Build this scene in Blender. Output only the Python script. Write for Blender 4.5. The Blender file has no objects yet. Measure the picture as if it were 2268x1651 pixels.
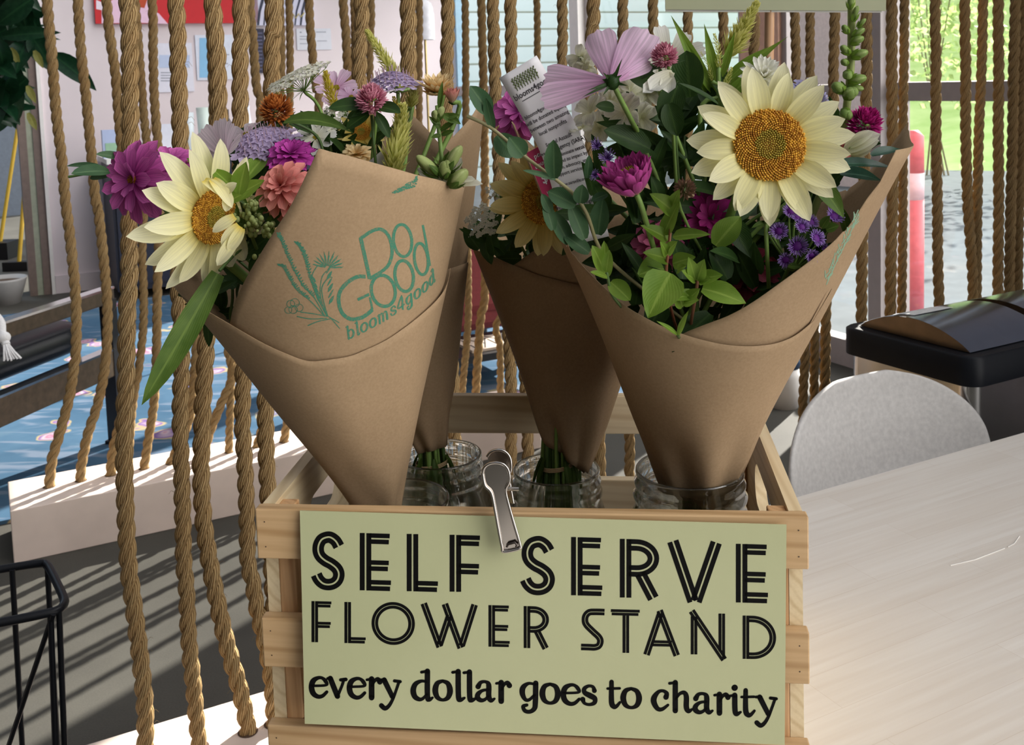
import bpy, bmesh, math, random
from mathutils import Vector, Matrix
V = Vector
PI = math.pi
scene = bpy.context.scene
COL = scene.collection

# ---------------------------------------------------------------- camera
FPX, PPX, PPY, PITCH, ROLL, EYE = 2270.0, 1119.04, 377.87, 0.088, -0.0334, 1.32
cam_data = bpy.data.cameras.new('camera')
cam_data.sensor_width = 36.0
cam_data.lens = FPX * 36.0 / 2268.0
cam_data.shift_x = (1134.0 - PPX) / 2268.0
cam_data.shift_y = -(825.5 - PPY) / 2268.0
cam_data.clip_start = 0.02
cam_data.dof.use_dof = True
cam_data.dof.focus_distance = 0.92
cam_data.dof.aperture_fstop = 24.0
cam = bpy.data.objects.new('camera', cam_data)
COL.objects.link(cam)
_r = V((1, 0, 0)); _u = V((0, math.sin(PITCH), math.cos(PITCH))); _b = V((0, -math.cos(PITCH), math.sin(PITCH)))
_c, _s = math.cos(ROLL), math.sin(ROLL)
_x = _r * _c + _u * _s
_y = _u * _c - _r * _s
cam.matrix_world = Matrix(((_x.x, _y.x, _b.x, 0), (_x.y, _y.y, _b.y, 0), (_x.z, _y.z, _b.z, EYE), (0, 0, 0, 1)))
scene.camera = cam

# ---------------------------------------------------------------- world, sun, exposure
SUN_AZ, SUN_EL = math.radians(55), math.radians(29)
world = bpy.data.worlds.new('world')
scene.world = world
world.use_nodes = True
_n = world.node_tree.nodes; _l = world.node_tree.links
_bg = _n['Background']
_tc = _n.new('ShaderNodeTexCoord')
_sum = None
# daylight comes mostly from the glazed right and back right of the room, a little from overhead and from the front right
for _d, _lo, _hi, _c in (((0.97, -0.07, 0.25), 0.38, 1.0, (7.6, 7.4, 7.2)), ((0.1, 0.1, 1.0), 0.1, 1.0, (0.42, 0.455, 0.51)), ((0.55, -0.80, 0.30), 0.35, 1.0, (0.02, 0.019, 0.017)), ((0, 0, 1), -2.1, -2.0, (0.045, 0.038, 0.030))):
    _dot = _n.new('ShaderNodeVectorMath'); _dot.operation = 'DOT_PRODUCT'; _dot.inputs[1].default_value = V(_d).normalized()
    _l.new(_tc.outputs['Generated'], _dot.inputs[0])
    _mr = _n.new('ShaderNodeMapRange'); _mr.interpolation_type = 'SMOOTHSTEP'; _mr.inputs[1].default_value = _lo; _mr.inputs[2].default_value = _hi
    _l.new(_dot.outputs['Value'], _mr.inputs[0])
    _sc = _n.new('ShaderNodeVectorMath'); _sc.operation = 'SCALE'; _sc.inputs[0].default_value = _c; _l.new(_mr.outputs[0], _sc.inputs['Scale'])
    if _sum is None: _sum = _sc.outputs[0]
    else:
        _ad = _n.new('ShaderNodeVectorMath'); _ad.operation = 'ADD'; _l.new(_sum, _ad.inputs[0]); _l.new(_sc.outputs[0], _ad.inputs[1]); _sum = _ad.outputs[0]
_l.new(_sum, _bg.inputs[0])
_bg.inputs[1].default_value = 1.0
sun_data = bpy.data.lights.new('sun', 'SUN')
sun_data.energy = 19.0; sun_data.angle = math.radians(0.53); sun_data.color = (1.0, 0.95, 0.86)
sun = bpy.data.objects.new('sun', sun_data); COL.objects.link(sun)
sun.location = (6, 7, 6)
sun.rotation_euler = V((math.cos(SUN_AZ) * math.cos(SUN_EL), math.sin(SUN_AZ) * math.cos(SUN_EL), math.sin(SUN_EL))).to_track_quat('Z', 'Y').to_euler()
lamp_data = bpy.data.lights.new('added_fill_light', 'AREA')      # added fill lamp, brightens the wall, rug and rear ropes
lamp_data.shape = 'DISK'; lamp_data.size = 0.7; lamp_data.energy = 14.0; lamp_data.color = (1.0, 0.96, 0.92)
lamp = bpy.data.objects.new('added_fill_light', lamp_data); COL.objects.link(lamp); lamp.location = (-0.55, 5.6, 3.2)
next_data = bpy.data.lights.new('next_room_daylight', 'AREA')   # daylight of the room beyond the left opening
next_data.size = 2.0; next_data.energy = 90.0; next_data.color = (0.62, 0.80, 1.0)
next_lamp = bpy.data.objects.new('next_room_daylight', next_data); COL.objects.link(next_lamp); next_lamp.location = (-6.2, 8.6, 3.0)
scene.view_settings.view_transform = 'Standard'
scene.view_settings.look = 'None'
scene.view_settings.exposure = -0.2
scene.view_settings.gamma = 1.0
scene.view_settings.use_curve_mapping = False
scene.cycles.max_bounces = 14
scene.cycles.transparent_max_bounces = 24
scene.cycles.transmission_bounces = 14
scene.cycles.caustics_reflective = False
scene.cycles.caustics_refractive = False
scene.cycles.sample_clamp_indirect = 4.0

# ---------------------------------------------------------------- places in the room
RA = math.radians(27.0)                       # the room stands at 27 degrees to the crate
E1 = V((math.cos(RA), math.sin(RA), 0)); E2 = V((-math.sin(RA), math.cos(RA), 0))
def room(a, b, z=0.0): return E1 * a + E2 * b + V((0, 0, z))
def ray(px, py):
    u = px - PPX; v = py - PPY
    c, s = math.cos(-ROLL), math.sin(-ROLL)
    u, v = u * c - v * s, u * s + v * c
    a, b = u / FPX, -v / FPX
    return V((a, math.cos(PITCH) + b * math.sin(PITCH), b * math.cos(PITCH) - math.sin(PITCH)))
O0 = V((0, 0, EYE))
def PD(px, py, d): r = ray(px, py); return O0 + r * (d / r.y)               # at distance d in front
def PZ(px, py, z): r = ray(px, py); return O0 + r * ((z - EYE) / r.z)       # at height z
def PE(px, py, c): r = ray(px, py); return O0 + r * (c / r.dot(E2))         # on the room plane E2 = c
def PF(px, py, c): r = ray(px, py); return O0 + r * (c / r.dot(E1))         # on the room plane E1 = c
def PPL(px, py, q, n): r = ray(px, py); return O0 + r * ((q - O0).dot(n) / r.dot(n))

# ---------------------------------------------------------------- mesh helper
class MB:
    def __init__(s): s.v = []; s.f = []; s.uv = []; s.sm = []
    def add(s, verts, faces, uvs=None, smooth=True):
        o = len(s.v)
        s.v += [tuple(p) for p in verts]
        s.uv += (uvs if uvs else [(0.0, 0.0)] * len(verts))
        s.f += [tuple(i + o for i in q) for q in faces]
        s.sm += [smooth] * len(faces)
    def grid(s, rows, uvs=None, smooth=True, wrap=False):
        n = len(rows[0]); vs = [p for r in rows for p in r]; fs = []
        for i in range(len(rows) - 1):
            for j in range(n if wrap else n - 1):
                k = (j + 1) % n
                fs.append((i * n + j, i * n + k, (i + 1) * n + k, (i + 1) * n + j))
        s.add(vs, fs, [q for r in uvs for q in r] if uvs else None, smooth)
    def box(s, c, size, M=None):
        c = V(c); x, y, z = size[0] / 2, size[1] / 2, size[2] / 2
        vs = []
        for a in (-1, 1):
            for b in (-1, 1):
                for d in (-1, 1):
                    p = V((a * x, b * y, d * z))
                    vs.append((M @ p if M else p) + c)
        s.add(vs, [(0, 1, 3, 2), (4, 6, 7, 5), (0, 4, 5, 1), (2, 3, 7, 6), (0, 2, 6, 4), (1, 5, 7, 3)], None, False)
    def tube(s, pts, rad, n=8, cap=True, smooth=True):
        pts = [V(p) for p in pts]; m = len(pts)
        if not hasattr(rad, '__len__'): rad = [rad] * m
        t0 = (pts[1] - pts[0]).normalized()
        a = V((0, 0, 1)) if abs(t0.z) < 0.9 else V((1, 0, 0))
        nx = t0.cross(a).normalized(); rows = []; uvs = []; L = 0
        for i in range(m):
            t = (pts[min(i + 1, m - 1)] - pts[max(i - 1, 0)])
            if t.length < 1e-9: t = t0.copy()
            t.normalize()
            nx = (nx - t * nx.dot(t)).normalized(); ny = t.cross(nx)
            if i: L += (pts[i] - pts[i - 1]).length
            rows.append([pts[i] + (nx * math.cos(2 * PI * k / n) + ny * math.sin(2 * PI * k / n)) * rad[i] for k in range(n)])
            uvs.append([(k / n, L) for k in range(n)])
        s.grid(rows, uvs, smooth, True)
        if cap:
            for r in (rows[0], rows[-1]):
                s.add(r, [tuple(range(n))], None, False)
    def lathe(s, prof, c=(0, 0, 0), n=40, axis=None, sx=1.0, sy=1.0):
        c = V(c); M = axis
        rows = []
        for (r, z) in prof:
            row = []
            for k in range(n):
                p = V((r * sx * math.cos(2 * PI * k / n), r * sy * math.sin(2 * PI * k / n), z))
                row.append((M @ p if M else p) + c)
            rows.append(row)
        s.grid(rows, None, True, True)
    def blob(s, c, rx, ry, rz, n=12, m=8, M=None):
        c = V(c); rows = []
        for i in range(m + 1):
            a = -PI / 2 + PI * i / m; row = []
            for k in range(n):
                b = 2 * PI * k / n
                p = V((rx * math.cos(a) * math.cos(b), ry * math.cos(a) * math.sin(b), rz * math.sin(a)))
                row.append((M @ p if M else p) + c)
            rows.append(row)
        s.grid(rows, [[(k / n, i / m) for k in range(n)] for i in range(m + 1)], True, True)
    def prism(s, poly, d):
        d = V(d); n = len(poly); a = [V(p) for p in poly]; b = [p + d for p in a]
        s.add(a + b, [tuple(range(n))[::-1], tuple(range(n, 2 * n))] + [(i, (i + 1) % n, n + (i + 1) % n, n + i) for i in range(n)], None, False)
    def build(s, name, mat, parent=None, local=False, bevel=0, solid=0, sub=0, off=0.0):
        me = bpy.data.meshes.new(name)
        o = V((0, 0, 0))
        if parent and not local:
            o = parent.location.copy()
            if parent.parent: o = o + parent.parent.location
        me.from_pydata([(p[0] - o.x, p[1] - o.y, p[2] - o.z) for p in s.v], [], s.f)
        me.polygons.foreach_set('use_smooth', s.sm)
        uvl = me.uv_layers.new(name='UVMap')
        flat = []
        for l in me.loops: flat += s.uv[l.vertex_index]
        uvl.data.foreach_set('uv', flat)
        me.materials.append(mat)
        me.update()
        ob = bpy.data.objects.new(name, me); COL.objects.link(ob)
        if parent: ob.parent = parent
        if solid:
            m = ob.modifiers.new('thickness', 'SOLIDIFY'); m.thickness = solid; m.offset = off
        if bevel:
            m = ob.modifiers.new('bevel', 'BEVEL'); m.width = bevel; m.segments = 2; m.limit_method = 'ANGLE'
        if sub:
            m = ob.modifiers.new('subdivision', 'SUBSURF'); m.levels = sub; m.render_levels = sub
        return ob
def tag(o, label, cat, group=None, kind=None):
    if label: o['label'] = label
    if cat: o['category'] = cat
    if group: o['group'] = group
    if kind: o['kind'] = kind
    return o
def thing(name, label, cat, loc=(0, 0, 0), group=None, rz=0.0):
    o = bpy.data.objects.new(name, None); COL.objects.link(o); o.location = loc; o.rotation_euler = (0, 0, rz)
    o.empty_display_size = 0.05; o['kind'] = 'thing'
    return tag(o, label, cat, group)
def struct(o, label=None):
    o['kind'] = 'structure'
    if label: o['label'] = label
    return o
def quadb(pts, n=10):                         # smooth curve through given points
    pts = [V(p) for p in pts]; out = []
    for i in range(len(pts) - 1):
        p0 = pts[max(i - 1, 0)]; p1 = pts[i]; p2 = pts[i + 1]; p3 = pts[min(i + 2, len(pts) - 1)]
        for k in range(n):
            t = k / n
            out.append(0.5 * ((2 * p1) + (p2 - p0) * t + (2 * p0 - 5 * p1 + 4 * p2 - p3) * t * t + (3 * p1 - p0 - 3 * p2 + p3) * t ** 3))
    out.append(pts[-1]); return out
def lerp(a, b, t): return a + (b - a) * t
def interp(tab, x):
    if x <= tab[0][0]: return tab[0][1]
    for (a, fa), (b, fb) in zip(tab, tab[1:]):
        if x <= b: return fa + (fb - fa) * (x - a) / max(b - a, 1e-9)
    return tab[-1][1]

# ---------------------------------------------------------------- materials
def srgb(r, g, b):
    f = lambda c: (c / 255 / 12.92) if c / 255 <= 0.04045 else ((c / 255 + 0.055) / 1.055) ** 2.4
    return (f(r), f(g), f(b), 1)
class NT:
    def __init__(s, name):
        s.m = bpy.data.materials.new(name); s.m.use_nodes = True
        s.n = s.m.node_tree.nodes; s.l = s.m.node_tree.links
        s.b = s.n['Principled BSDF']; s.out = s.n['Material Output']
    def new(s, t, **k):
        x = s.n.new(t)
        for a, b in k.items(): setattr(x, a, b)
        return x
    def link(s, a, b): s.l.new(a, b)
    def coords(s, kind='Object', scale=(1, 1, 1), rot=(0, 0, 0)):
        t = s.new('ShaderNodeTexCoord'); m = s.new('ShaderNodeMapping')
        m.inputs['Scale'].default_value = scale; m.inputs['Rotation'].default_value = rot
        s.link(t.outputs[kind], m.inputs[0]); return m.outputs[0]
    def noise(s, vec, scale=5, detail=4, rough=0.5, dist=0.0):
        x = s.new('ShaderNodeTexNoise'); x.inputs['Scale'].default_value = scale; x.inputs['Detail'].default_value = detail
        x.inputs['Roughness'].default_value = rough; x.inputs['Distortion'].default_value = dist
        if vec is not None: s.link(vec, x.inputs['Vector'])
        return x.outputs['Fac']
    def ramp(s, fac, stops, interp='LINEAR'):
        x = s.new('ShaderNodeValToRGB'); x.color_ramp.interpolation = interp; e = x.color_ramp.elements
        while len(e) > 2: e.remove(e[-1])
        for i, (p, c) in enumerate(stops):
            q = e[i] if i < 2 else e.new(p)
            q.position = p; q.color = c
        s.link(fac, x.inputs[0]); return x.outputs[0]
    def mix(s, fac, a, b, mode='MIX'):
        x = s.new('ShaderNodeMix', data_type='RGBA', blend_type=mode)
        for sock, val in ((x.inputs[0], fac), (x.inputs[6], a), (x.inputs[7], b)):
            if hasattr(val, 'is_linked') or hasattr(val, 'links'): s.link(val, sock)
            else: sock.default_value = val
        return x.outputs[2]
    def bump(s, h, strength=0.3, dist=0.001):
        x = s.new('ShaderNodeBump'); x.inputs['Strength'].default_value = strength; x.inputs['Distance'].default_value = dist
        s.link(h, x.inputs['Height']); s.link(x.outputs[0], s.b.inputs['Normal']); return x.outputs[0]
    def col(s, c):
        if hasattr(c, 'links'): s.link(c, s.b.inputs['Base Color'])
        else: s.b.inputs['Base Color'].default_value = c
    def set(s, **k):
        for a, b in k.items(): s.b.inputs[a.replace('_', ' ')].default_value = b
        return s
def plain(name, c, rough=0.5, metal=0.0, var=0.06, scale=30, bump=0.0, coat=0.0, spec=0.5):
    t = NT(name); t.set(Roughness=rough, Metallic=metal, Coat_Weight=coat, Specular_IOR_Level=spec)
    f = t.noise(t.coords(), scale, 3)
    d = tuple(max(0, x * (1 - var * 2)) for x in c[:3]) + (1,); e = tuple(min(1, x * (1 + var)) for x in c[:3]) + (1,)
    t.col(t.ramp(f, [(0.3, d), (0.7, e)]))
    if bump: t.bump(f, bump, 0.002)
    return t.m
def wood(name, a, b, axis=0, scale=1.0, rough=0.5, coat=0.0, ring=1.0):
    t = NT(name); t.set(Roughness=rough, Coat_Weight=coat, Coat_Roughness=0.3)
    sc = [26 * scale] * 3; sc[axis] = 1.6 * scale
    v = t.coords('Object', tuple(sc))
    w = t.new('ShaderNodeTexWave', wave_type='BANDS', bands_direction='DIAGONAL')
    w.inputs['Scale'].default_value = 0.95 * ring; w.inputs['Distortion'].default_value = 3.6; w.inputs['Detail'].default_value = 2.0; w.inputs['Detail Scale'].default_value = 0.8
    t.link(v, w.inputs[0])
    sc2 = [300 * scale] * 3; sc2[axis] = 8 * scale
    f2 = t.noise(t.coords('Object', tuple(sc2)), 1.0, 3)
    k = t.ramp(w.outputs['Fac'], [(0.0, b), (0.10, tuple(.5 * (p + q) for p, q in zip(a, b))), (0.26, a), (0.9, a), (1.0, tuple(.6 * p + .4 * q for p, q in zip(a, b)))])
    m = t.mix(0.22, k, t.ramp(f2, [(0.3, b), (0.6, a)]))
    t.col(m); t.bump(f2, 0.15, 0.0006)
    return t.m
def petal_mat(name, base, tip, mid=None, trans=0.4, streak=0.18, rough=0.55, pos=0.5):
    t = NT(name); t.set(Roughness=rough, Specular_IOR_Level=0.25)
    tc = t.new('ShaderNodeTexCoord'); sp = t.new('ShaderNodeSeparateXYZ'); t.link(tc.outputs['UV'], sp.inputs[0])
    st = [(0.0, base), (1.0, tip)] if mid is None else [(0.0, base), (1.0, tip), (pos, mid)]
    c = t.ramp(sp.outputs['Y'], st)
    mp = t.new('ShaderNodeMapping'); mp.inputs['Scale'].default_value = (13, 0.8, 1); t.link(tc.outputs['UV'], mp.inputs[0])
    f = t.noise(mp.outputs[0], 1.0, 3)
    g = t.ramp(f, [(0.35, (1 - streak * 1.6,) * 3 + (1,)), (0.6, (1, 1, 1, 1))])
    c = t.mix(1.0, c, g, 'MULTIPLY')
    t.col(c); t.bump(f, 0.25, 0.0006)
    tr = t.new('ShaderNodeBsdfTranslucent'); t.link(c, tr.inputs[0])
    mx = t.new('ShaderNodeMixShader'); mx.inputs[0].default_value = trans
    t.link(t.b.outputs[0], mx.inputs[1]); t.link(tr.outputs[0], mx.inputs[2]); t.link(mx.outputs[0], t.out.inputs[0])
    return t.m
def leaf_mat(name, dark, light, rough=0.45, trans=0.3):
    t = NT(name); t.set(Roughness=rough, Specular_IOR_Level=0.22)
    tc = t.new('ShaderNodeTexCoord'); sp = t.new('ShaderNodeSeparateXYZ'); t.link(tc.outputs['UV'], sp.inputs[0])
    m1 = t.new('ShaderNodeMath', operation='SUBTRACT'); m1.inputs[1].default_value = 0.5; t.link(sp.outputs['X'], m1.inputs[0])
    m2 = t.new('ShaderNodeMath', operation='ABSOLUTE'); t.link(m1.outputs[0], m2.inputs[0])
    m3 = t.new('ShaderNodeMath', operation='MULTIPLY'); m3.inputs[1].default_value = 1.3; t.link(m2.outputs[0], m3.inputs[0])
    m4 = t.new('ShaderNodeMath', operation='SUBTRACT'); t.link(sp.outputs['Y'], m4.inputs[0]); t.link(m3.outputs[0], m4.inputs[1])
    w = t.new('ShaderNodeMath', operation='MULTIPLY'); w.inputs[1].default_value = 60.0; t.link(m4.outputs[0], w.inputs[0])
    sn = t.new('ShaderNodeMath', operation='SINE'); t.link(w.outputs[0], sn.inputs[0])
    vein = t.ramp(sn.outputs[0], [(0.0, dark), (0.93, dark), (1.0, light)])
    rib = t.ramp(m2.outputs[0], [(0.0, light), (0.03, light), (0.06, dark)])
    f = t.noise(t.coords('Object'), 60, 3)
    c = t.mix(0.3, rib, vein); c = t.mix(t.ramp(f, [(0.3, (0, 0, 0, 1)), (0.8, (0.5, 0.5, 0.5, 1))]), c, light)
    t.col(c); t.bump(sn.outputs[0], 0.12, 0.0006)
    tr = t.new('ShaderNodeBsdfTranslucent'); t.link(t.mix(0.5, c, light), tr.inputs[0])
    mx = t.new('ShaderNodeMixShader'); mx.inputs[0].default_value = trans
    t.link(t.b.outputs[0], mx.inputs[1]); t.link(tr.outputs[0], mx.inputs[2]); t.link(mx.outputs[0], t.out.inputs[0])
    return t.m
def glass(name, c=(0.97, 1, 0.98, 1), rough=0.0, ior=1.47):
    t = NT(name); t.set(Roughness=rough, IOR=ior, Transmission_Weight=1.0); t.col(c)
    a = t.new('ShaderNodeBsdfTransparent'); a.inputs[0].default_value = c; g = t.new('ShaderNodeBsdfGlossy'); g.inputs['Roughness'].default_value = .03
    w = t.new('ShaderNodeLayerWeight'); w.inputs[0].default_value = .4
    m1 = t.new('ShaderNodeMixShader'); t.link(w.outputs['Facing'], m1.inputs[0]); t.link(a.outputs[0], m1.inputs[1]); t.link(g.outputs[0], m1.inputs[2])
    m2 = t.new('ShaderNodeMixShader'); m2.inputs[0].default_value = .42; t.link(t.b.outputs[0], m2.inputs[1]); t.link(m1.outputs[0], m2.inputs[2]); t.link(m2.outputs[0], t.out.inputs[0])
    return t.m
def pane_mat():
    t = NT('window glass'); a = t.new('ShaderNodeBsdfTransparent'); g = t.new('ShaderNodeBsdfGlossy'); g.inputs['Roughness'].default_value = 0.02
    m = t.new('ShaderNodeMixShader'); m.inputs[0].default_value = 0.05; t.link(a.outputs[0], m.inputs[1]); t.link(g.outputs[0], m.inputs[2])
    t.link(m.outputs[0], t.out.inputs[0]); return t.m
# ================================================================ the setting
M_pink = plain('pale pink wall paint', (0.74, 0.66, 0.69, 1), 0.7, var=0.02, scale=3)
M_white = plain('white paint', (0.82, 0.80, 0.78, 1), 0.5, var=0.02)
M_grey = plain('grey frame paint', (0.42, 0.38, 0.38, 1), 0.45, var=0.03)
M_pane = pane_mat()
t = NT('polished dark concrete'); t.set(Roughness=0.6, Specular_IOR_Level=0.18)
_f1 = t.noise(t.coords(), 1.7, 6, 0.6); _f2 = t.noise(t.coords(), 260, 2)
t.col(t.mix(0.25, t.ramp(_f1, [(0.3, (0.042, 0.040, 0.034, 1)), (0.7, (0.088, 0.084, 0.072, 1))]), t.ramp(_f2, [(0.35, (0.06, 0.06, 0.055, 1)), (0.7, (0.11, 0.105, 0.092, 1))])))
t.bump(_f2, 0.1, 0.001); M_floor = t.m
def rbox(name, a0, a1, b0, b1, z0, z1, mat, parent=None, bevel=0):
    m = MB(); M = Matrix.Rotation(RA, 3, 'Z')
    m.box(room((a0 + a1) / 2, (b0 + b1) / 2, (z0 + z1) / 2), (a1 - a0, b1 - b0, z1 - z0), M)
    return m.build(name, mat, parent, bevel=bevel)
struct(rbox('floor', -5, 3.46, -2.2, 13, -0.1, 0.0, M_floor), 'dark polished concrete floor')
WB = 7.4; WR = 3.33
struct(rbox('wall_back', 0.37, WR + 0.12, WB, WB + 0.14, 0, 3.6, M_pink), 'pale pink wall behind the ropes')
struct(rbox('baseboard_back', 0.372, WR, WB - 0.02, WB, 0, 0.12, M_pink))
M_far = plain('dusky blue far wall', (0.10, 0.12, 0.15, 1), 0.7)
struct(rbox('wall_far', -5, 0.6, 12.6, 12.75, 0, 3.4, M_far), 'dark wall of the next room seen at the far left')
def e2of(px): return PF(px, 200, WR).dot(E2)
edges = {k: e2of(k) for k in (1006, 1274, 1293, 1640, 1724, 1933, 1962, 2330)}
ZT = 2.34
struct(rbox('wall_right', WR, WR + 0.12, -2.2, WB + 0.14, ZT, 4.6, M_pink), 'wall above the big windows')
struct(rbox('wall_right_pier', WR, WR + 0.12, edges[1724], edges[1640], 0, ZT, plain('peach paint', (0.72, 0.45, 0.34, 1), 0.7)), 'peach pier between windows')
struct(rbox('wall_right_near', WR, WR + 0.12, -2.2, edges[2330], 0, ZT, M_pink))
struct(rbox('trim_1', WR - 0.03, WR + 0.12, edges[1293], edges[1274], 0, ZT, M_white))
struct(rbox('trim_2', WR - 0.03, WR + 0.12, edges[1962], edges[1933], 0, ZT, M_grey))
M_blue = plain('blue grey window edge', (0.25, 0.42, 0.55, 1), 0.4)
for i, (l, r) in enumerate(((1006, 1274), (1293, 1640), (1724, 1933), (1962, 2330))):
    b0, b1 = edges[r], edges[l]
    w = bpy.data.objects.new('window_%d' % (i + 1), None); COL.objects.link(w); struct(w)
    w.location = room(WR + 0.06, (b0 + b1) / 2, 0)
    m = MB(); M = Matrix.Rotation(RA, 3, 'Z')
    fw = 0.035
    for (bb, zz, sb, sz) in (((b0 + fw / 2), ZT / 2, fw, ZT), ((b1 - fw / 2), ZT / 2, fw, ZT), ((b0 + b1) / 2, ZT - fw / 2, b1 - b0, fw), ((b0 + b1) / 2, 0.06, b1 - b0, 0.12)):
        m.box(room(WR + 0.06, bb, zz), (0.08, sb, sz), M)
    m.build('frame', M_grey if i != 0 else M_blue, w)
    zc = PF((l + r) / 2, 201, WR).z if i < 3 else PF(2100, 203, WR).z
    m = MB(); m.box(room(WR + 0.06, (b0 + b1) / 2, zc), (0.09, b1 - b0 - 0.002, 0.075 if i != 2 else 0.05), M)
    m.build('crossbar', M_grey, w)
    m = MB(); m.box(room(WR + 0.06, (b0 + b1) / 2, ZT / 2), (0.006, b1 - b0 - 0.01, ZT - 0.04), M)
    m.build('pane', M_pane, w)
# door jamb at the left end of the pink wall
M_jamb = plain('olive grey jamb paint', (0.34, 0.37, 0.28, 1), 0.5)
M_jbrown = plain('brown jamb edge', (0.19, 0.14, 0.12, 1), 0.5)
struct(rbox('trim_3', 0.348, 0.37, WB - 0.03, WB + 0.2, 0, 3.4, M_white))
struct(rbox('trim_4', 0.30, 0.348, WB - 0.01, WB + 0.2, 0, 3.4, M_jbrown))
struct(rbox('trim_5', 0.262, 0.30, WB + 0.0, WB + 0.2, 0, 3.4, M_jamb))
struct(rbox('trim_6', 0.215, 0.262, WB - 0.01, WB + 0.2, 0, 3.4, M_jbrown))

# ================================================================ outdoors
M_pave = plain('pale pavement', (0.155, 0.178, 0.19, 1), 1.0, var=0.05, scale=6, spec=0.0)
struct(rbox('ground', WR + 0.12, 16, -4, 14, -0.12, -0.03, M_pave), 'pale pavement outside the windows')
t = NT('sunlit lawn'); t.set(Roughness=1.0, Specular_IOR_Level=0.0)
t.col(t.ramp(t.noise(t.coords(), 1.3, 5, .6), [(.35, (.20, .31, .115, 1)), (.6, (.27, .37, .17, 1)), (.75, (.36, .42, .25, 1))])); M_lawn = t.m
m = MB(); m.grid([[room(10.9 + 26 * k / 12, b_, -.06 + 5.6 * (k / 12) ** 1.2 + .12 * math.sin(k * 2.1 + b_ * .7)) for b_ in range(-6, 34, 2)] for k in range(13)])
lw = m.build('ground_lawn', M_lawn); struct(lw, 'bright sunlit lawn bank beyond the pavement')
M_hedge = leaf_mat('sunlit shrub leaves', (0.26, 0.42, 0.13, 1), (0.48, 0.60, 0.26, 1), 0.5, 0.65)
random.seed(4)
hr = thing('shrub', 'bright green sunlit shrub outside the right-hand window', 'shrub', room(10.4, 8.9, -0.03))
m = MB()
for i in range(1500):
    a = random.gauss(10.4, .5); b = random.gauss(8.9, .9); z = max(.1, random.gauss(2.0, .55))
    c = room(a, b, z); s_ = random.uniform(.08, .16)
    q = V((random.gauss(0, 1), random.gauss(0, 1), random.gauss(0, 1))).normalized(); p = q.cross(V((.3, .5, .8))).normalized(); k = q.cross(p)
    m.add([c - p * s_ * .5, c + k * s_ * .3, c + p * s_ * .5, c - k * s_ * .3], [(0, 1, 2, 3)], [(.5, 0), (1, .5), (.5, 1), (0, .5)], False)
m.build('foliage', M_hedge, hr)
m = MB()
for i in range(6): m.tube([room(10.4 + .03 * i, 8.9 - .04 * i, -.03), room(10.3 + .1 * i, 8.7 + .1 * i, 1.0), room(10.1 + .15 * i, 8.3 + .25 * i, 2.2)], [.012, .010, .006], 6)
m.build('stems', plain('shrub bark', (0.16, 0.14, 0.08, 1), .9), hr)
# clapboard house beyond the middle windows
t = NT('white clapboard'); t.set(Roughness=0.6)
_sp = t.new('ShaderNodeSeparateXYZ'); t.link(t.coords('Object', (1, 1, 4.5)), _sp.inputs[0])
_fr = t.new('ShaderNodeMath', operation='FRACT'); t.link(_sp.outputs['Z'], _fr.inputs[0])
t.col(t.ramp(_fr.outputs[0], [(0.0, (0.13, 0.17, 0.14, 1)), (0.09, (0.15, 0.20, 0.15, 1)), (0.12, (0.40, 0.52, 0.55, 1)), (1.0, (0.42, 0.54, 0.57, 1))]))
t.bump(_fr.outputs[0], 0.6, 0.02); M_clap = t.m
h = thing('clapboard_house', 'pale blue white clapboard house outside the middle windows', 'house', room(7, 12, -.03))
rbox('siding', 3.7, 10.5, 12.0, 12.2, -.03, 4.4, M_clap, h)
rbox('corner_board', 10.5, 10.62, 11.97, 12.2, -.03, 4.4, M_white, h)
h = thing('garden_wall', 'pale stucco wall outside between the right windows', 'wall', room(9, 9.2, -.03))
rbox('stucco', 8.8, 9.0, 8.2, 10.3, -.03, 2.2, plain('warm pale stucco', (0.56, 0.48, 0.47, 1), .8), h)
rbox('coping', 8.76, 9.04, 8.2, 10.3, 2.2, 2.26, M_white, h)
b = PF(2024, 690, 4.3); b.z = -.03
h = thing('red_post', 'pinkish red post with a pale band outside the right window', 'post', b)
M_red = plain('faded red paint', (0.50, 0.10, 0.12, 1), .5)
m = MB(); m.lathe([(0.0, 0), (.05, 0), (.05, .66), (.0, .66)], b, 20); m.build('post', M_red, h)
m = MB(); m.lathe([(0.0, .66), (.05, .66), (.05, .80), (0, .80)], b, 20); m.build('band', plain('pale pink band', (.6, .42, .46, 1), .5), h)
m = MB(); m.lathe([(0.0, .80), (.05, .80), (.048, .99), (.02, 1.02), (0, 1.02)], b, 20); m.build('cap', M_red, h)

# ================================================================ furnishings behind the ropes
# rug
t = NT('blue floral rug'); t.set(Roughness=0.95, Specular_IOR_Level=0.1)
vec = t.coords('Object', (1, 1, 1)); nz = t.noise(vec, 2.2, 4, .6, .8)
vo = t.new('ShaderNodeTexVoronoi', feature='F1'); vo.inputs['Scale'].default_value = 3.4
ad = t.new('ShaderNodeVectorMath', operation='ADD'); t.link(vec, ad.inputs[0])
nn = t.new('ShaderNodeTexNoise'); nn.inputs['Scale'].default_value = 5; t.link(vec, nn.inputs['Vector'])
sc = t.new('ShaderNodeVectorMath', operation='SCALE'); sc.inputs['Scale'].default_value = .35; t.link(nn.outputs['Color'], sc.inputs[0]); t.link(sc.outputs[0], ad.inputs[1]); t.link(ad.outputs[0], vo.inputs['Vector'])
base = t.ramp(nz, [(0.3, (0.038, 0.090, 0.155, 1)), (0.55, (0.058, 0.122, 0.20, 1)), (0.75, (0.09, 0.155, 0.22, 1))])
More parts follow.
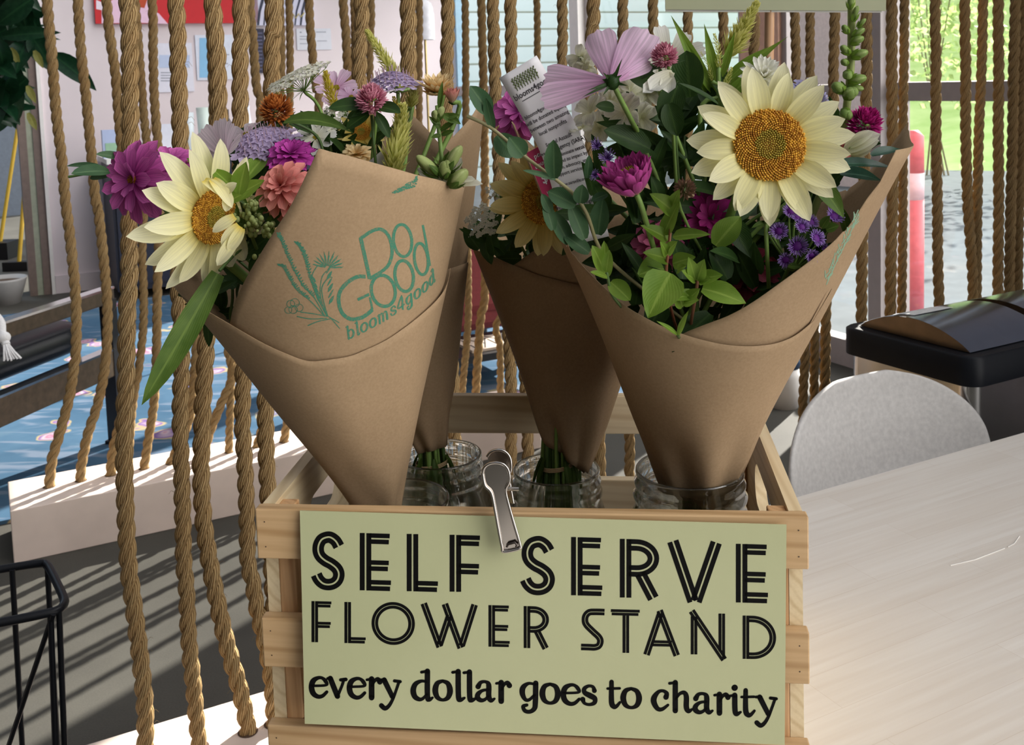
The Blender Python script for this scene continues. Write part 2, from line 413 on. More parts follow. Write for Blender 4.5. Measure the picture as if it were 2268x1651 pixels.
flow = t.ramp(vo.outputs['Distance'], [(0.0, (0.42, 0.38, 0.46, 1)), (0.10, (0.40, 0.14, 0.23, 1)), (0.16, (0.46, 0.36, 0.40, 1)), (0.22, (0.16, 0.09, 0.27, 1)), (0.27, (0.42, 0.34, 0.15, 1))])
msk = t.ramp(vo.outputs['Distance'], [(0.0, (1, 1, 1, 1)), (0.26, (1, 1, 1, 1)), (0.30, (0, 0, 0, 1))])
n3 = t.noise(vec, 1.1, 2); m3 = t.ramp(n3, [(0.36, (0, 0, 0, 1)), (0.44, (1, 1, 1, 1))])
mm = t.mix(1.0, msk, m3, 'MULTIPLY')
n4 = t.noise(t.coords('Object', (1.5, 7, 1), (0, 0, .5)), 2.0, 3, .5, 1.0)
c0 = t.mix(t.ramp(n4, [(0.54, (0, 0, 0, 1)), (0.66, (.45, .45, .45, 1))]), base, (0.24, 0.27, 0.34, 1))
t.col(t.mix(mm, c0, flow)); M_rug = t.m
rug = rbox('rug', -1.9, 2.5, 3.46, 6.80, 0.0, 0.012, M_rug); tag(rug, 'blue floral rug with pink and white flowers behind the ropes', 'rug')

# framed art, notices and things along the pink wall
def wallpoly(mb, pts, off):
    mb.add([PE(x, y, WB - off) for x, y in pts], [tuple(range(len(pts)))], None, False)
def wallboard(name, x0, y0, x1, y1, th, mat, parent):
    m = MB(); a, b2 = PE(x0, y1, WB - .003), PE(x1, y0, WB - .003)
    M = Matrix.Rotation(RA, 3, 'Z'); w = (b2 - a).dot(E1); hh = b2.z - a.z
    c = (a + b2) / 2 - E2 * th / 2; m.box(c, (w, th, hh), M); return m.build(name, mat, parent)
pm = lambda n, r, g, b_: plain(n, srgb(r, g, b_), .55, var=.02)
P_ = lambda x, y: PE(x, y, WB)
art = thing('painting', 'red painting with pink and white shapes at top left of the pink wall', 'painting', P_(210, 55))
wallboard('canvas', 211, -190, 558, 53, .03, pm('crimson canvas', 205, 30, 40), art)
m = MB(); wallpoly(m, [(225, 52), (300, 50), (372, 53), (352, 30), (330, 18), (320, -30), (300, -60), (262, -40), (250, 0), (225, 10)], .0345); m.build('pink_shape', pm('pink paint', 238, 200, 225), art)
m = MB(); wallpoly(m, [(213, 20), (232, 24), (226, 5), (213, 0)], .0346); m.build('white_shape', pm('white paint patch', 240, 225, 240), art)
m = MB(); wallpoly(m, [(298, 14), (320, 18), (328, -6), (318, -20), (300, -14)], .0355); m.build('orange_shape', pm('orange paint', 190, 70, 30), art)
art = thing('painting', 'white painting with dark blue wavy stripes and gold script', 'painting', P_(565, 58))
wallboard('canvas', 563, -190, 682, 57, .03, pm('bluish white canvas', 214, 214, 236), art)
m = MB()
for x, w in ((569, 5), (583, 3), (612, 3), (634, 6), (652, 3), (664, 4)):
    wallpoly(m, [(x, 56), (x + w, 56), (x + w + 4, 25), (x + w + 14, -10), (x + w + 8, -60), (x + 8, -60), (x + 12, -10), (x + 3, 25)], .0345)
m.build('stripes', pm('ink blue stripe', 38, 44, 70), art)
m = MB(); m.tube([PE(x, y, WB - .036) for x, y in ((636, 40), (641, 30), (645, 42), (650, 32), (655, 40), (662, 30), (666, 38), (674, 28))], .004, 5); m.build('gold_script', pm('gold ink', 205, 190, 110), art)
def notice(lab, x0, y0, x1, y1, mat, lines, name='notice', accent=None):
    r = thing(name, lab, 'notice', P_((x0 + x1) / 2, y1), 'papers pinned on the pink wall')
    wallboard('sheet', x0, y0, x1, y1, .006, mat, r)
    m = MB()
    for y, a, b_, h_ in lines: wallpoly(m, [(a, y), (b_, y), (b_, y + h_), (a, y + h_)], .0105)
    if lines: m.build('printed_lines', pm('grey print', 150, 155, 170), r)
    if accent: m = MB(); wallpoly(m, accent[0], .0108); m.build('picture', accent[1], r)
notice('white notice with pale yellow and blue bands left of the striped ropes', 351, 95, 424, 205, pm('white paper', 226, 226, 240), [(160, 356, 400, 2), (166, 356, 404, 2), (172, 356, 398, 2), (178, 356, 402, 2)], accent=([(353, 122), (420, 122), (420, 150), (353, 150)], pm('pale blue print', 190, 205, 235)))
notice('pale blue picture print pinned to the pink wall', 437, 77, 514, 178, pm('paper frame white', 222, 228, 244), [(120, 480, 508, 2), (140, 470, 505, 2)], 'print', accent=([(442, 84), (468, 84), (468, 172), (442, 172)], pm('sky blue print', 140, 195, 235)))
notice('small outlined white notice beside the white lamp', 658, 63, 732, 111, pm('thin notice paper', 214, 216, 226), [(70, 664, 668, 3), (70, 700, 722, 2), (80, 664, 690, 1.5), (86, 664, 690, 1.5), (90, 702, 724, 1.5), (96, 664, 690, 1.5)])
r = thing('wall_screen', 'dark navy upright panel below the striped painting', 'screen', P_(574, 162))
wallboard('panel', 566, 64, 583, 162, .02, pm('dark navy glass', 38, 38, 62), r)
m = MB()
for y in range(72, 158, 8): wallpoly(m, [(568, y), (581, y), (581, y + 3), (568, y + 3)], .0245)
m.build('rows', pm('pale screen row', 90, 90, 120), r)

# sideboard along the pink wall
def at(px, py, c): return PE(px, py, c)
zt = PE(300, 345, 7.1).z
sb = thing('sideboard', 'dark navy sideboard against the pink wall behind the flowers', 'cabinet', room(2.0, 7.15, 0))
a0 = PE(236, 345, 7.0).dot(E1)
M_navy = plain('dark navy lacquer', (0.012, 0.016, 0.035, 1), .4)
rbox('body', a0, 2.75, 6.85, 7.36, 0.06, zt - .03, M_navy, sb)
rbox('worktop', a0 - .02, 2.77, 6.82, 7.37, zt - .03, zt, M_white, sb)
for k in range(4):
    x0 = a0 + .02 + k * (2.73 - a0) / 4
    d = rbox('door', x0, x0 + (2.73 - a0) / 4 - .02, 6.83, 6.85, .1, zt - .05, M_navy, sb)
    rbox('handle', x0 + .1, x0 + .2, 6.81, 6.83, zt - .12, zt - .11, plain('brass', (.7, .5, .2, 1), .3, 1), d)
for x in (a0 + .05, 2.7):
    rbox('leg', x - .03, x + .03, 6.9, 6.96, 0, .06, M_navy, sb)
def onboard(px, c=7.05):
    p = PE(px, 340, c); p.z = zt; return p
p = onboard(248); r = thing('paper_box', 'light blue leaflet box on the left end of the sideboard', 'box', p)
M = Matrix.Rotation(RA, 3, 'Z'); m = MB(); m.box(p + V((0, 0, .09)), (.11, .06, .18), M); m.build('box', pm('light blue card', 180, 195, 230), r)
m = MB(); m.box(p + V((0, 0, .07)) - E2 * .032, (.08, .004, .05), M); m.build('label', pm('green white label', 150, 190, 160), r)
p = onboard(326); r = thing('dried_bouquet', 'small jar of dried stems on the sideboard', 'vase', p)
m = MB(); m.lathe([(0, .002), (.03, .002), (.035, .05), (.02, .09), (.024, .1), (.02, .098), (.016, .09), (.0, .02)], p, 16); m.build('jar', pm('lilac glaze', 150, 150, 200), r)
m = MB(); random.seed(2)
for k in range(9): m.tube([p + V((0, 0, .05)), p + V((random.uniform(-.04, .04), random.uniform(-.04, .04), .2 + random.random() * .1))], .003, 5)
m.build('stems', pm('dry straw', 150, 120, 80), r)
p = onboard(372); r = thing('paper_stack', 'white sheets in an upright holder on the sideboard', 'papers', p)
m = MB(); m.box(p + V((0, 0, .1)), (.13, .05, .2), M); m.build('sheets', pm('white sheets', 222, 226, 240), r)
p = onboard(454); r = thing('cup', 'greenish white paper cup on the sideboard', 'cup', p)
m = MB(); m.lathe([(0, 0), (.03, 0), (.042, .3), (.040, .3), (.028, .01), (0, .01)], p, 20); m.build('cup_wall', pm('greenish white card', 205, 220, 215), r)
p = onboard(420); r = thing('cup', 'second pale cup left of the greenish cup', 'cup', p)
m = MB(); m.lathe([(0, 0), (.03, 0), (.042, .27), (.040, .27), (.028, .01), (0, .01)], p, 20); m.build('cup_wall', pm('cool white card', 215, 225, 232), r)
p = onboard(508); r = thing('bottle', 'small black bottle on the sideboard', 'bottle', p)
m = MB(); m.lathe([(0, 0), (.035, 0), (.035, .18), (.012, .22), (.012, .28), (0, .28)], p, 16); m.build('glass', plain('black glass', (.01, .01, .012, 1), .15), r)
p = onboard(552); r = thing('vase', 'slim white vase on the sideboard behind the orange globe flower', 'vase', p)
m = MB(); m.lathe([(0, 0), (.03, 0), (.045, .1), (.025, .2), (.018, .28), (.022, .3), (.018, .295), (.014, .27), (.02, .2), (.0, .03)], p, 20); m.build('body', pm('white glaze', 225, 228, 240), r)

# lamp with white dome shade
p = PD(950, 300, 6.4); b = V((p.x, p.y, 0))
r = thing('floor_lamp', 'slim brass lamp with a white dome shade beside the window', 'lamp', b)
M_brass = plain('brushed brass', (.62, .47, .22, 1), .35, 1)
z0, z1 = PD(950, 88, 6.4).z, PD(950, 0, 6.4).z
m = MB(); m.lathe([(0, 0), (.13, 0), (.13, .015), (.02, .03), (0, .03)], b, 28); m.build('base', M_brass, r)
m = MB(); m.tube([b + V((0, 0, .03)), b + V((0, 0, z0 + .03))], .008, 10); m.build('stem', M_brass, r)
m = MB(); H = z1 - z0
m.lathe([(.060, z0), (.060, z0 + H * .62), (.056, z0 + H * .80), (.045, z0 + H * .93), (.022, z0 + H * 1.0), (0, z0 + H * 1.015), (0, z0 + H), (.02, z0 + H * .985), (.042, z0 + H * .915), (.053, z0 + H * .79), (.057, z0 + H * .6), (.057, z0)], b, 32)
m.build('lamp_shade', plain('white enamel', (.86, .88, .95, 1), .3), r)

# red lounge chair and low table with magazines
p = PZ(1066, 815, 0.0125)
r = thing('red_armchair', 'low red upholstered chair seen between the paper cones', 'chair', p)
M_rc = plain('brick red upholstery', (.20, .032, .036, 1), .8, bump=.1, scale=90)
M = Matrix.Rotation(RA, 3, 'Z')
m = MB(); m.box(p + V((0, 0, .25)) + E2 * .3, (.62, .55, .18), M); m.build('seat', M_rc, r, bevel=.04)
m = MB(); m.box(p + V((0, 0, .42)) + E2 * .06, (.62, .12, .36), M); m.build('backrest', M_rc, r, bevel=.05)
for a, b_ in ((-.27, .04), (.27, .04), (-.27, .52), (.27, .52)):
    m = MB(); m.tube([p + E1 * a + E2 * b_, p + E1 * a + E2 * b_ + V((0, 0, .17))], [.014, .02], 8); m.build('leg', plain('black wood', (.02, .02, .02, 1), .5), r)
p = PZ(1085, 840, 0.0125)
r = thing('low_table', 'low dark table holding magazines beside the red chair', 'table', p)
m = MB(); m.box(p + V((0, 0, .15)), (.5, .34, .03), M); m.build('tabletop', plain('black wood top', (.015, .015, .016, 1), .4), r)
for a in (-.22, .22):
    for b_ in (-.14, .14):
        m = MB(); m.tube([p + E1 * a + E2 * b_, p + E1 * a + E2 * b_ + V((0, 0, .14))], .012, 8); m.build('leg', plain('black leg', (.015, .015, .016, 1), .4), r)
q = p + V((0, 0, .166)) - E2 * .03
r = thing('magazine', 'magazine with dark line drawing on the low dark table', 'magazine', q)
m = MB(); m.box(q + V((0, 0, .006)), (.28, .2, .012), M); m.build('pages', pm('warm white page', 196, 180, 165), r)
m = MB()
for k in range(7): m.box(q + E1 * (-.11 + k * .036) + E2 * (.05 * math.sin(k * 1.7)) + V((0, 0, .0125)), (.006, .16, .001), M @ Matrix.Rotation(.5 * math.sin(k * 2.1), 3, 'Z'))
m.build('line_drawing', pm('black ink', 30, 30, 34), r)
# white canister on the floor
p = PZ(1738, 900, 0); 
r = thing('floor_canister', 'white canister with a dark blue lid on the floor behind the crate', 'canister', p)
m = MB(); m.lathe([(0, 0), (.052, 0), (.058, .12), (.058, .16), (0, .16)], p, 24); m.build('body', M_white, r)
m = MB(); m.lathe([(0, .16), (.06, .16), (.06, .2), (.03, .22), (0, .22)], p, 24); m.build('lid', plain('dark blue plastic', (.02, .05, .11, 1), .4), r)

# lounge chair at far left
zA, zB = .60, .40
A = PZ(-60, 733, zA); B = PZ(222, 643, zA)
d = (B - A).normalized(); nrm = V((-d.y, d.x, 0))
lc = thing('lounge_chair', 'low lounge chair with black leather cushion and steel edged wooden arms at far left', 'chair', V((B.x, B.y, 0)))
M_arm = plain('dark oiled wood', (.075, .055, .036, 1), .5, var=.15, scale=40, spec=.25)
M_steel = plain('polished steel edge', (.75, .76, .8, 1), .15, 1.0)
M_leath = plain('black leather', (.006, .008, .013, 1), .38, bump=.15, scale=160, spec=.22)
M_blk = plain('black powder coat', (.006, .006, .008, 1), .4)
for i, off in enumerate((0, .72)):
    for nm, z_, hh in (('armrest', zA, .055), ('side_rail', zB - .03, .10)):
        L0 = A + nrm * off; L1 = B + nrm * off; c = (L0 + L1) / 2; c.z = z_ - hh / 2
        m = MB(); R3 = Matrix.Rotation(math.atan2(d.y, d.x), 3, 'Z')
        m.box(c, ((L1 - L0).length + .1, .045, hh), R3); k = m.build(nm, M_arm, lc, bevel=.006)
        m = MB(); m.box(c + V((0, 0, hh / 2)) , ((L1 - L0).length + .1, .047, .008), R3); m.build('edge_strip', M_steel, k)
    for tt in (-.02, 1.06):
        q = A.lerp(B, tt) + nrm * off
        m = MB(); m.box(V((q.x, q.y, zA / 2 - .013)), (.035, .05, zA - .054), R3); m.build('leg', M_blk, lc)
        m = MB(); m.box(V((q.x, q.y, .019)), (.06, .06, .012), R3); m.build('foot', M_blk, lc)
c = (A + B) / 2 + nrm * .36; L = (B - A).length
rows = []
for i in range(25):
    u = -1 + 2 * i / 24; row = []
    for k in range(20):
        a = 2 * PI * k / 20
        x = .30 * (abs(math.cos(a)) ** .35) * math.copysign(1, math.cos(a)); z = .062 * (abs(math.sin(a)) ** .5) * math.copysign(1, math.sin(a))
        s_ = (1 - abs(u) ** 10 * .25)
        p = c + d * u * L * .53 + nrm * x * s_; p.z = zB + .03 + z * s_ ; row.append(p)
    rows.append(row)
m = MB(); m.grid(rows, None, True, True); m.add(rows[0], [tuple(range(20))], None, True); m.add(rows[-1], [tuple(range(20))], None, True)
m.build('seat_cushion', M_leath, lc)
# white tassel hanging over the cushion
r = thing('tassel', 'white knotted tassel hanging over the black leather cushion', 'tassel', PD(12, 800, 2.93))
M_cot = plain('white cotton', (.8, .8, .82, 1), .9, bump=.3, scale=300)
pts = [PD(x, y, D) for x, y, D in ((-18, 690, 2.97), (2, 715, 2.95), (5, 740, 2.93), (14, 765, 2.91))]
m = MB(); m.tube(quadb(pts, 5), .012, 8); m.build('cord', M_cot, r)
m = MB(); m.blob(PD(8, 748, 2.92), .02, .018, .018); m.build('knot', M_cot, r)
m = MB(); random.seed(5)
for k in range(26):
    o = V((random.gauss(0, .008), random.gauss(0, .006), 0)); m.tube([PD(13, 762, 2.91) + o * .4, PD(20, 780, 2.9) + o, PD(27, 795, 2.9) + o * 1.6], .0028, 5)
m.build('fringe', M_cot, r)

# broom, dustpan, planter bowl, leafy plant at the far left
def stick(name, lab, cat, top, bot, head):
    r = thing(name, lab, cat, bot); m = MB(); m.tube([bot, top], .016, 8); m.build('handle', pm('yellow plastic', 190, 160, 50), r)
    m = MB(); head(m); m.build('head', M_blk, r)
b = PZ(42, 585, .05)
stick('broom', 'yellow handled broom leaning at the door jamb', 'broom', PD(66, 260, b.y + .1), b, lambda m: m.box(b + V((.07, 0, -.015)), (.36, .08, .07)))
b2 = PZ(0, 540, .12)
stick('dustpan', 'black dustpan with a yellow upright handle at far left', 'dustpan', PD(42, 265, b2.y + .1), b2, lambda m: m.box(b2 + V((-.02, 0, -.05)), (.26, .22, .14)))
b = PZ(12, 672, 0)
r = thing('planter_bowl', 'low grey bowl planter on the floor at far left', 'planter', b)
m = MB(); m.lathe([(0, 0), (.09, 0), (.135, .15), (.14, .165), (.13, .165), (.12, .14), (.0, .12)], b, 32); m.build('bowl', pm('pale grey ceramic', 176, 174, 172), r)
m = MB(); m.lathe([(.122, .14), (.06, .145), (0, .147)], b, 24); m.build('soil', plain('brown soil', (.10, .06, .035, 1), .9), r)
# large dark leafy plant
M_dleaf = leaf_mat('dark glossy leaf', (0.006, 0.030, 0.014, 1), (0.02, 0.075, 0.03, 1), .28, .12)
# ================================================================ leaves and petals
def prof(kind, t):
    if kind == 'sun': return (t * .9 + .12) ** .55 * max(0, 1 - t ** 1.8) ** .80 * 1.36
    if kind == 'point': return math.sin(PI * min(1, (t * .93 + .07)) ** .85) ** .9 if t < 1 else 0.0
    if kind == 'oval': return max(0, math.sin(PI * (t * .96 + .04) ** .9)) ** .62 if t < 1 else 0.02
    if kind == 'round': return (t + .04) ** .5 * max(0, 1 - t ** 6) ** .5
    if kind == 'wedge': return (.18 + .82 * t ** .75) * (1 - .18 * t ** 8)
    if kind == 'strap': return (.55 + .45 * t) * max(0, 1 - t ** 7) ** .5
    if kind == 'heart': return max(0, math.sin(PI * (t ** .62 * .97 + .03))) ** .8 if t < 1 else 0
    if kind == 'lance': return max(0, math.sin(PI * (t * .97 + .03) ** .75)) ** 1.15 if t < 1 else 0
    return 1
def petal(mb, C, n, ax, L, W, e0=.1, e1=.1, r0=0.0, nt=7, nv=4, kind='sun', cup=.25, notch=0.0, teeth=0, wav=0.0, twist=0.0, h0=0.0, ph=0.0):
    n = V(n).normalized(); ax = V(ax); ax = (ax - n * ax.dot(n)).normalized(); side = n.cross(ax)
    r = r0; h = h0; rows = []; uvs = []; pe = 0
    for i in range(nt + 1):
        t = i / nt
        e = e0 + (e1 - e0) * t
        if i: r += math.cos((e + pe) / 2) * L / nt; h += math.sin((e + pe) / 2) * L / nt
        pe = e
        w = W * .5 * prof(kind, t); up = n * math.cos(e) - ax * math.sin(e); fw = ax * math.cos(e) + n * math.sin(e)
        tw = twist * t; sd = side * math.cos(tw) + up * math.sin(tw); un = up * math.cos(tw) - side * math.sin(tw)
        row = []; uv = []
        for j in range(nv + 1):
            v = -1 + 2 * j / nv
            p = V(C) + ax * r + n * h + sd * (w * v) + un * (cup * w * v * v + wav * W * math.sin(v * 5 + t * 6 + ph) * t)
            if i == nt or (teeth and i == nt - 1):
                k = 1.0 if i == nt else .4
                if teeth: p = p + fw * (notch * L * k * (abs(math.cos(v * PI * teeth / 2)) - .5 - .5 * v * v))
                elif notch: p = p - fw * notch * L * (1 - abs(v)) * k
            row.append(p); uv.append((j / nv, t))
        rows.append(row); uvs.append(uv)
    mb.grid(rows, uvs)
def frame(n):
    n = V(n).normalized(); a = V((0, 0, 1)) if abs(n.z) < .95 else V((0, -1, 0))
    x = a.cross(n).normalized(); return n, x, n.cross(x)
def radial(n, a):
    n, x, y = frame(n); return x * math.cos(a) + y * math.sin(a)
def leaf(mb, base, tip, nrm, W, bend=.15, kind='point', nt=8, cup=.35, wav=0.0, twist=0.0):
    base = V(base); d = V(tip) - base; L = d.length; d.normalize(); nrm = V(nrm); nrm = (nrm - d * nrm.dot(d)).normalized()
    petal(mb, base, nrm, d, L * 1.03, W, bend, -bend, 0, nt, 4, kind, cup, 0, 0, wav, twist)
def view_n(p, tilt=(0, 0, 0)):               # normal facing roughly back to the camera side
    q = (O0 - V(p)).normalized() + V(tilt); return q.normalized()
random.seed(11)
pb = PD(-190, 300, 4.3); pb.z = 0.0125
pl = thing('leafy_plant', 'tall dark glossy leafy plant at the top left edge', 'plant', pb)
m = MB(); m.lathe([(0, 0), (.16, 0), (.2, .36), (.19, .36), (.17, .32), (0, .31)], pb, 28); m.build('pot', plain('charcoal pot', (.02, .02, .022, 1), .5), pl)
m = MB()
for k in range(5): m.tube([pb + V((0, 0, .3)), pb + V((random.uniform(-.1, .15), random.uniform(-.1, .1), 1.0)), pb + V((random.uniform(.0, .3), random.uniform(-.2, .2), 1.75))], [.018, .014, .008], 6)
m.build('stems', plain('green stem bark', (.03, .05, .02, 1), .6), pl)
m = MB()
for k in range(150):
    x = random.uniform(-70, 72); y = random.uniform(-70, 255); D = random.uniform(4.05, 4.6)
    if y > 130 and x > 36: x -= 40
    c = PD(x, y, D); d = V((random.gauss(0, .6), random.gauss(0, .5), random.gauss(-.55, .4))).normalized()
    L = random.uniform(.16, .26); leaf(m, c - d * L / 2, c + d * L / 2, view_n(c, (random.gauss(0, .5), 0, random.gauss(.6, .4))), random.uniform(.06, .10), .25, 'point', 6)
leaf(m, PD(118, 122, 4.2), PD(212, 200, 4.15), view_n(PD(160, 160, 4.2), (-.5, 0, .9)), .085, .25, 'point')
leaf(m, PD(70, 80, 4.2), PD(126, 165, 4.15), view_n(PD(160, 160, 4.2), (-.3, 0, .5)), .09, .25, 'point')
m.build('leaves', M_dleaf, pl)
m = MB()
for x, y in ((76, 112), (60, 190), (62, 250), (24, 106)):
    c = PD(x, y, 4.1); leaf(m, c, c + V((.03, 0, -.07)), view_n(c), .03, .1, 'point', 4)
m.build('yellowing_leaves', leaf_mat('yellowing leaf', (.25, .25, .06, 1), (.4, .4, .12, 1)), pl)

# ================================================================ ropes
t = NT('jute rope'); t.set(Roughness=0.85, Specular_IOR_Level=0.2)
tc = t.new('ShaderNodeTexCoord'); sp = t.new('ShaderNodeSeparateXYZ'); t.link(tc.outputs['UV'], sp.inputs[0])
cb = t.new('ShaderNodeCombineXYZ'); t.link(sp.outputs['X'], cb.inputs[0]); t.link(sp.outputs['Y'], cb.inputs[1])
mp = t.new('ShaderNodeMapping'); mp.inputs['Scale'].default_value = (13, 0.30, 1); t.link(cb.outputs[0], mp.inputs[0])
w1 = t.new('ShaderNodeTexWave', wave_type='BANDS', bands_direction='X'); w1.inputs['Scale'].default_value = 0.32; w1.inputs['Distortion'].default_value = 1.6; w1.inputs['Detail'].default_value = 2; w1.inputs['Detail Scale'].default_value = 1.5
t.link(mp.outputs[0], w1.inputs[0])
mp2 = t.new('ShaderNodeMapping'); mp2.inputs['Scale'].default_value = (40, 0.8, 1); t.link(cb.outputs[0], mp2.inputs[0])
f2 = t.noise(mp2.outputs[0], 1.0, 2); f3 = t.noise(t.coords('Object'), 9, 3)
hh = t.new('ShaderNodeMath', operation='ADD'); t.link(w1.outputs['Fac'], hh.inputs[0]); t.link(f2, hh.inputs[1])
c = t.ramp(hh.outputs[0], [(0.35, (0.15, 0.075, 0.024, 1)), (0.75, (0.37, 0.232, 0.098, 1)), (1.0, (0.55, 0.39, 0.19, 1))])
c = t.mix(t.ramp(f3, [(0.35, (0, 0, 0, 1)), (0.75, (.5, .5, .5, 1))]), c, (0.34, 0.19, 0.07, 1))
t.col(c); t.bump(hh.outputs[0], 0.9, 0.0020); M_rope = t.m
M_hair = plain('loose jute fibre', (.55, .40, .22, 1), .9)
ROPE_TOP = 2.9
def rope(px_pts, wpx, row, label, group, hairs=0):
    c2 = {1: 1.803, 2: 3.28}[row]
    pts = [PE(x, y, c2) for x, y in px_pts]
    depth = pts[0].y
    R = wpx / 2 * depth / FPX * .98
    if pts[0].z < ROPE_TOP: pts = [V((pts[0].x, pts[0].y, ROPE_TOP)), V((pts[0].x, pts[0].y, lerp(pts[0].z, ROPE_TOP, .4)))] + pts
    e = pts[-1]
    if e.z > .16: 
        if e.z > .5: pts.append(V((e.x, e.y, .35)))
        pts.append(V((e.x, e.y, .12)))
    else: pts.append(V((e.x, e.y, .12)))
    path = quadb(pts, 14)
    # resample
    ls = [0]
    for a, b in zip(path, path[1:]): ls.append(ls[-1] + (b - a).length)
    pitch = 6.5 * R; step = pitch / 11; n = int(ls[-1] / step); k = 0
    P = []
    for i in range(n + 1):
        s_ = ls[-1] * i / n
        while k < len(ls) - 2 and ls[k + 1] < s_: k += 1
        f = (s_ - ls[k]) / max(1e-9, ls[k + 1] - ls[k]); P.append((path[k].lerp(path[k + 1], f), ls[-1] - s_))
    base = V((e.x, e.y, .155))
    o = MB(); ns = 8; ph = random.random() * 6
    ax_x = V((1, 0, 0)); ax_y = V((0, 1, 0))
    for st in range(3):
        rows = []; uvs = []
        for i, (p, s_) in enumerate(P):
            if p.z > 2.0 and i % 2: continue
            a = 2 * PI * s_ / pitch + ph + st * 2 * PI / 3
            tg = (P[max(i - 1, 0)][0] - P[min(i + 1, n)][0]).normalized()
            x = (ax_x - tg * tg.x).normalized(); y = tg.cross(x)
            rad = x * math.cos(a) + y * math.sin(a); tan_ = (y * math.cos(a) - x * math.sin(a))
            h = (tan_ * (.5 * R * 2 * PI / pitch) + tg).normalized()
            bn = h.cross(rad)
            c = p + rad * (.50 * R)
            rows.append([c + (rad * math.cos(b) + bn * math.sin(b)) * (.505 * R) for b in [2 * PI * q / ns for q in range(ns)] + [2 * PI]])
            uvs.append([(q / ns + .16 * s_ / R, s_ / R) for q in range(ns + 1)])
        o.grid(rows, uvs)
    if hairs:
        for _ in range(hairs):
            p, s_ = P[random.randrange(int(n * .35), n)]
            a = random.random() * 6.28; d = V((math.cos(a), math.sin(a), random.uniform(-.5, .8)))
            q = p + d * R * .9; o.tube([q, q + d * R * .35 + V((0, 0, .2 * R)), q + d * R * .7 + V((0, 0, -.2 * R))], [.0004, .0003, .0002], 3, False)
    ob = o.build('rope', M_rope)
    # origin at the base
    for v in ob.data.vertices: v.co -= base
    ob.location = base
    tag(ob, label, 'rope', group)
ROW1 = [  # the near row: pixel path of each rope down the photograph, width
 ([(283, 0), (287, 110), (288, 219), (289, 328), (287, 490), (286, 619), (281, 701), (279, 848), (277, 882), (275, 991), (277, 1101), (284, 1248), (295, 1337), (309, 1446), (320, 1555), (322, 1648), (322, 1690)], 42),
 ([(390, 0), (394, 137), (398, 246), (400, 400), (396, 640), (403, 755), (402, 800), (399, 937), (402, 1046), (405, 1155), (407, 1248), (413, 1309), (418, 1419), (429, 1528), (440, 1648), (442, 1660)], 40),
 ([(471, 0), (480, 109), (483, 191), (485, 300), (480, 480), (461, 701), (454, 810), (449, 900), (448, 937), (445, 1046), (451, 1155), (461, 1227), (476, 1309), (500, 1419), (527, 1514), (543, 1583), (549, 1622)], 42),
 ([(532, 0), (532, 109), (532, 246), (533, 500), (538, 800), (537, 937), (543, 1046), (547, 1155), (549, 1248), (558, 1282), (569, 1350), (577, 1383), (600, 1500)], 40),
 ([(604, 0), (603, 82), (602, 164), (600, 400), (590, 700), (588, 827), (588, 937), (590, 1019), (593, 1087), (598, 1200)], 41),
 ([(800, 0), (797, 82), (796, 164), (794, 300), (794, 600)], 37),
 ([(903, 0), (904, 82), (905, 164), (906, 400)], 40),
 ([(991, 0), (990, 109), (989, 219), (990, 500)], 33),
 ([(1091, 0), (1094, 109), (1097, 191), (1100, 260), (1115, 600), (1131, 824), (1132, 1015)], 30),
 ([(1130, 0), (1132, 109), (1134, 200), (1150, 600), (1166, 900), (1169, 1000)], 30),
 ([(1245, 0), (1245, 137), (1246, 400)], 26), ([(1314, 0), (1311, 82), (1311, 400)], 33), ([(1379, 0), (1378, 104), (1378, 400), (1394, 965), (1394, 1048)], 26),
 ([(1446, 0), (1446, 200), (1446, 500)], 25), ([(1523, 30), (1524, 200), (1525, 500)], 24), ([(1602, 30), (1604, 300)], 24), ([(1672, 30), (1669, 132), (1668, 400)], 24),
 ([(1760, 0), (1763, 118), (1763, 162), (1768, 400), (1782, 753), (1780, 842), (1778, 910)], 23),
 ([(1794, 0), (1794, 162), (1798, 400), (1804, 724), (1803, 842), (1804, 910)], 22),
 ([(1849, 0), (1846, 147), (1846, 253), (1838, 450), (1830, 665), (1827, 842), (1824, 920)], 25),
 ([(1918, 0), (1920, 118), (1918, 233), (1911, 488), (1909, 577), (1908, 703), (1908, 760)], 27),
 ([(1975, 0), (1975, 147), (1977, 295), (1977, 442), (1974, 547), (1972, 694), (1972, 750)], 27),
 ([(2003, 0), (2002, 147), (2000, 265), (2000, 400), (1999, 547), (1997, 689), (1997, 750)], 22),
 ([(2071, 0), (2073, 118), (2073, 295), (2076, 442), (2077, 577), (2080, 671), (2081, 740)], 25),
 ([(2137, 0), (2139, 147), (2139, 295), (2143, 442), (2148, 518), (2154, 606), (2155, 659), (2156, 730)], 25),
 ([(2177, 0), (2174, 147), (2168, 295), (2165, 442), (2164, 520), (2163, 700)], 23),
 ([(2211, 0), (2212, 147), (2211, 295), (2212, 442), (2211, 547), (2210, 644), (2210, 730)], 25),
 ([(2249, 0), (2245, 147), (2243, 295), (2239, 442), (2238, 490), (2235, 644), (2234, 720)], 25),
 ([(2269, 0), (2266, 90), (2263, 295), (2259, 442), (2257, 490), (2255, 644), (2254, 720)], 22),
]
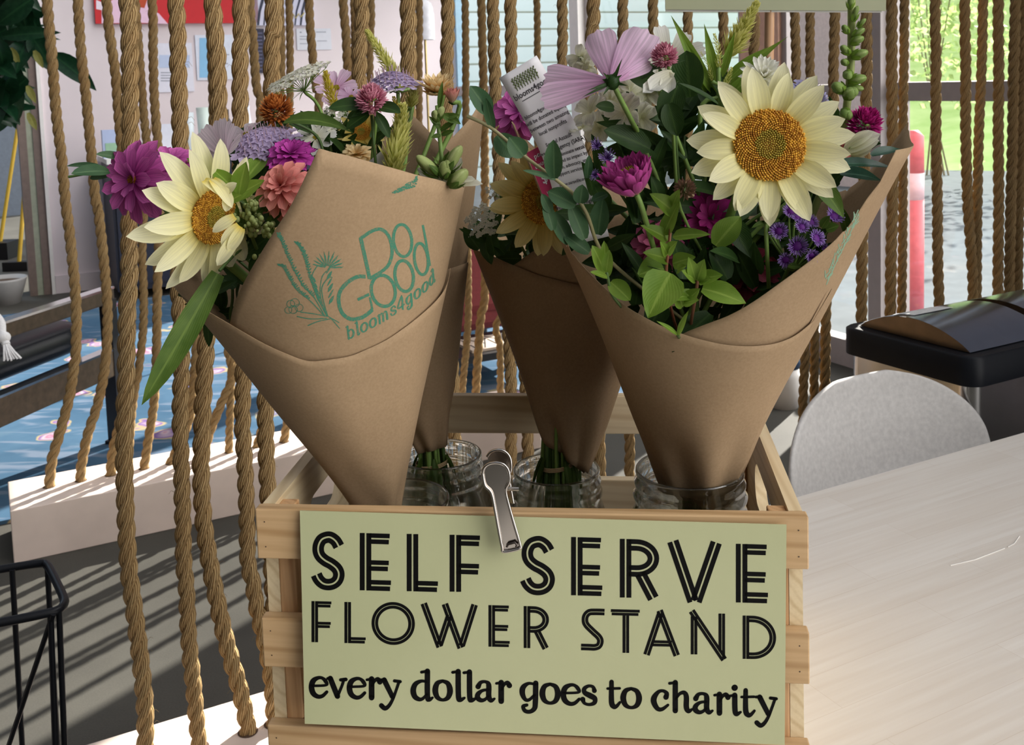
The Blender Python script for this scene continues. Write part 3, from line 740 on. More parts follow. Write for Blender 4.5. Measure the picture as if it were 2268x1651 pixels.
ROW2 = [
 ([(104, 0), (116, 137), (124, 246), (137, 355), (145, 448), (153, 509), (165, 624), (169, 701), (168, 783), (164, 810), (153, 882), (131, 964), (115, 1019), (109, 1083)], 25),
 ([(172, 0), (179, 109), (191, 219), (201, 328), (212, 448), (216, 455), (227, 550), (236, 646), (238, 728), (232, 815), (216, 896), (194, 964), (180, 1032), (179, 1063)], 24),
 ([(236, 0), (246, 96), (256, 164), (262, 246), (268, 314), (283, 480), (290, 700), (282, 850), (262, 950), (250, 1000), (245, 1050)], 24),
 ([(300, 0), (306, 82), (312, 164), (318, 246), (325, 342), (318, 480), (315, 564), (318, 646), (317, 728), (306, 827), (299, 860), (290, 940), (284, 1046)], 20),
 ([(337, 0), (339, 109), (342, 219), (350, 328), (354, 450), (350, 578), (348, 673), (347, 755), (342, 882), (328, 978), (319, 1038)], 22),
 ([(463, 0), (468, 109), (472, 246), (470, 450), (436, 687), (434, 780), (426, 868), (421, 923), (395, 990), (378, 1026)], 22),
 ([(553, 0), (560, 82), (568, 191), (577, 246), (560, 500), (508, 742), (513, 810), (512, 845), (492, 890), (473, 937), (464, 960), (450, 1015)], 22),
 ([(620, 0), (622, 200), (600, 500), (540, 740), (516, 800), (511, 882), (508, 960), (507, 1002)], 19),
 ([(684, 0), (689, 82), (699, 191), (706, 240), (690, 600), (655, 890), (640, 918), (632, 959), (629, 978)], 21),
 ([(640, 0), (640, 300), (620, 700), (580, 940), (567, 989)], 18),
 ([(760, 0), (766, 68), (769, 137), (771, 186), (775, 500), (760, 900)], 22),
 ([(782, 0), (784, 100), (786, 500)], 15),
 ([(822, 0), (820, 82), (819, 164), (818, 500)], 18), ([(928, 0), (928, 109), (928, 232), (928, 500)], 18),
 ([(1066, 0), (1068, 82), (1071, 191), (1074, 400), (1074, 646), (1065, 701), (1059, 783), (1055, 848), (1052, 940)], 21),
 ([(1030, 0), (1032, 300), (1037, 650), (1034, 755), (1025, 848), (1020, 940)], 18),
 ([(1189, 0), (1190, 123), (1188, 400), (1160, 640), (1101, 714), (1107, 769), (1108, 848), (1105, 950)], 17),
]
ORD = 'first second third fourth fifth sixth seventh eighth ninth tenth eleventh twelfth thirteenth fourteenth fifteenth sixteenth seventeenth eighteenth nineteenth twentieth'.split()
def ordn(i): return ORD[i] if i < 20 else 'twenty-' + ORD[i - 20]
random.seed(21)
for rows, rn, nm in ((ROW1, 1, 'front'), (ROW2, 2, 'rear')):
    order = sorted(range(len(rows)), key=lambda k: rows[k][0][0][0])
    for i, k in enumerate(order):
        px, w = rows[k]
        rope(px, w, rn, ('thick ' if w > 30 else '') + 'twisted jute rope, %s from the left in the %s rope row' % (ordn(i), nm), 'jute ropes of the %s row' % nm, 24 if (rn == 1 and k < 5) else (8 if k < 14 else 0))
# base beams with rope holes and overhead rails
M_beam = plain('whitewashed pink board', (.76, .64, .57, 1), .55, var=.05, scale=8, bump=.05)
M_hole = plain('drilled hole shade', (.10, .06, .04, 1), .9)
for rn, a0, a1, b0, b1, lab in ((1, -.9, 5.2 - 1.9, 1.685, 1.915, 'long pale pink board box holding the front ropes, at the bottom left'), (2, -.002, 1.71, 3.142, 3.394, 'pale pink board box holding the rear ropes beside the blue rug')):
    r = thing('floor_beam', lab, 'beam', room((a0 + a1) / 2, (b0 + b1) / 2, 0))
    rbox('box', a0, a1, b0, b1, 0, .155, M_beam, r, bevel=.003)
    for px, w in (ROW1 if rn == 1 else ROW2):
        c2 = {1: 1.803, 2: 3.28}[rn]; p = PE(px[-1][0], px[-1][1], c2)
        if a0 < p.dot(E1) < a1:
            R = w / 2 * p.y / FPX * 1.12
            m = MB(); m.add([V((p.x + R * math.cos(k * PI / 10), p.y + R * math.sin(k * PI / 10), .1556)) for k in range(20)], [tuple(range(20))], None, False)
            m.build('rope_hole', M_hole, r)
    b = {1: (-1.0, 3.3, 1.803), 2: (-.4, 2.2, 3.28)}[rn]
    struct(rbox('trim_%d' % (10 + rn), b[0], b[1], b[2] - .09, b[2] + .09, ROPE_TOP - .03, ROPE_TOP + .12, M_white), 'overhead rail holding the %s ropes' % ('front' if rn == 1 else 'rear'))
# ================================================================ crate on the table
TZ = 0.7241
CX, CY, CYAW, CW, CD_, SH, GAP = 0.0054, 0.8197, 0.1136, 0.46, 0.3256, 0.0442, 0.0531
CH = 3 * SH + 2 * GAP
CEX = V((math.cos(CYAW), -math.sin(CYAW), 0)); CEY = V((math.sin(CYAW), math.cos(CYAW), 0))
def crate_pt(x, y, z): return V((CX, CY, TZ)) + CEX * x + CEY * y + V((0, 0, z))
PA, PB = (0.60, 0.40, 0.21, 1), (0.43, 0.26, 0.115, 1)
M_woodx = wood('pine along length', PA, PB, 0, 1.0, .5, .1)
M_woodb = wood('pine lightened for back slats', (.84, .70, .47, 1), (.68, .52, .31, 1), 0, 1.0, .5, .1)  # same pine, paler: light missing inside the crate is put into the colour
M_woody = wood('pine lightened along depth', (.82, .67, .43, 1), (.66, .50, .28, 1), 1, 1.2, .5, .1)  # end panels, also lightened in colour to make up for missing light
M_woodz = wood('pine post', (0.66, 0.40, 0.20, 1), (0.46, 0.24, 0.10, 1), 2, 1.4, .55)
M_end = plain('pine end grain', (.45, .26, .13, 1), .8, var=.25, scale=420, bump=.3)
crate = thing('wooden_crate', 'slatted pine crate holding the bouquet jars, with the green sign on its front', 'crate', (CX, CY, TZ), rz=-CYAW)
def lbox(name, x0, x1, y0, y1, z0, z1, mat, parent, bevel=.0012):
    m = MB(); m.box(((x0 + x1) / 2, (y0 + y1) / 2, (z0 + z1) / 2), (x1 - x0, y1 - y0, z1 - z0)); return m.build(name, mat, parent, True, bevel)
SLT = .012
for side in (0, 1):
    for k in range(3):
        z1 = CH - k * (SH + GAP); y0 = 0 if side == 0 else CD_ - SLT
        s = lbox('front_slat' if side == 0 else 'back_slat', -CW / 2, CW / 2, y0, y0 + SLT, z1 - SH, z1, M_woodx if side == 0 else M_woodb, crate)
        if side == 0:
            m = MB()
            for x in (-CW / 2 + .008, CW / 2 - .008):
                for zz in (.011, .033): m.lathe([(0, 0), (.0006, 0)], (x, -.0003, z1 - SH + zz), 8, Matrix.Rotation(PI / 2, 3, 'X'))
            m.build('nails', plain('rusty nail head', (.05, .03, .02, 1), .6), s, True)
def ring_panel(name, x0, x1, parent):        # end panel with a rounded hand hole
    y0, y1, z0, z1 = SLT, CD_ - SLT, 0, CH
    hc, hz, hl, hr = (y0 + y1) / 2, CH - .058, .042, .021
    inner = []; outer = []
    for k in range(48):
        a = 2 * PI * (k + .5) / 48
        cy = hl if math.cos(a) > 0 else -hl
        inner.append((hc + cy + hr * math.cos(a), hz + hr * math.sin(a)))
        dx, dz = inner[-1][0] - hc, inner[-1][1] - hz
        tt = min(((y1 - hc) if dx > 0 else (hc - y0)) / max(abs(dx), 1e-6), ((z1 - hz) if dz > 0 else (hz - z0)) / max(abs(dz), 1e-6))
        outer.append([hc + dx * tt, hz + dz * tt])
    for cy_, cz_ in ((y0, z0), (y0, z1), (y1, z0), (y1, z1)):
        i = min(range(48), key=lambda k: (outer[k][0] - cy_) ** 2 + (outer[k][1] - cz_) ** 2); outer[i] = [cy_, cz_]
    m = MB()
    for xx in (x0, x1): m.grid([[V((xx, p[0], p[1])) for p in outer], [V((xx, p[0], p[1])) for p in inner]], None, False, True)
    for ring in (outer, inner): m.grid([[V((x0, p[0], p[1])) for p in ring], [V((x1, p[0], p[1])) for p in ring]], None, ring is inner, True)
    return m.build(name, M_woody, parent, True)
ring_panel('end_panel', -CW / 2 + .003, -CW / 2 + .014, crate)
ring_panel('end_panel', CW / 2 - .014, CW / 2 - .003, crate)
for sx in (-1, 1):
    for y0 in (SLT, CD_ - SLT - .02):
        lbox('corner_post', sx * (CW / 2 - .014) - (.015 if sx > 0 else 0), sx * (CW / 2 - .014) + (.015 if sx < 0 else 0), y0, y0 + .02, .001, CH - .004, M_woodz, crate)
for k in range(4):
    y0 = SLT + .006 + k * (CD_ - .03) / 4; lbox('bottom_slat', -CW / 2 + .015, CW / 2 - .015, y0, y0 + .06, .001, .01, M_woodx, crate)

# ---------------------------------------------------------------- ink on surfaces
def offset_poly(pts, o, closed=False):
    n = len(pts); out = []
    for i in range(n):
        a = pts[(i - 1) % n] if (closed or i > 0) else None; b = pts[i]; c = pts[(i + 1) % n] if (closed or i < n - 1) else None
        ds = []
        if a is not None: ds.append((b[0] - a[0], b[1] - a[1]))
        if c is not None: ds.append((c[0] - b[0], c[1] - b[1]))
        ns = []
        for d in ds:
            l = math.hypot(*d) or 1; ns.append((-d[1] / l, d[0] / l))
        if len(ns) == 2:
            m = (ns[0][0] + ns[1][0], ns[0][1] + ns[1][1]); l2 = m[0] ** 2 + m[1] ** 2
            k = 2 / l2 if l2 > .35 else 2 / .35
            v = (m[0] * k, m[1] * k)
        else: v = ns[0]
        oo = o[i] if hasattr(o, '__len__') else o
        out.append((b[0] + v[0] * oo, b[1] + v[1] * oo))
    return out
def ink(mb, pts, w, mp, closed=False, sub=0, caps=False):
    if sub:                                   # densify so that it follows a curved surface
        q = []; ws = []
        m = len(pts)
        for i in range(m if closed else m - 1):
            a, b = pts[i], pts[(i + 1) % m]; wa = w[i] if hasattr(w, '__len__') else w; wb = w[(i + 1) % m] if hasattr(w, '__len__') else w
            k = max(1, int(math.hypot(b[0] - a[0], b[1] - a[1]) / sub))
            for j in range(k): q.append((lerp(a[0], b[0], j / k), lerp(a[1], b[1], j / k))); ws.append(lerp(wa, wb, j / k))
        if not closed: q.append(pts[-1]); ws.append(w[-1] if hasattr(w, '__len__') else w)
        pts, w = q, ws
    hw = [x / 2 for x in w] if hasattr(w, '__len__') else w / 2
    A = offset_poly(pts, hw, closed); B = offset_poly(pts, [-x for x in hw] if hasattr(hw, '__len__') else -hw, closed)
    rows = [[mp(*a), mp(*b)] for a, b in zip(A, B)]
    if closed: rows.append(rows[0])
    mb.grid(rows, None, False)
    if caps:
        for i in (0, -1):
            r = hw[i] if hasattr(hw, '__len__') else hw
            mb.add([mp(pts[i][0] + r * math.cos(k * PI / 6), pts[i][1] + r * math.sin(k * PI / 6)) for k in range(12)], [tuple(range(12))], None, False)
def arc(cx, cy, rx, ry, a0, a1, n=16, rot=0.0):
    o = []
    for i in range(n + 1):
        a = math.radians(lerp(a0, a1, i / n)); x, y = rx * math.cos(a), ry * math.sin(a)
        o.append((cx + x * math.cos(rot) - y * math.sin(rot), cy + x * math.sin(rot) + y * math.cos(rot)))
    return o
def smooth2(pts, n=6): return [(p.x, p.y) for p in quadb([(x, y, 0) for x, y in pts], n)]

# ---------------------------------------------------------------- the green sign
SN = (CEY - V((0, 0, .06))).normalized()
SQ = crate_pt(0, -.0035, CH - .003)
def onsign(off): return lambda x, y: PPL(x, y, SQ - SN * off, SN)
M_sign = NT('laminated pale green card'); M_sign.set(Roughness=.38, Coat_Weight=.35, Coat_Roughness=.12)
_q = M_sign.noise(M_sign.coords('Object'), 2.2, 3); M_sign.col(M_sign.ramp(_q, [(.3, (.50, .52, .30, 1)), (.7, (.53, .545, .315, 1))]))
_q2 = M_sign.noise(M_sign.coords('Object'), 45, 3, .6, .6); M_sign.bump(_q2, .05, .004); M_sign = M_sign.m
M_ink = plain('black print', (.004, .004, .004, 1), .55, spec=.12)
sgn = thing('flower_stand_sign', 'pale green laminated SELF SERVE FLOWER STAND sign clipped to the crate front', 'sign', onsign(0)(1204, 1605))
f = onsign(.001); corners = [(664, 1132), (1742, 1163), (1738, 1651), (675, 1604)]
m = MB(); m.prism([f(*p) for p in corners][::-1], SN * .001); m.build('card', M_sign, sgn)
f2 = onsign(.00115)
def dbl(mb, path, w, o, closed=False, caps=False):
    for s in (-1, 1): ink(mb, offset_poly(path, s * o, closed), w, f2, closed)
def letter(mb, ch, x0, x1, yt, yb, slope, w, o):
    """double-stroke capitals; the box is the outer box of the ink, yt and yb at its left edge"""
    T = w + 2 * o; h = T / 2
    Wd, Hh = x1 - x0, yb - yt
    def q(x, y): return (x0 + x, yt + y + slope * x)   # local pixels: x right, y down
    L = lambda *p: [q(*a) for a in p]
    xi = T - w * .55                                    # arms begin inside the right bar of the stem
    if ch in 'EFLRD':
        ink(mb, L((w / 2, 0), (w / 2, Hh)), w, f2); ink(mb, L((T - w / 2, 0), (T - w / 2, Hh)), w, f2)
    aw = w * .93; g = 2 * o - w; st = aw + g * .9
    def arms(y, x_end, up=False):
        for k in (0, 1): ink(mb, L((xi, y + aw / 2 + k * st), (x_end - (2 if k else 0), y + aw / 2 + k * st)), aw, f2)
    if ch == 'E': arms(0, Wd * .96); arms(Hh * .47, Wd * .93); arms(Hh - aw - st, Wd)
    if ch == 'F': arms(0, Wd); arms(Hh * .5, Wd * .97)
    if ch == 'L': arms(Hh - aw - st, Wd)
    if ch == 'R':
        ry = Hh * .30
        dbl(mb, [q(xi, h)] + [q(x, y) for x, y in arc(Wd - h - ry * .95, ry + h * .2, ry * .95, ry - h * .8, -90, 90, 20)] + [q(xi, 2 * ry - h * .6)], w, o)
        dbl(mb, L((Wd * .52, 2 * ry - h * .6 + h * .4), (Wd - h, Hh)), w, o)
    if ch == 'D':
        dbl(mb, [q(xi, h)] + [q(x, y) for x, y in arc(Wd * .30, Hh / 2, Wd * .70 - h, Hh / 2 - h, -90, 90, 28)] + [q(xi, Hh - h)], w, o)
    if ch == 'O': dbl(mb, [q(x, y) for x, y in arc(Wd / 2, Hh / 2, Wd / 2 - h, Hh / 2 - h, 0, 354, 60)], w, o, True)
    if ch == 'V':
        mx = Wd * .50
        dbl(mb, L((h * 1.05, 0), (mx - h * .25, Hh)), w, o); dbl(mb, L((Wd - h * 1.05, 0), (mx + h * .25, Hh)), w, o)
    if ch == 'W':
        a, b = Wd * .335, Wd * .70
        dbl(mb, L((h * 1.05, 0), (a, Hh - 1)), w, o); dbl(mb, L((a, Hh - 6), (Wd * .505, Hh * .25)), w, o)
        dbl(mb, L((Wd * .425, 0), (b, Hh)), w, o); dbl(mb, L((Wd - h * 1.05, 0), (b + 2, Hh - 5)), w, o)
    if ch == 'T':
        for k in (0, 1): ink(mb, L((2 * k, aw / 2 + k * st), (Wd - 3 * k, aw / 2 + k * st)), aw, f2)
        for s in (-1, 1): ink(mb, L((Wd * .52 + s * o, aw + st), (Wd * .52 + s * o, Hh)), w, f2)
    if ch == 'A':
        ap = Wd * .47
        dbl(mb, L((h * 1.1, Hh), (ap, 5)), w, o); dbl(mb, L((ap - 2, 0), (Wd - h * 1.1, Hh)), w, o)
        for k in (0, 1): ink(mb, L((Wd * .24, Hh * .70 + k * st), (Wd * .77, Hh * .70 + k * st)), aw, f2)
    if ch == 'N':
        for s in (-1, 1): ink(mb, L((h + s * o, 10), (h + s * o, Hh - 6)), w, f2); ink(mb, L((Wd - h + s * o, 2), (Wd - h + s * o, Hh + (3 if s > 0 else -14))), w, f2)
        dbl(mb, L((2, -2), (Wd - 2, Hh + 4)), w, o)
    if ch == 'S':                                       # round deco S
        p = [(.93, .20), (.80, .09), (.60, .02), (.42, .02), (.22, .07), (.10, .18), (.08, .30), (.16, .41), (.36, .50), (.62, .57), (.84, .66), (.93, .77), (.88, .89), (.72, .97), (.50, 1.0), (.28, .98), (.10, .90), (.0, .80)]
        p = [(h + x * (Wd - 2 * h), h + (y * (Hh - 2 * h))) for x, y in p]
        dbl(mb, [q(x, y) for x, y in smooth2(p, 5)], w, o)
    if ch == 's':                                       # flat ended S of the second line
        p = [(1, 0), (.6, 0), (.28, .02), (.08, .12), (.04, .26), (.14, .38), (.50, .55), (.84, .70), (.95, .82), (.86, .95), (.62, 1.0), (.3, 1.0), (0, 1.0)]
        p = [(h + x * (Wd - 2 * h) + (h if x == 1 else (-h if x == 0 else 0)), h + y * (Hh - 2 * h)) for x, y in p]
        dbl(mb, [q(x, y) for x, y in smooth2(p, 5)], w, o)
for word in ((('S', 688, 767, 1175, 1307), ('E', 797, 866, 1181, 1308), ('L', 901, 970, 1183, 1310), ('F', 996, 1063, 1185, 1311)), (('S', 1151, 1233, 1185, 1318), ('E', 1265, 1334, 1190, 1319), ('R', 1373, 1460, 1194, 1324), ('V', 1477, 1600, 1199, 1331), ('E', 1630, 1701, 1205, 1335))):
    m = MB()
    for ch, x0, x1, yt, yb in word: letter(m, ch, x0, x1, yt, yb, .03, 10.8, 7.3)
    m.build('headline_word', M_ink, sgn)
for word in ((('F', 690, 734, 1332, 1423), ('L', 763, 810, 1334, 1425), ('O', 823, 919, 1333, 1428), ('W', 931, 1059, 1337, 1434), ('E', 1082, 1129, 1341, 1433), ('R', 1160, 1216, 1343, 1436)), (('s', 1287, 1339, 1348, 1441), ('T', 1353, 1417, 1350, 1446), ('A', 1424, 1507, 1352, 1451), ('N', 1530, 1606, 1356, 1456), ('D', 1645, 1719, 1364, 1460))):
    m = MB()
    for ch, x0, x1, yt, yb in word: letter(m, ch, x0, x1, yt, yb, .025, 6.6, 3.95)
    m.build('subhead_word', M_ink, sgn)
# soft bold serif lower case, strokes in a box: x 0..1, y 0 baseline, 1 x-height, ~1.45 ascender
G = {
 'e': [([(.06, .56), (.92, .62), (.90, .82), (.70, .98), (.45, .98), (.18, .82), (.08, .5), (.18, .18), (.45, .02), (.72, .06), (.97, .27)], [.5, .5, .75, .6, .7, 1, 1.05, 1, .8, .7, .6])],
 'v': [([(.02, .95), (.22, .97)], [.55, .55]), ([(.16, .96), (.55, .05)], [1.0, 1.0]), ([(.55, .05), (.80, .62), (.88, .92)], [.6, .55, .6]), ([(.72, .9), (1.0, .93)], [.6, .7])],
 'r': [([(.05, .93), (.34, .97)], [.5, .5]), ([(.38, .98), (.38, .02)], [1.05, 1.05]), ([(.40, .62), (.58, .88), (.80, .98), (.95, .84)], [.5, .6, .8, 1.0])],
 'y': [([(.0, .96), (.25, .97)], [.55, .55]), ([(.18, .96), (.60, .10)], [1.0, .9]), ([(.93, .90), (.80, .5), (.62, .0), (.42, -.36), (.22, -.50), (.04, -.36)], [.6, .55, .6, .7, .85, .9]), ([(.70, .93), (.99, .90)], [.6, .6])],
 'd': [([(.70, .93), (.45, .96), (.18, .80), (.07, .48), (.14, .16), (.34, .02), (.52, .06), (.72, .30)], [.5, .6, .9, 1.05, 1.0, .8, .6, .5]), ([(.46, 1.42), (.72, 1.48)], [.55, .55]), ([(.74, 1.48), (.74, .22), (.82, .03), (.98, .12)], [1.0, 1.0, .9, .45])],
 'o': [([(.5, .99), (.2, .86), (.08, .5), (.2, .14), (.5, .01), (.80, .14), (.92, .5), (.80, .86), (.5, .99)], [.6, .9, 1.1, .9, .6, .9, 1.1, .9, .6])],
 'l': [([(.02, 1.42), (.4, 1.46)], [.55, .5]), ([(.46, 1.47), (.48, .22), (.62, .02), (.96, .12)], [1.0, 1.0, .9, .45])],
 'a': [([(.12, .72), (.26, .94), (.52, .98), (.68, .82), (.68, .24), (.80, .03), (.98, .12)], [1.0, .7, .6, .95, 1.0, .85, .45]), ([(.66, .58), (.34, .52), (.12, .34), (.10, .14), (.28, .02), (.50, .08), (.68, .28)], [.5, .6, .9, 1, .8, .6, .5])],
 'g': [([(.74, .95), (.42, .97), (.14, .76), (.10, .44), (.26, .14), (.48, .14), (.76, .40)], [.5, .6, 1, 1, .7, .6, .5]), ([(.82, 1.0), (.80, .0), (.74, -.32), (.50, -.48), (.24, -.44), (.14, -.22), (.34, -.14)], [1, 1, .9, .75, .75, .7, .6])],
 's': [([(.84, .74), (.74, .94), (.44, .97), (.18, .82), (.22, .62), (.56, .48), (.86, .34), (.84, .12), (.52, .02), (.20, .08), (.08, .28)], [.9, .6, .6, .8, .9, 1.05, .95, .8, .6, .6, .95])],
 't': [([(.06, .93), (.92, .96)], [.5, .5]), ([(.34, 1.28), (.34, .26), (.50, .02), (.70, .04), (.94, .24)], [.85, 1.0, .95, .7, .5])],
 'c': [([(.84, .66), (.88, .86), (.66, .98), (.38, .92), (.12, .62), (.12, .34), (.34, .05), (.62, .04), (.96, .26)], [1.0, .8, .6, .7, 1.05, 1.05, .85, .7, .5])],
 'h': [([(-.02, 1.42), (.2, 1.46)], [.55, .5]), ([(.24, 1.47), (.24, .02)], [1.0, 1.0]), ([(.26, .62), (.44, .9), (.64, .96), (.74, .76), (.74, .22), (.84, .02), (1.0, .12)], [.5, .6, .8, .95, 1.0, .85, .45])],
 'i': [([(.02, .94), (.36, .97)], [.5, .5]), ([(.46, .98), (.48, .22), (.62, .02), (.98, .12)], [1.0, 1.0, .9, .45]), ([(.44, 1.36), (.46, 1.37)], [1.15, 1.15])],
 'b': [([(.0, 1.44), (.2, 1.46)], [.55, .5]), ([(.22, 1.47), (.22, .03)], [1, 1]), ([(.24, .7), (.5, .97), (.8, .84), (.93, .5), (.8, .14), (.5, .01), (.24, .25)], [.5, .6, .9, 1.05, .9, .6, .5])],
 'm': [([(.0, .94), (.12, .97)], [.5, .5]), ([(.14, .97), (.14, .0)], [1, 1]), ([(.15, .65), (.3, .95), (.46, .9), (.5, .6), (.5, .0)], [.5, .6, .8, 1, 1]), ([(.52, .65), (.66, .95), (.82, .9), (.87, .6), (.87, .0)], [.5, .6, .8, 1, 1])],
 '4': [([(.95, .42), (.05, .42), (.7, 1.45), (.7, .0)], [.7, .7, .8, .9])],
 'n': [([(.0, .94), (.2, .97)], [.5, .5]), ([(.22, .97), (.22, .0)], [1, 1]), ([(.24, .65), (.5, .95), (.74, .88), (.8, .6), (.8, .0)], [.5, .6, .8, 1, 1])],
}
def glyph(mb, ch, x0, x1, yb, xh, stem, mp, slope=0.0, sub=0, at=None):
    for pts, ws in G[ch]:
        P = quadb([(x, y, w) for (x, y), w in zip(pts, ws)], 5) if len(pts) > 2 else [V((x, y, w)) for (x, y), w in zip(pts, ws)]
        if at: pp = [at(p.x, p.y) for p in P]
        else: pp = [(lerp(x0, x1, p.x), yb - p.y * xh + slope * (lerp(x0, x1, p.x) - x0)) for p in P]
        ink(mb, pp, [p.z * stem for p in P], mp, False, sub, True)
for word in ((('e', 687, 725, 1544), ('v', 725, 766, 1544.5), ('e', 771, 809, 1546), ('r', 811, 843, 1546.5), ('y', 843, 887, 1548)), (('d', 912, 959, 1550), ('o', 961, 1000, 1551), ('l', 1002, 1030, 1551), ('l', 1027, 1055, 1552), ('a', 1054, 1096, 1552.5), ('r', 1098, 1130, 1554.5)),
                      (('g', 1153, 1194, 1556), ('o', 1198, 1239, 1558), ('e', 1244.5, 1284, 1560), ('s', 1288, 1322, 1561.7)), (('t', 1344, 1375, 1566), ('o', 1377, 1419, 1568)), (('c', 1444.5, 1481, 1572.5), ('h', 1484, 1533, 1575.5), ('a', 1536, 1579, 1579), ('r', 1581, 1614, 1580.6), ('i', 1616, 1641, 1582.6), ('t', 1640.7, 1673, 1584.6), ('y', 1674.5, 1720, 1586))):
    m = MB()
    for ch, x0, x1, yb in word: glyph(m, ch, x0, x1, yb, 43.0, 12.0, f2, .03)
    m.build('slogan_word', M_ink, sgn)

# ---------------------------------------------------------------- steel clip
M_clip = plain('shiny spring steel', (.58, .54, .50, 1), .16, 1.0, var=.02)
cq = crate_pt(-.02, -.014, CH); cn = (CEY - V((0, 0, .02))).normalized()
def cl(off): return lambda x, y: PPL(x, y, cq - cn * off, cn)
clip = thing('metal_clip', 'shiny steel spring clip holding the green sign on the crate edge', 'clip', cl(0)(1132, 1215))
out = [(1069, 1050), (1073, 1036), (1086, 1027), (1104, 1026), (1119, 1032), (1127, 1046), (1128, 1068), (1120, 1086), (1126, 1116), (1139, 1162), (1152, 1207), (1150, 1216), (1116, 1223), (1112, 1212), (1104, 1172), (1096, 1128), (1088, 1092), (1074, 1076)]
cx_, cy_ = 1106, 1110
m = MB(); m.prism([cl(.001)(*p) for p in out][::-1], cn * .0016); m.build('front_arm', M_clip, clip, bevel=.0005)
m = MB(); pts = [cl(.0022)(*p) for p in smooth2(out + out[:1], 4)]; m.tube(pts, .0013, 8, False); m.build('raised_rim', M_clip, clip)
up = [(1079, 1012), (1088, 1001), (1104, 997), (1120, 1002), (1130, 1016), (1132, 1040), (1127, 1055), (1131, 1082), (1137, 1115), (1112, 1115), (1085, 1040)]
bk = lambda x, y: PPL(x, y, cq + cn * .020, cn)
m = MB(); m.prism([bk(*p) for p in up][::-1], cn * .0016); m.build('back_arm', M_clip, clip, bevel=.0005)
m = MB(); m.tube([bk(*p) for p in smooth2(up[:9], 4)], .0013, 8); m.build('back_rim', M_clip, clip)
pa = cl(0)(1103, 1096); m = MB()
for k in range(3):
    m.tube([pa + CEY * (.008 + k * .0035) + CEX * (.006 * math.cos(a * .52)) + V((0, 0, .006 * math.sin(a * .52))) for a in range(13)], .0012, 6)
m.tube([pa - CEX * .008 + CEY * .012, pa + CEX * .016 + CEY * .012], .0018, 8); m.build('hinge_spring', M_clip, clip)
e = [cl(.003)(*p) for p in ((1122, 1212), (1126, 1206), (1140, 1202), (1145, 1207), (1143, 1212))]
m = MB(); m.tube(e, .001, 6); m.build('stamped_hook', plain('dark stamped steel', (.12, .10, .09, 1), .3, 1), clip)

# ---------------------------------------------------------------- glass jars
M_glass = glass('clear jar glass')
def jar(cx, cy, D, wpx, lab, squash=1.0):
    p = PD(cx, cy, D); R = wpx / 2 * D / FPX; zb = TZ + .0102; H = p.z - zb; B = R * 1.13
    r = thing('mason_jar', lab, 'jar', (p.x, p.y, zb), 'glass jars in the crate')
    pr = [(0, 0), (B * .9, 0), (B, .010), (B, H - .062), (B * .97, H - .050), (R * 1.0, H - .036), (R * .98, H - .032), (R * 1.02, H - .028), (R * 1.03, H - .025), (R * .985, H - .021), (R * .975, H - .018), (R * 1.0, H - .015), (R * 1.0, H - .0125), (R * .96, H - .009), (R * .955, H - .006), (R * .975, H - .004), (R * .97, H - .0012), (R * .95, H), (R * .925, H - .0008), (R * .915, H - .004), (R * .91, H - .03), (B * .91, H - .055), (B * .93, H - .07), (B * .93, .018), (B * .8, .009), (0, .008)]
    m = MB(); m.lathe(pr, (p.x, p.y, zb), 56); m.build('glass', M_glass, r); return V((p.x, p.y, zb)), R
JR = jar(1527, 1036, .925, 252, 'wide glass jar under the right-hand bouquet')
JM = jar(1232, 1036, 1.055, 203, 'glass jar in the middle holding tied green stems')
JB = jar(974, 1004, 1.085, 196, 'rear glass jar behind the clip, with stems tied in twine')
JF = jar(884, 1102, .935, 236, 'front left glass jar under the stamped bouquet')

# ================================================================ table, chair, bin, wire stand, hanging sign
t = NT('pale butcher block'); t.set(Roughness=.30, Coat_Weight=.25, Coat_Roughness=.2)
br = t.new('ShaderNodeTexBrick'); br.inputs['Scale'].default_value = 1.0; br.inputs['Brick Width'].default_value = .34; br.inputs['Row Height'].default_value = .052; br.inputs['Mortar Size'].default_value = .0003; br.offset = .37
br.inputs['Color1'].default_value = (.80, .75, .69, 1); br.inputs['Color2'].default_value = (.86, .82, .77, 1); br.inputs['Mortar'].default_value = (.62, .53, .44, 1); br.inputs['Bias'].default_value = 0
t.link(t.coords(), br.inputs['Vector'])
fg = t.noise(t.coords('Object', (5, 110, 5)), 1.0, 4); fl = t.noise(t.coords('Object', (2, 14, 2)), 1.0, 3)
c = t.mix(.5, br.outputs['Color'], t.ramp(fg, [(.3, (.75, .68, .60, 1)), (.65, (.89, .85, .79, 1))]))
c = t.mix(t.ramp(fl, [(.45, (0, 0, 0, 1)), (.8, (.35, .35, .35, 1))]), c, (.70, .60, .50, 1))
t.col(c); t.bump(fg, .05, .0005); M_table = t.m
tb = thing('butcher_block_table', 'pale whitewashed butcher block table under the crate at right', 'table', (0, 0, 0), rz=RA)
def loc_room(p): p = V(p); return (p.dot(E1), p.dot(E2))
poly = [loc_room((-.178, 1.10, 0)), (2.7, 1.072), (2.7, -.45), loc_room((-.15, .10, 0)), loc_room((-.214, .86, 0))]
poly[0] = (poly[0][0], min(poly[0][1], 1.072))
m = MB(); m.prism([V((a, b, TZ - .0405)) for a, b in poly][::-1], V((0, 0, .04))); m.build('tabletop', M_table, tb, True, bevel=.004)
for a, b in ((.42, .9), (2.55, .93), (2.55, -.3), (.30, .25)):
    m = MB(); m.box((a, b, (TZ - .0405) / 2), (.06, .06, TZ - .041)); m.build('leg', plain('table leg white', (.75, .73, .7, 1), .5), tb, True, .004)
m = MB(); random.seed(8)
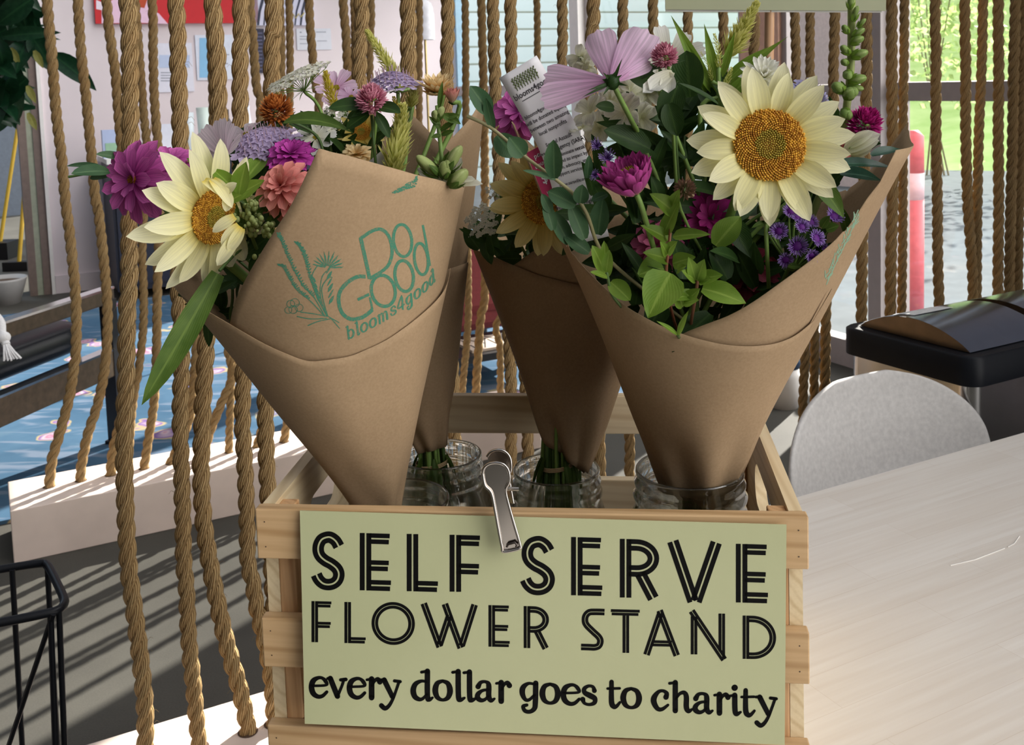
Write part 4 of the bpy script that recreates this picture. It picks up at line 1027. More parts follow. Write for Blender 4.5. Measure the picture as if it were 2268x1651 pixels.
for pts in (((2105, 1253), (2160, 1240), (2225, 1215)), ((2232, 1212), (2246, 1205), (2258, 1188)), ((1790, 1590), (1830, 1578), (1900, 1545))):
    if pts[0][0] > 1800:
        q = [PZ(x, y, TZ + .0) for x, y in pts]; m.tube([V((*loc_room(p), TZ)) for p in q], .0006, 5)
m.build('scratches', plain('bright scratch', (.9, .88, .85, 1), .25), tb, True)

chp = PD(1975, 1000, 1.80)
ch = thing('shell_chair', 'beige shell chair tucked behind the table at right', 'chair', (chp.x, chp.y, 0), rz=RA)
ztop = PD(2010, 850, 1.80).z
M_shell = plain('warm grey beige moulded shell', (.70, .68, .66, 1), .6, var=.06, scale=120)
rows = []
hw = .25
for i in range(33):
    v = i / 32; row = []
    for j in range(29):
        u = -1 + 2 * j / 28
        if v < .45:                                     # seat, front to back
            s_ = v / .45; y = lerp(-.36, -.06, s_); z = .46 - .012 * math.sin(PI * s_) + .05 * abs(u) ** 3; w_ = lerp(.20, .215, s_)
        else:
            s_ = (v - .45) / .55; a = min(1, s_ * 2.4); y = -.06 + .085 * math.sin(a * PI / 2) + .05 * s_; z = .46 + .05 * (1 - math.cos(a * PI / 2)) + (ztop - .51) * s_ ** 1.1
            w_ = hw * max(.04, 1 - max(0, (s_ - .30) / .72) ** 2.3) ** .5; y -= .055 * abs(u) ** 2 * (w_ / hw) ** 2; z += .03 * abs(u) ** 3 * (1 - s_)
        row.append(V((u * w_, y, z)))
    rows.append(row)
m = MB(); m.grid(rows); m.build('shell', M_shell, ch, True, solid=.011, sub=1)
for a, b in ((-.16, -.30), (.16, -.30), (-.17, .02), (.17, .02)):
    m = MB(); m.tube([(a * .7, b * .8 - .02, .45), (a, b, 0)], .011, 10); m.build('leg', plain('pale chair leg', (.55, .5, .46, 1), .4), ch, True)

bz = .765
bp = PZ(2156, 797, bz); bf = PZ(1858, 721, bz)
bd = bf - bp; bd.z = 0; BL = bd.length; bd.normalize(); bx = V((bd.y, -bd.x, 0))
BWd = .56
bn = thing('recycling_bin', 'stainless steel bin with black rim and twin curved lids at right', 'bin', V((bp.x, bp.y, 0)))
def bpt(x, y, z): return V((bp.x, bp.y, 0)) + bx * x + bd * y + V((0, 0, z))
def rrect(x0, x1, y0, y1, r, n=6):
    o = []
    for cx__, cy__, a0 in ((x1 - r, y1 - r, 0), (x0 + r, y1 - r, 90), (x0 + r, y0 + r, 180), (x1 - r, y0 + r, 270)):
        for k in range(n + 1):
            a = math.radians(a0 + 90 * k / n); o.append((cx__ + r * math.cos(a), cy__ + r * math.sin(a)))
    return o
M_bsteel = plain('brushed stainless steel', (.62, .61, .60, 1), .22, 1.0, var=.03)
M_bblk = plain('black bin plastic', (.004, .006, .010, 1), .5, spec=.25)
m = MB(); rr = rrect(.012, BWd - .012, .012, BL - .012, .03)
m.grid([[bpt(x, y, z) for x, y in rr] for z in (0, bz - .055)], None, True, True); m.build('body', M_bsteel, bn)
m = MB(); rr = rrect(0, BWd, 0, BL, .035); rr2 = rrect(.006, BWd - .006, .006, BL - .006, .03)
m.grid([[bpt(x, y, bz - .058) for x, y in rr]] + [[bpt(x, y, bz - .004) for x, y in rr], [bpt(x, y, bz) for x, y in rr2]], None, True, True)
m.add([bpt(x, y, bz) for x, y in rr2], [tuple(range(len(rr2)))], None, False)
m.add([bpt(x, y, bz - .058) for x, y in rr], [tuple(range(len(rr)))[::-1]], None, False); m.build('rim', M_bblk, bn)
M_lid = plain('satin steel lid', (.33, .42, .56, 1), .22, 1.0, var=.02)
for k, (x0, x1) in enumerate(((.03, .275), (.305, .54))):
    n = 18; prof_ = [(lerp(.03, BL - .03, i / n), bz + .002 + .042 * math.sin(PI * (i / n)) ** .8) for i in range(n + 1)]
    m = MB(); A_ = [bpt(x0, y, z) for y, z in prof_]; B_ = [bpt(x1, y, z) for y, z in prof_]
    m.grid([A_, B_], None, True); ld = m.build('lid', M_lid, bn)
    m = MB(); m.add([bpt(x0 + .001, y, z - .0008) for y, z in prof_], [tuple(range(n + 1))], None, False); m.add([bpt(x1 - .001, y, z - .0008) for y, z in prof_], [tuple(range(n + 1))[::-1]], None, False)
    m.build('lid_side', plain('lid side with painted brown reflection', (.26, .19, .13, 1), .3, .8), ld)  # brown reflection on the steel side is put into the colour
    if k == 0:
        m = MB(); ys = [.19, .205, .22, .235, .25]
        zf = lambda y: bz + .0032 + .042 * math.sin(PI * ((y - .03) / (BL - .06))) ** .8
        m.grid([[bpt(.05, BL * y / .34 * .95, zf(BL * y / .34 * .95)) for y in ys], [bpt(.17, BL * y / .34 * .95, zf(BL * y / .34 * .95)) for y in ys]], None, True)
        st = m.build('sticker', plain('white sticker', (.8, .82, .85, 1), .5), ld)
        m = MB()
        for q in range(6):
            x = .066 + q * .017
            m.grid([[bpt(x, BL * y / .34 * .95, zf(BL * y / .34 * .95) + .0006) for y in ys[1:4]], [bpt(x + .007, BL * y / .34 * .95, zf(BL * y / .34 * .95) + .0006) for y in ys[1:4]]], None, True)
        m.build('printed_bars', plain('grey blue print', (.25, .33, .42, 1), .5), st)

# black wire stand at the lower left
c0 = PD(143, 1330, 1.34); wz = c0.z
M_wire = plain('black wire', (.004, .005, .008, 1), .4, spec=.25)
ws = thing('wire_stand', 'black wire stand with a rounded top frame at the lower left corner', 'stand', V((c0.x, c0.y, 0)))
fr = [PZ(x, y, wz) for x, y in ((-150, 1290), (0, 1262), (88, 1249), (104, 1253), (114, 1268), (140, 1322), (141, 1340), (128, 1352), (100, 1360), (0, 1380), (-120, 1402))]
m = MB(); m.tube(quadb(fr, 5), .0060, 10); m.build('top_frame', M_wire, ws)
for (x, y, x2, y2) in ((27, 1262, 49, 1648), (105, 1258, 127, 1648), (112, 1358, 122, 1648), (131, 1352, 143, 1651)):
    a = PZ(x, y, wz); b = PD(x2, y2, a.y + .005); b = a + (b - a) * (a.z / max(.01, a.z - b.z))
    m = MB(); m.tube([a, V((b.x, b.y, 0.0))], .0042, 8); m.build('leg', M_wire, ws)
a = PZ(118, 1360, wz); b = PD(20, 1651, a.y + .05); m = MB(); m.tube([a, a + (b - a) * 1.3], .0036, 8); m.build('diagonal_brace', M_wire, ws)

# pale sign on a stick behind the right-hand bouquet
hs = thing('stake_sign', 'pale olive sign on a wooden stick at the top, behind the right-hand bouquet', 'sign', PD(1690, 1060, 1.10))
M_olive = plain('pale olive card', (.37, .385, .245, 1), .5, var=.02)
hp = [PD(*p, 1.10) for p in ((1474, 21), (1962, 24), (1968, -190), (1470, -190))]
m = MB(); m.prism(hp, V((0, .002, 0))); m.build('card', M_olive, hs)
m = MB(); m.prism([PD(*p, 1.103) for p in ((1474, 26), (1953, 28), (1953, 10), (1474, 10))], V((0, .001, 0))); m.build('white_backing', plain('white card edge', (.8, .8, .75, 1), .5), hs)
a, b = PD(1706, -120, 1.108), PD(1703, 140, 1.108); bb = crate_pt(.190, CD_ - .030, .0108)
m = MB(); m.tube([a, b, bb], .0052, 10); m.build('stick', wood('dowel wood', (.62, .38, .22, 1), (.5, .28, .15, 1), 2, 1), hs)
# ================================================================ kraft paper cones
t = NT('kraft paper'); t.set(Roughness=.75, Specular_IOR_Level=.25)
_a = t.noise(t.coords('Object'), 420, 3, .6); _b2 = t.noise(t.coords('Object'), 14, 4, .6)
_v = t.new('ShaderNodeTexVoronoi'); _v.inputs['Scale'].default_value = 130; t.link(t.coords('Object'), _v.inputs['Vector'])
c = t.mix(.5, t.ramp(_a, [(.3, (.295, .198, .112, 1)), (.7, (.42, .292, .172, 1))]), t.ramp(_b2, [(.3, (.325, .222, .126, 1)), (.7, (.405, .282, .166, 1))]))
c = t.mix(t.ramp(_v.outputs['Distance'], [(.0, (.55, .55, .55, 1)), (.06, (0, 0, 0, 1))]), c, (.17, .095, .05, 1))
t.col(c); t.bump(_b2, .12, .004)
_tr = t.new('ShaderNodeBsdfTranslucent'); _tr.inputs[0].default_value = (.42, .24, .11, 1)
_mx = t.new('ShaderNodeMixShader'); _mx.inputs[0].default_value = .07
t.link(t.b.outputs[0], _mx.inputs[1]); t.link(_tr.outputs[0], _mx.inputs[2]); t.link(_mx.outputs[0], t.out.inputs[0]); M_kraft = t.m
class Cone:
    def __init__(s, B, T, r0, r1):
        s.B, s.T, s.r0 = V(B), V(T), r0; s.H = (s.T - s.B).length; s.a = (s.T - s.B).normalized(); s.k = (r1 - r0) / s.H
        f = V((0, -1, 0)); s.f = (f - s.a * f.dot(s.a)).normalized(); s.x = s.f.cross(s.a) * -1
        if s.x.x < 0: s.x = -s.x
    def R(s, h): return s.r0 + s.k * h
    def pt(s, th, h, dr=0.0):
        return s.B + s.a * h + (s.f * math.cos(th) + s.x * math.sin(th)) * (s.R(h) + dr)
    def hit(s, px, py, far=False):
        d = ray(px, py).normalized(); o = O0 - s.B
        da, oa = d.dot(s.a), o.dot(s.a); dp, op = d - s.a * da, o - s.a * oa
        k, r = s.k, s.r0
        A = dp.dot(dp) - (k * da) ** 2; Bq = 2 * (op.dot(dp) - k * da * (r + k * oa)); C = op.dot(op) - (r + k * oa) ** 2
        disc = max(0, Bq * Bq - 4 * A * C); q = math.sqrt(disc)
        ts = sorted([(-Bq - q) / (2 * A), (-Bq + q) / (2 * A)])
        p = o + d * (ts[1] if far else ts[0]); h = p.dot(s.a); w = p - s.a * h
        return math.atan2(w.dot(s.x), w.dot(s.f)), h
def wrap(cone, ctrl, hb, parent, seed=0, nu=220, nv=26, crumple=.0015):
    """ctrl: (pixel x, pixel y, mode, turn) or (angle, height); the sheet is rolled from +angle down"""
    random.seed(seed); tab = []
    for c in ctrl:
        if c[0] == 'a': tab.append((math.radians(c[1]), c[2]))
        else:
            th, h = cone.hit(c[0], c[1], c[2] == 'far')
            if c[2] == 'far' and th > 0: th -= 2 * PI
            tab.append((th - 2 * PI * c[3], h))
    tab.sort()
    u0, u1 = tab[0][0], tab[-1][0]
    us = sorted(set([lerp(u0, u1, i / nu) for i in range(nu + 1)] + [a for a, _ in tab]))
    ph = [random.random() * 6 for _ in range(6)]
    rows = []; uvs = []
    def off(u, h):
        inner = (u1 - u) / (2 * PI)
        w = math.sin(3 * u + ph[0] + 9 * h) * math.sin(17 * h + ph[1]) + .6 * math.sin(5 * u + ph[2] - 14 * h) + (1.2 * math.sin(7 * u + ph[3]) * math.exp(-max(0, h) * 16)) + 2.6 * math.sin(4 * u + ph[4]) * math.sin(30 * h + ph[5] + 2 * u) * math.exp(-max(0, h - .03) * 14)
        return -.0030 * inner - .0008 + w * crumple * (1 if inner < .95 else .5)
    cone.off = off
    def rim(u):
        r = interp(tab, u); g_ = [interp(tab, u + math.radians(k) * 1.3) for k in (-3, -2, -1, 1, 2, 3)]; a_ = (sum(g_) + r) / 7
        return a_ if abs(a_ - r) < .0025 and u0 + .1 < u < u1 - .1 else r
    for u in us:
        ht = rim(u); b = hb(u) if callable(hb) else hb; row = []; uv = []
        inner = (u1 - u) / (2 * PI)
        for j in range(nv + 1):
            h = lerp(b, ht, j / nv)
            row.append(cone.pt(u, h, off(u, h)))
            uv.append((u / 6.28, h))
        rows.append(row); uvs.append(uv)
    m = MB(); m.grid(rows, uvs); return m.build('paper_sheet', M_kraft, parent, solid=.0005)
# right-hand bouquet
B4 = PD(1543, 1052, .925); T4 = PD(1573, 264, .945)
c4 = Cone(B4, T4, 95 * .925 / FPX, 452 * .945 / FPX)
w4 = thing('bouquet_wrap', 'wide kraft paper cone of the right-hand bouquet, sunflower above it', 'paper wrap', c4.pt(0, 0), 'kraft paper cones')
tip4 = c4.hit(1122, 264)[1]; tipr = c4.hit(2024, 268)[1]
ctl4 = [(1844, 640, '', 0), (1803, 714, '', 0), (1765, 745, '', 0), (1718, 762, '', 0), (1659, 768, '', 0), (1600, 764, '', 0), (1545, 752, '', 0), (1503, 739, '', 0), (1465, 725, '', 0), (1383, 679, '', 0), (1306, 608, '', 0), (1262, 561, '', 0), (1232, 515, '', 0), (1206, 440, '', 0),
        ('a', -88, tip4 * .985), ('a', -98, tip4), ('a', -125, tip4 * .86), ('a', -180, tip4 * .80), ('a', -230, tip4 * .80), ('a', -250, tip4 * .82), ('a', -260, tip4 * .90), ('a', -268, tipr * 1.01), ('a', -272, c4.hit(2018, 286)[1]), ('a', -279, c4.hit(2006, 310)[1]),
        (1994, 333, '', 1), (1959, 403, '', 1), (1924, 450, '', 1), (1880, 512, '', 1), (1835, 553, '', 1), (1747, 618, '', 1), (1673, 671, '', 1), (1620, 701, '', 1), (1560, 722, '', 1), (1500, 745, '', 1), (1480, 770, '', 1)]
wrap(c4, ctl4, -.022, w4, 4)
# front left bouquet with the stamp
B1 = PD(837, 1123, .925); T1 = PD(705, 538, .925)
c1 = Cone(B1, T1, 54 * .925 / FPX, 330 * .925 / FPX)
w1 = thing('bouquet_wrap', 'kraft paper cone with the green DO GOOD stamp, front left bouquet', 'paper wrap', c1.pt(0, 0), 'kraft paper cones')
ctl1 = [('a', 95, c1.hit(997, 600)[1]), (997, 619, '', 0), (983, 646, '', 0), (942, 692, '', 0), (860, 755, '', 0), (778, 791, '', 0), (682, 802, '', 0), (587, 764, '', 0), (502, 718, '', 0), (443, 684, '', 0), ('a', -80, c1.hit(388, 627)[1]),
        ('a', -120, c1.hit(388, 627)[1] * 1.02), ('a', -150, c1.hit(388, 627)[1] * 1.0), (860, 300, 'far', 0), (892, 236, 'far', 0), (974, 316, 'far', 0), (1042, 415, '', 1), (1015, 410, '', 1), (933, 388, '', 1), (851, 366, '', 1), (768, 344, '', 1), (707, 329, '', 1), (681, 383, '', 1), (652, 448, '', 1), (581, 553, '', 1), (532, 632, '', 1), (506, 690, '', 1), (500, 720, '', 1), (496, 740, '', 1)]
wrap(c1, ctl1, -.02, w1, 1, crumple=.0014)
# rear left bouquet
B2 = PD(958, 996, 1.085); T2 = PD(842, 480, 1.15)
c2 = Cone(B2, T2, 37 * 1.085 / FPX, 225 * 1.15 / FPX)
w2 = thing('bouquet_wrap', 'kraft paper cone of the rear left bouquet, tall pointed flap beside the stamped cone', 'paper wrap', c2.pt(0, 0), 'kraft paper cones')
ctl2 = [('a', 92, c2.hit(1046, 580)[1]), ('a', 40, c2.hit(1000, 600)[1]), ('a', -40, .2), ('a', -100, .24), ('a', -180, .26), ('a', -250, .30), (1085, 400, '', 1), ('a', -275, .375), (1095, 330, '', 1), (1056, 250, '', 1), (1000, 310, '', 1), (957, 342, '', 1), (900, 400, '', 1), (860, 470, '', 1)]
wrap(c2, ctl2, 0.0, w2, 2)
# middle bouquet
B3 = PD(1268, 1010, 1.055); T3 = PD(1262, 548, 1.13)
c3 = Cone(B3, T3, 50 * 1.055 / FPX, 226 * 1.13 / FPX)
w3 = thing('bouquet_wrap', 'dark kraft paper cone of the middle bouquet between the two big ones', 'paper wrap', c3.pt(0, 0), 'kraft paper cones')
ctl3 = [('a', 100, c3.hit(1400, 600)[1]), (1380, 655, '', 0), (1262, 627, '', 0), (1191, 610, '', 0), (1126, 584, '', 0), (1082, 564, '', 0), ('a', -84, c3.hit(1042, 550)[1]), ('a', -110, c3.hit(1042, 550)[1] * 1.08), ('a', -180, .33), ('a', -250, .30), ('a', -290, .29), (1224, 540, '', 1), (1180, 552, '', 1), (1150, 575, '', 1), (1126, 590, '', 1)]
hb3t = sorted([(c3.hit(x, y)[0], c3.hit(x, y)[1]) for x, y in ((1201, 960), (1218, 990), (1262, 1028), (1298, 1050), (1316, 1030))])
hb3 = lambda u: interp([(-PI, hb3t[0][1] + .02)] + hb3t + [(PI, hb3t[-1][1] + .03)], ((u + PI) % (2 * PI)) - PI)
wrap(c3, ctl3, hb3, w3, 3)

# ---------------------------------------------------------------- the stamp on the front left cone
t = NT('green stamp ink'); t.set(Roughness=.7)
_i = t.noise(t.coords('Object'), 700, 3, .7); t.col(t.ramp(_i, [(.36, (.16, .17, .10, 1)), (.5, (.035, .19, .115, 1))])); M_stamp = t.m
def onc1(px, py):
    th, h = c1.hit(px, py); return c1.pt(th, h, c1.off(th - 2 * PI, h) + .00045)
zz = lambda x, y: (450 + x / 3.658, 400 + y / 3.658)
Z = lambda pts: [zz(*p) for p in pts]
m = MB()
ink(m, Z(smooth2([(1365, 800), (1340, 690), (1312, 570), (1288, 468)], 4)), 8.5, onc1, sub=6)
ink(m, Z([(1282, 478), (1300, 462)] + smooth2([(1310, 458), (1380, 412), (1450, 395), (1510, 430), (1545, 510), (1552, 600), (1520, 690), (1450, 750), (1362, 798)], 6)), 7.6, onc1, sub=6)
ink(m, Z(arc(1641, 486, 76, 131, 0, 354, 40, -.12)), 6.8, onc1, True, sub=6)
ink(m, Z(smooth2([(1330, 783), (1260, 785), (1180, 830), (1115, 905), (1102, 990), (1130, 1080), (1200, 1130), (1290, 1120), (1350, 1085), (1390, 1050)], 6)), 8.5, onc1, sub=6)
ink(m, Z([(1262, 972), (1310, 950), (1362, 926)]), 6.5, onc1, sub=6); ink(m, Z([(1366, 950), (1378, 1000), (1388, 1052)]), 5, onc1, sub=6)
ink(m, Z(arc(1480, 897, 100, 128, 0, 354, 40, -.25)), 7.5, onc1, True, sub=6)
ink(m, Z(arc(1655, 774, 76, 126, 0, 354, 40, -.15)), 7.2, onc1, True, sub=6)
ink(m, Z(arc(1795, 634, 55, 128, 0, 354, 40, -.12)), 6.5, onc1, True, sub=6)
ink(m, Z([(1808, 358), (1830, 470), (1848, 580), (1866, 690)]), 5.2, onc1, sub=6)
m.build('do_good_stamp', M_stamp, w1)
m = MB(); bl = [(1172, 1300), (1290, 1248), (1400, 1192), (1530, 1118), (1650, 1040), (1730, 982), (1810, 918), (1870, 855), (1918, 795)]
cum = [0]
for a, b in zip(bl, bl[1:]): cum.append(cum[-1] + math.hypot(b[0] - a[0], b[1] - a[1]))
def along(s):
    for i in range(len(cum) - 1):
        if s <= cum[i + 1] or i == len(cum) - 2:
            f_ = (s - cum[i]) / (cum[i + 1] - cum[i]); a, b = bl[i], bl[i + 1]; l = cum[i + 1] - cum[i]
            return lerp(a[0], b[0], f_), lerp(a[1], b[1], f_), ((b[0] - a[0]) / l, (b[1] - a[1]) / l)
for i, chh in enumerate('blooms4good'):
    wds = [1.0, .55, 1, 1, 1.45, .85, 1, 1, 1, 1, 1]; tot = sum(wds); s0 = cum[-1] * sum(wds[:i]) / tot; wd = cum[-1] * wds[i] / tot * .82
    def at(x, y, s0=s0, wd=wd):
        bx_, by_, d_ = along(s0 + x * wd); return zz(bx_ - .10 * y * 70 , by_ - y * 72 * .98)
    glyph(m, chh, 0, 1, 0, 1, 4.8, onc1, sub=5, at=at)
m.build('blooms_lettering', M_stamp, w1)
m = MB()
def stalk(pts, w): ink(m, Z(smooth2(pts, 5)), w, onc1, sub=6)
def leaflet(x, y, dx, dy, L, w):
    n_ = math.hypot(dx, dy); dx, dy = dx / n_, dy / n_
    ink(m, Z([(x, y), (x + dx * L * .35, y + dy * L * .35), (x + dx * L * .7, y + dy * L * .7), (x + dx * L, y + dy * L)]), [1.2, w, w * .8, .5], onc1)
lav = [[(985, 1110), (900, 960), (800, 850), (710, 680), (650, 540), (600, 440)], [(1000, 1100), (930, 950), (870, 800), (830, 640), (790, 560), (750, 510)], [(985, 1110), (860, 980), (760, 900), (690, 790), (640, 710), (612, 700)]]
random.seed(6)
for st_ in lav:
    stalk(st_, 2.4); sm = smooth2(st_, 8)
    for i, (x, y) in enumerate(sm):
        if i < 9: continue
        for s_ in (-1, 1): leaflet(x, y, s_ * 30 + random.uniform(-5, 5), -26 + random.uniform(-9, 9), random.uniform(18, 32), 3.6)
for st_ in ([(1010, 1110), (950, 950), (960, 800), (1000, 740)], [(1000, 1105), (900, 900), (880, 780), (930, 690)], [(1010, 1110), (960, 900), (1010, 800), (1050, 790)], [(1010, 1110), (900, 1090), (780, 1075)], [(1110, 1210), (1040, 1130), (1000, 1100)], [(1105, 1160), (1030, 1120)], [(840, 1185), (930, 1150), (1030, 1130)], [(750, 1110), (860, 1130), (1000, 1125)]): stalk(st_, 2.2)
for k in range(11):
    a = math.radians(-165 + k * 16); leaflet(1010 + 20 * math.cos(a), 715 + 18 * math.sin(a), math.cos(a) * 1.15, math.sin(a), 128 - 3 * abs(k - 6), 3.4)
    ink(m, Z([(1010 + 30 * math.cos(a + .05), 715 + 30 * math.sin(a + .05)), (1010 + 125 * math.cos(a + .05), 715 + 105 * math.sin(a + .05))]), 1.2, onc1)
for k in range(6): leaflet(1000 + k * 4, 760 + k * 50, .5, -.85, 85, 7 if k % 2 else 4)
for k in range(5): leaflet(960 - k * 12, 1010 - k * 45, -.6, -.8, 75, 5)
for x, y, r_ in ((700, 1010, 34), (735, 1000, 38), (720, 1055, 36), (680, 1060, 30), (770, 1040, 34)): ink(m, Z(arc(x, y, r_, r_ * .9, 0, 340, 14)), 1.4, onc1, True)
m.build('flower_sprig_stamp', M_stamp, w1)
m = MB(); random.seed(3)
sx = lambda x, y: (550 + x / 3.658, y / 3.658)
for k in range(150):
    a = random.random(); x = lerp(1180, 1400, a ** .75); y = lerp(1560, 1420, a) + random.uniform(-6, 70 * a + 6)
    s_ = random.uniform(3, 11); p = [sx(x + s_ * math.cos(q) * random.uniform(.5, 1.3), y + s_ * math.sin(q) * random.uniform(.5, 1.2)) for q in (0, 1.2, 2.4, 3.6, 4.8)]
    m.add([onc1(*q) for q in p], [tuple(range(5))], None, False)
m.build('stamp_smudge', M_stamp, w1)
m = MB(); random.seed(13)                       # faint sprig on the outer edge of the right-hand cone
def onc4(px, py): th, h = c4.hit(px, py); return c4.pt(th, h, c4.off(th - 2 * PI, h) + .00045)
for i in range(60):
    f_ = i / 59; x = lerp(1906, 1838, f_) + random.uniform(-7, 7); y = lerp(478, 622, f_)
    ink(m, [(x, y), (x + random.uniform(-4, 10), y - random.uniform(5, 16))], 2.0, onc4)
ink(m, [(1908, 475), (1885, 530), (1860, 580), (1838, 632)], 2.2, onc4)
m.build('faint_green_stamp', plain('faint green ink', (.22, .36, .24, 1), .7), w4)
# ================================================================ flowers
RGB = lambda r, g, b: (r, g, b, 1)
M_sunp = petal_mat('cream sunflower petal', RGB(.90, .72, .12), RGB(.96, .93, .64), RGB(.95, .90, .50), .5, .10, pos=.3)
M_sund = petal_mat('yellow sunflower petal', RGB(.75, .50, .03), RGB(.80, .68, .26), RGB(.80, .60, .12), .38, .12, pos=.3)
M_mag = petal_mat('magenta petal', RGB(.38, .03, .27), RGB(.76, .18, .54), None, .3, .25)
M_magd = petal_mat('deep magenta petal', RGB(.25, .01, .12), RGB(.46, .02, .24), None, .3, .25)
M_zin = petal_mat('vivid purple pink petal', RGB(.34, .01, .24), RGB(.68, .09, .52), None, .35, .25)
M_cor = petal_mat('coral petal', RGB(.50, .08, .07), RGB(.88, .36, .31), None, .3, .12)
M_cos = petal_mat('pale pink cosmos petal', RGB(.66, .34, .56), RGB(.88, .66, .84), RGB(.84, .56, .78), .5, .22)
M_blush = petal_mat('blush petal', RGB(.80, .62, .70), RGB(.95, .84, .90), None, .55, .2)
M_wht = petal_mat('white petal', RGB(.80, .78, .58), RGB(.94, .94, .90), None, .45, .12)
M_crm = petal_mat('ivory ruffled petal', RGB(.78, .78, .50), RGB(.93, .92, .82), None, .55, .12)
M_lav = petal_mat('lavender floret', RGB(.40, .30, .50), RGB(.70, .58, .82), None, .35, .2)
M_pnk = petal_mat('dusty pink bract', RGB(.50, .08, .18), RGB(.90, .46, .55), None, .25, .2)
M_fuc = petal_mat('fuchsia bract', RGB(.28, .004, .10), RGB(.68, .04, .32), None, .25, .2)
M_org = petal_mat('orange bract', RGB(.30, .05, .01), RGB(.80, .30, .07), None, .25, .2)
M_straw = petal_mat('peach straw bract', RGB(.72, .40, .08), RGB(.95, .78, .46), None, .3, .12)
M_strp = petal_mat('pink straw bract', RGB(.66, .50, .32), RGB(.70, .26, .24), None, .3, .12)
M_cel = petal_mat('chartreuse plume', RGB(.52, .54, .10), RGB(.96, .92, .38), None, .5, .12)
M_celg = petal_mat('golden plume', RGB(.54, .44, .03), RGB(.86, .72, .14), None, .45, .12)
M_age = petal_mat('violet filament', RGB(.22, .05, .42), RGB(.62, .50, .90), None, .3, .1)
M_agec = petal_mat('deep violet centre', RGB(.10, .01, .18), RGB(.28, .05, .42), None, .1, .1)
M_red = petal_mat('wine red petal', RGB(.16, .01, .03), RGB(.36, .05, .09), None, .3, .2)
M_aster = petal_mat('aster petal with pale base', RGB(.66, .48, .22), RGB(.46, .05, .28), RGB(.52, .12, .32), .3, .2, pos=.35)
M_disc = petal_mat('orange brown florets', RGB(.46, .18, .015), RGB(.86, .48, .06), None, .05, .1)
M_discg = petal_mat('olive green florets', RGB(.34, .27, .03), RGB(.60, .46, .07), None, .05, .1)
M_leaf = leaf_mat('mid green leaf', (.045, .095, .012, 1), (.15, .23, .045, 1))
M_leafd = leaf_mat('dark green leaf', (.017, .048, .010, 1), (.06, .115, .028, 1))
M_leafb = leaf_mat('bright green leaf', (.13, .25, .022, 1), (.34, .48, .09, 1), .4, .45)
M_euc = leaf_mat('blue green eucalyptus leaf', (.032, .085, .035, 1), (.10, .18, .08, 1), .45, .25)
M_stem = plain('fresh green stem', (.17, .28, .06, 1), .5, var=.2)
M_stemd = plain('dark green stem', (.08, .15, .035, 1), .5, var=.2)
M_bud = leaf_mat('pale green bud', (.30, .37, .12, 1), (.52, .57, .26, 1), .45, .3)
SZ = lambda px, D: px * D / FPX
def N(x, z, t=1.0): return V((x, -t, z)).normalized()
JBOT = {}
def stempath(C, n, cone, spread=.6, droop=.03):
    h = max(.05, (V(C) - cone.B).dot(cone.a)); h = min(h, cone.H) * .5
    a = random.random() * 6.28; k = random.random() ** .5 * spread
    off = lambda r: (cone.f * math.cos(a) + cone.x * math.sin(a)) * r * k
    base = cone.B + off(cone.r0 * .8); j = V((lerp(cone.B.x, base.x, 1.0), base.y, TZ + .022))
    mid = cone.B + cone.a * h + off(cone.R(h) * .55)
    C = V(C); n = V(n)
    return quadb([C, C - n * droop, mid, base, j], 6), j
class Fl:
    """one flower: an Empty at the foot of its stem, with parts"""
    def __init__(s, name, label, cat, C, n, cone, group=None, sr=.0018, sm=None, droop=.03, path=None):
        s.C, s.n = V(C), V(n).normalized(); s.cone = cone
        if path: s.path = quadb(path, 6); foot = s.path[-1]
        else: s.path, foot = stempath(s.C, s.n, cone, droop=droop)
        s.root = thing(name, label, cat, foot, group)
        m = MB(); m.tube(s.path, sr, 6); m.build('stem', sm or M_stem, s.root)
    def part(s, name, mb, mat, parent=None): return mb.build(name, mat, parent or s.root)
def rot_dir(n, a, e): return radial(n, a) * math.cos(e) + V(n) * math.sin(e)
def ring(mb, C, n, cnt, L, W, e0, e1, r0=0, h0=0, a0=0, kind='round', jit=.1, **k):
    for i in range(cnt):
        a = a0 + 2 * PI * i / cnt + random.gauss(0, jit) * 2 / cnt
        petal(mb, C, n, radial(n, a), L * random.uniform(.9, 1.07), W * random.uniform(.9, 1.1), e0 + random.gauss(0, jit), e1 + random.gauss(0, jit * 1.5), r0, kind=kind, h0=h0 + random.uniform(-.0006, .0006), ph=random.random() * 6, twist=random.gauss(0, jit), **k)
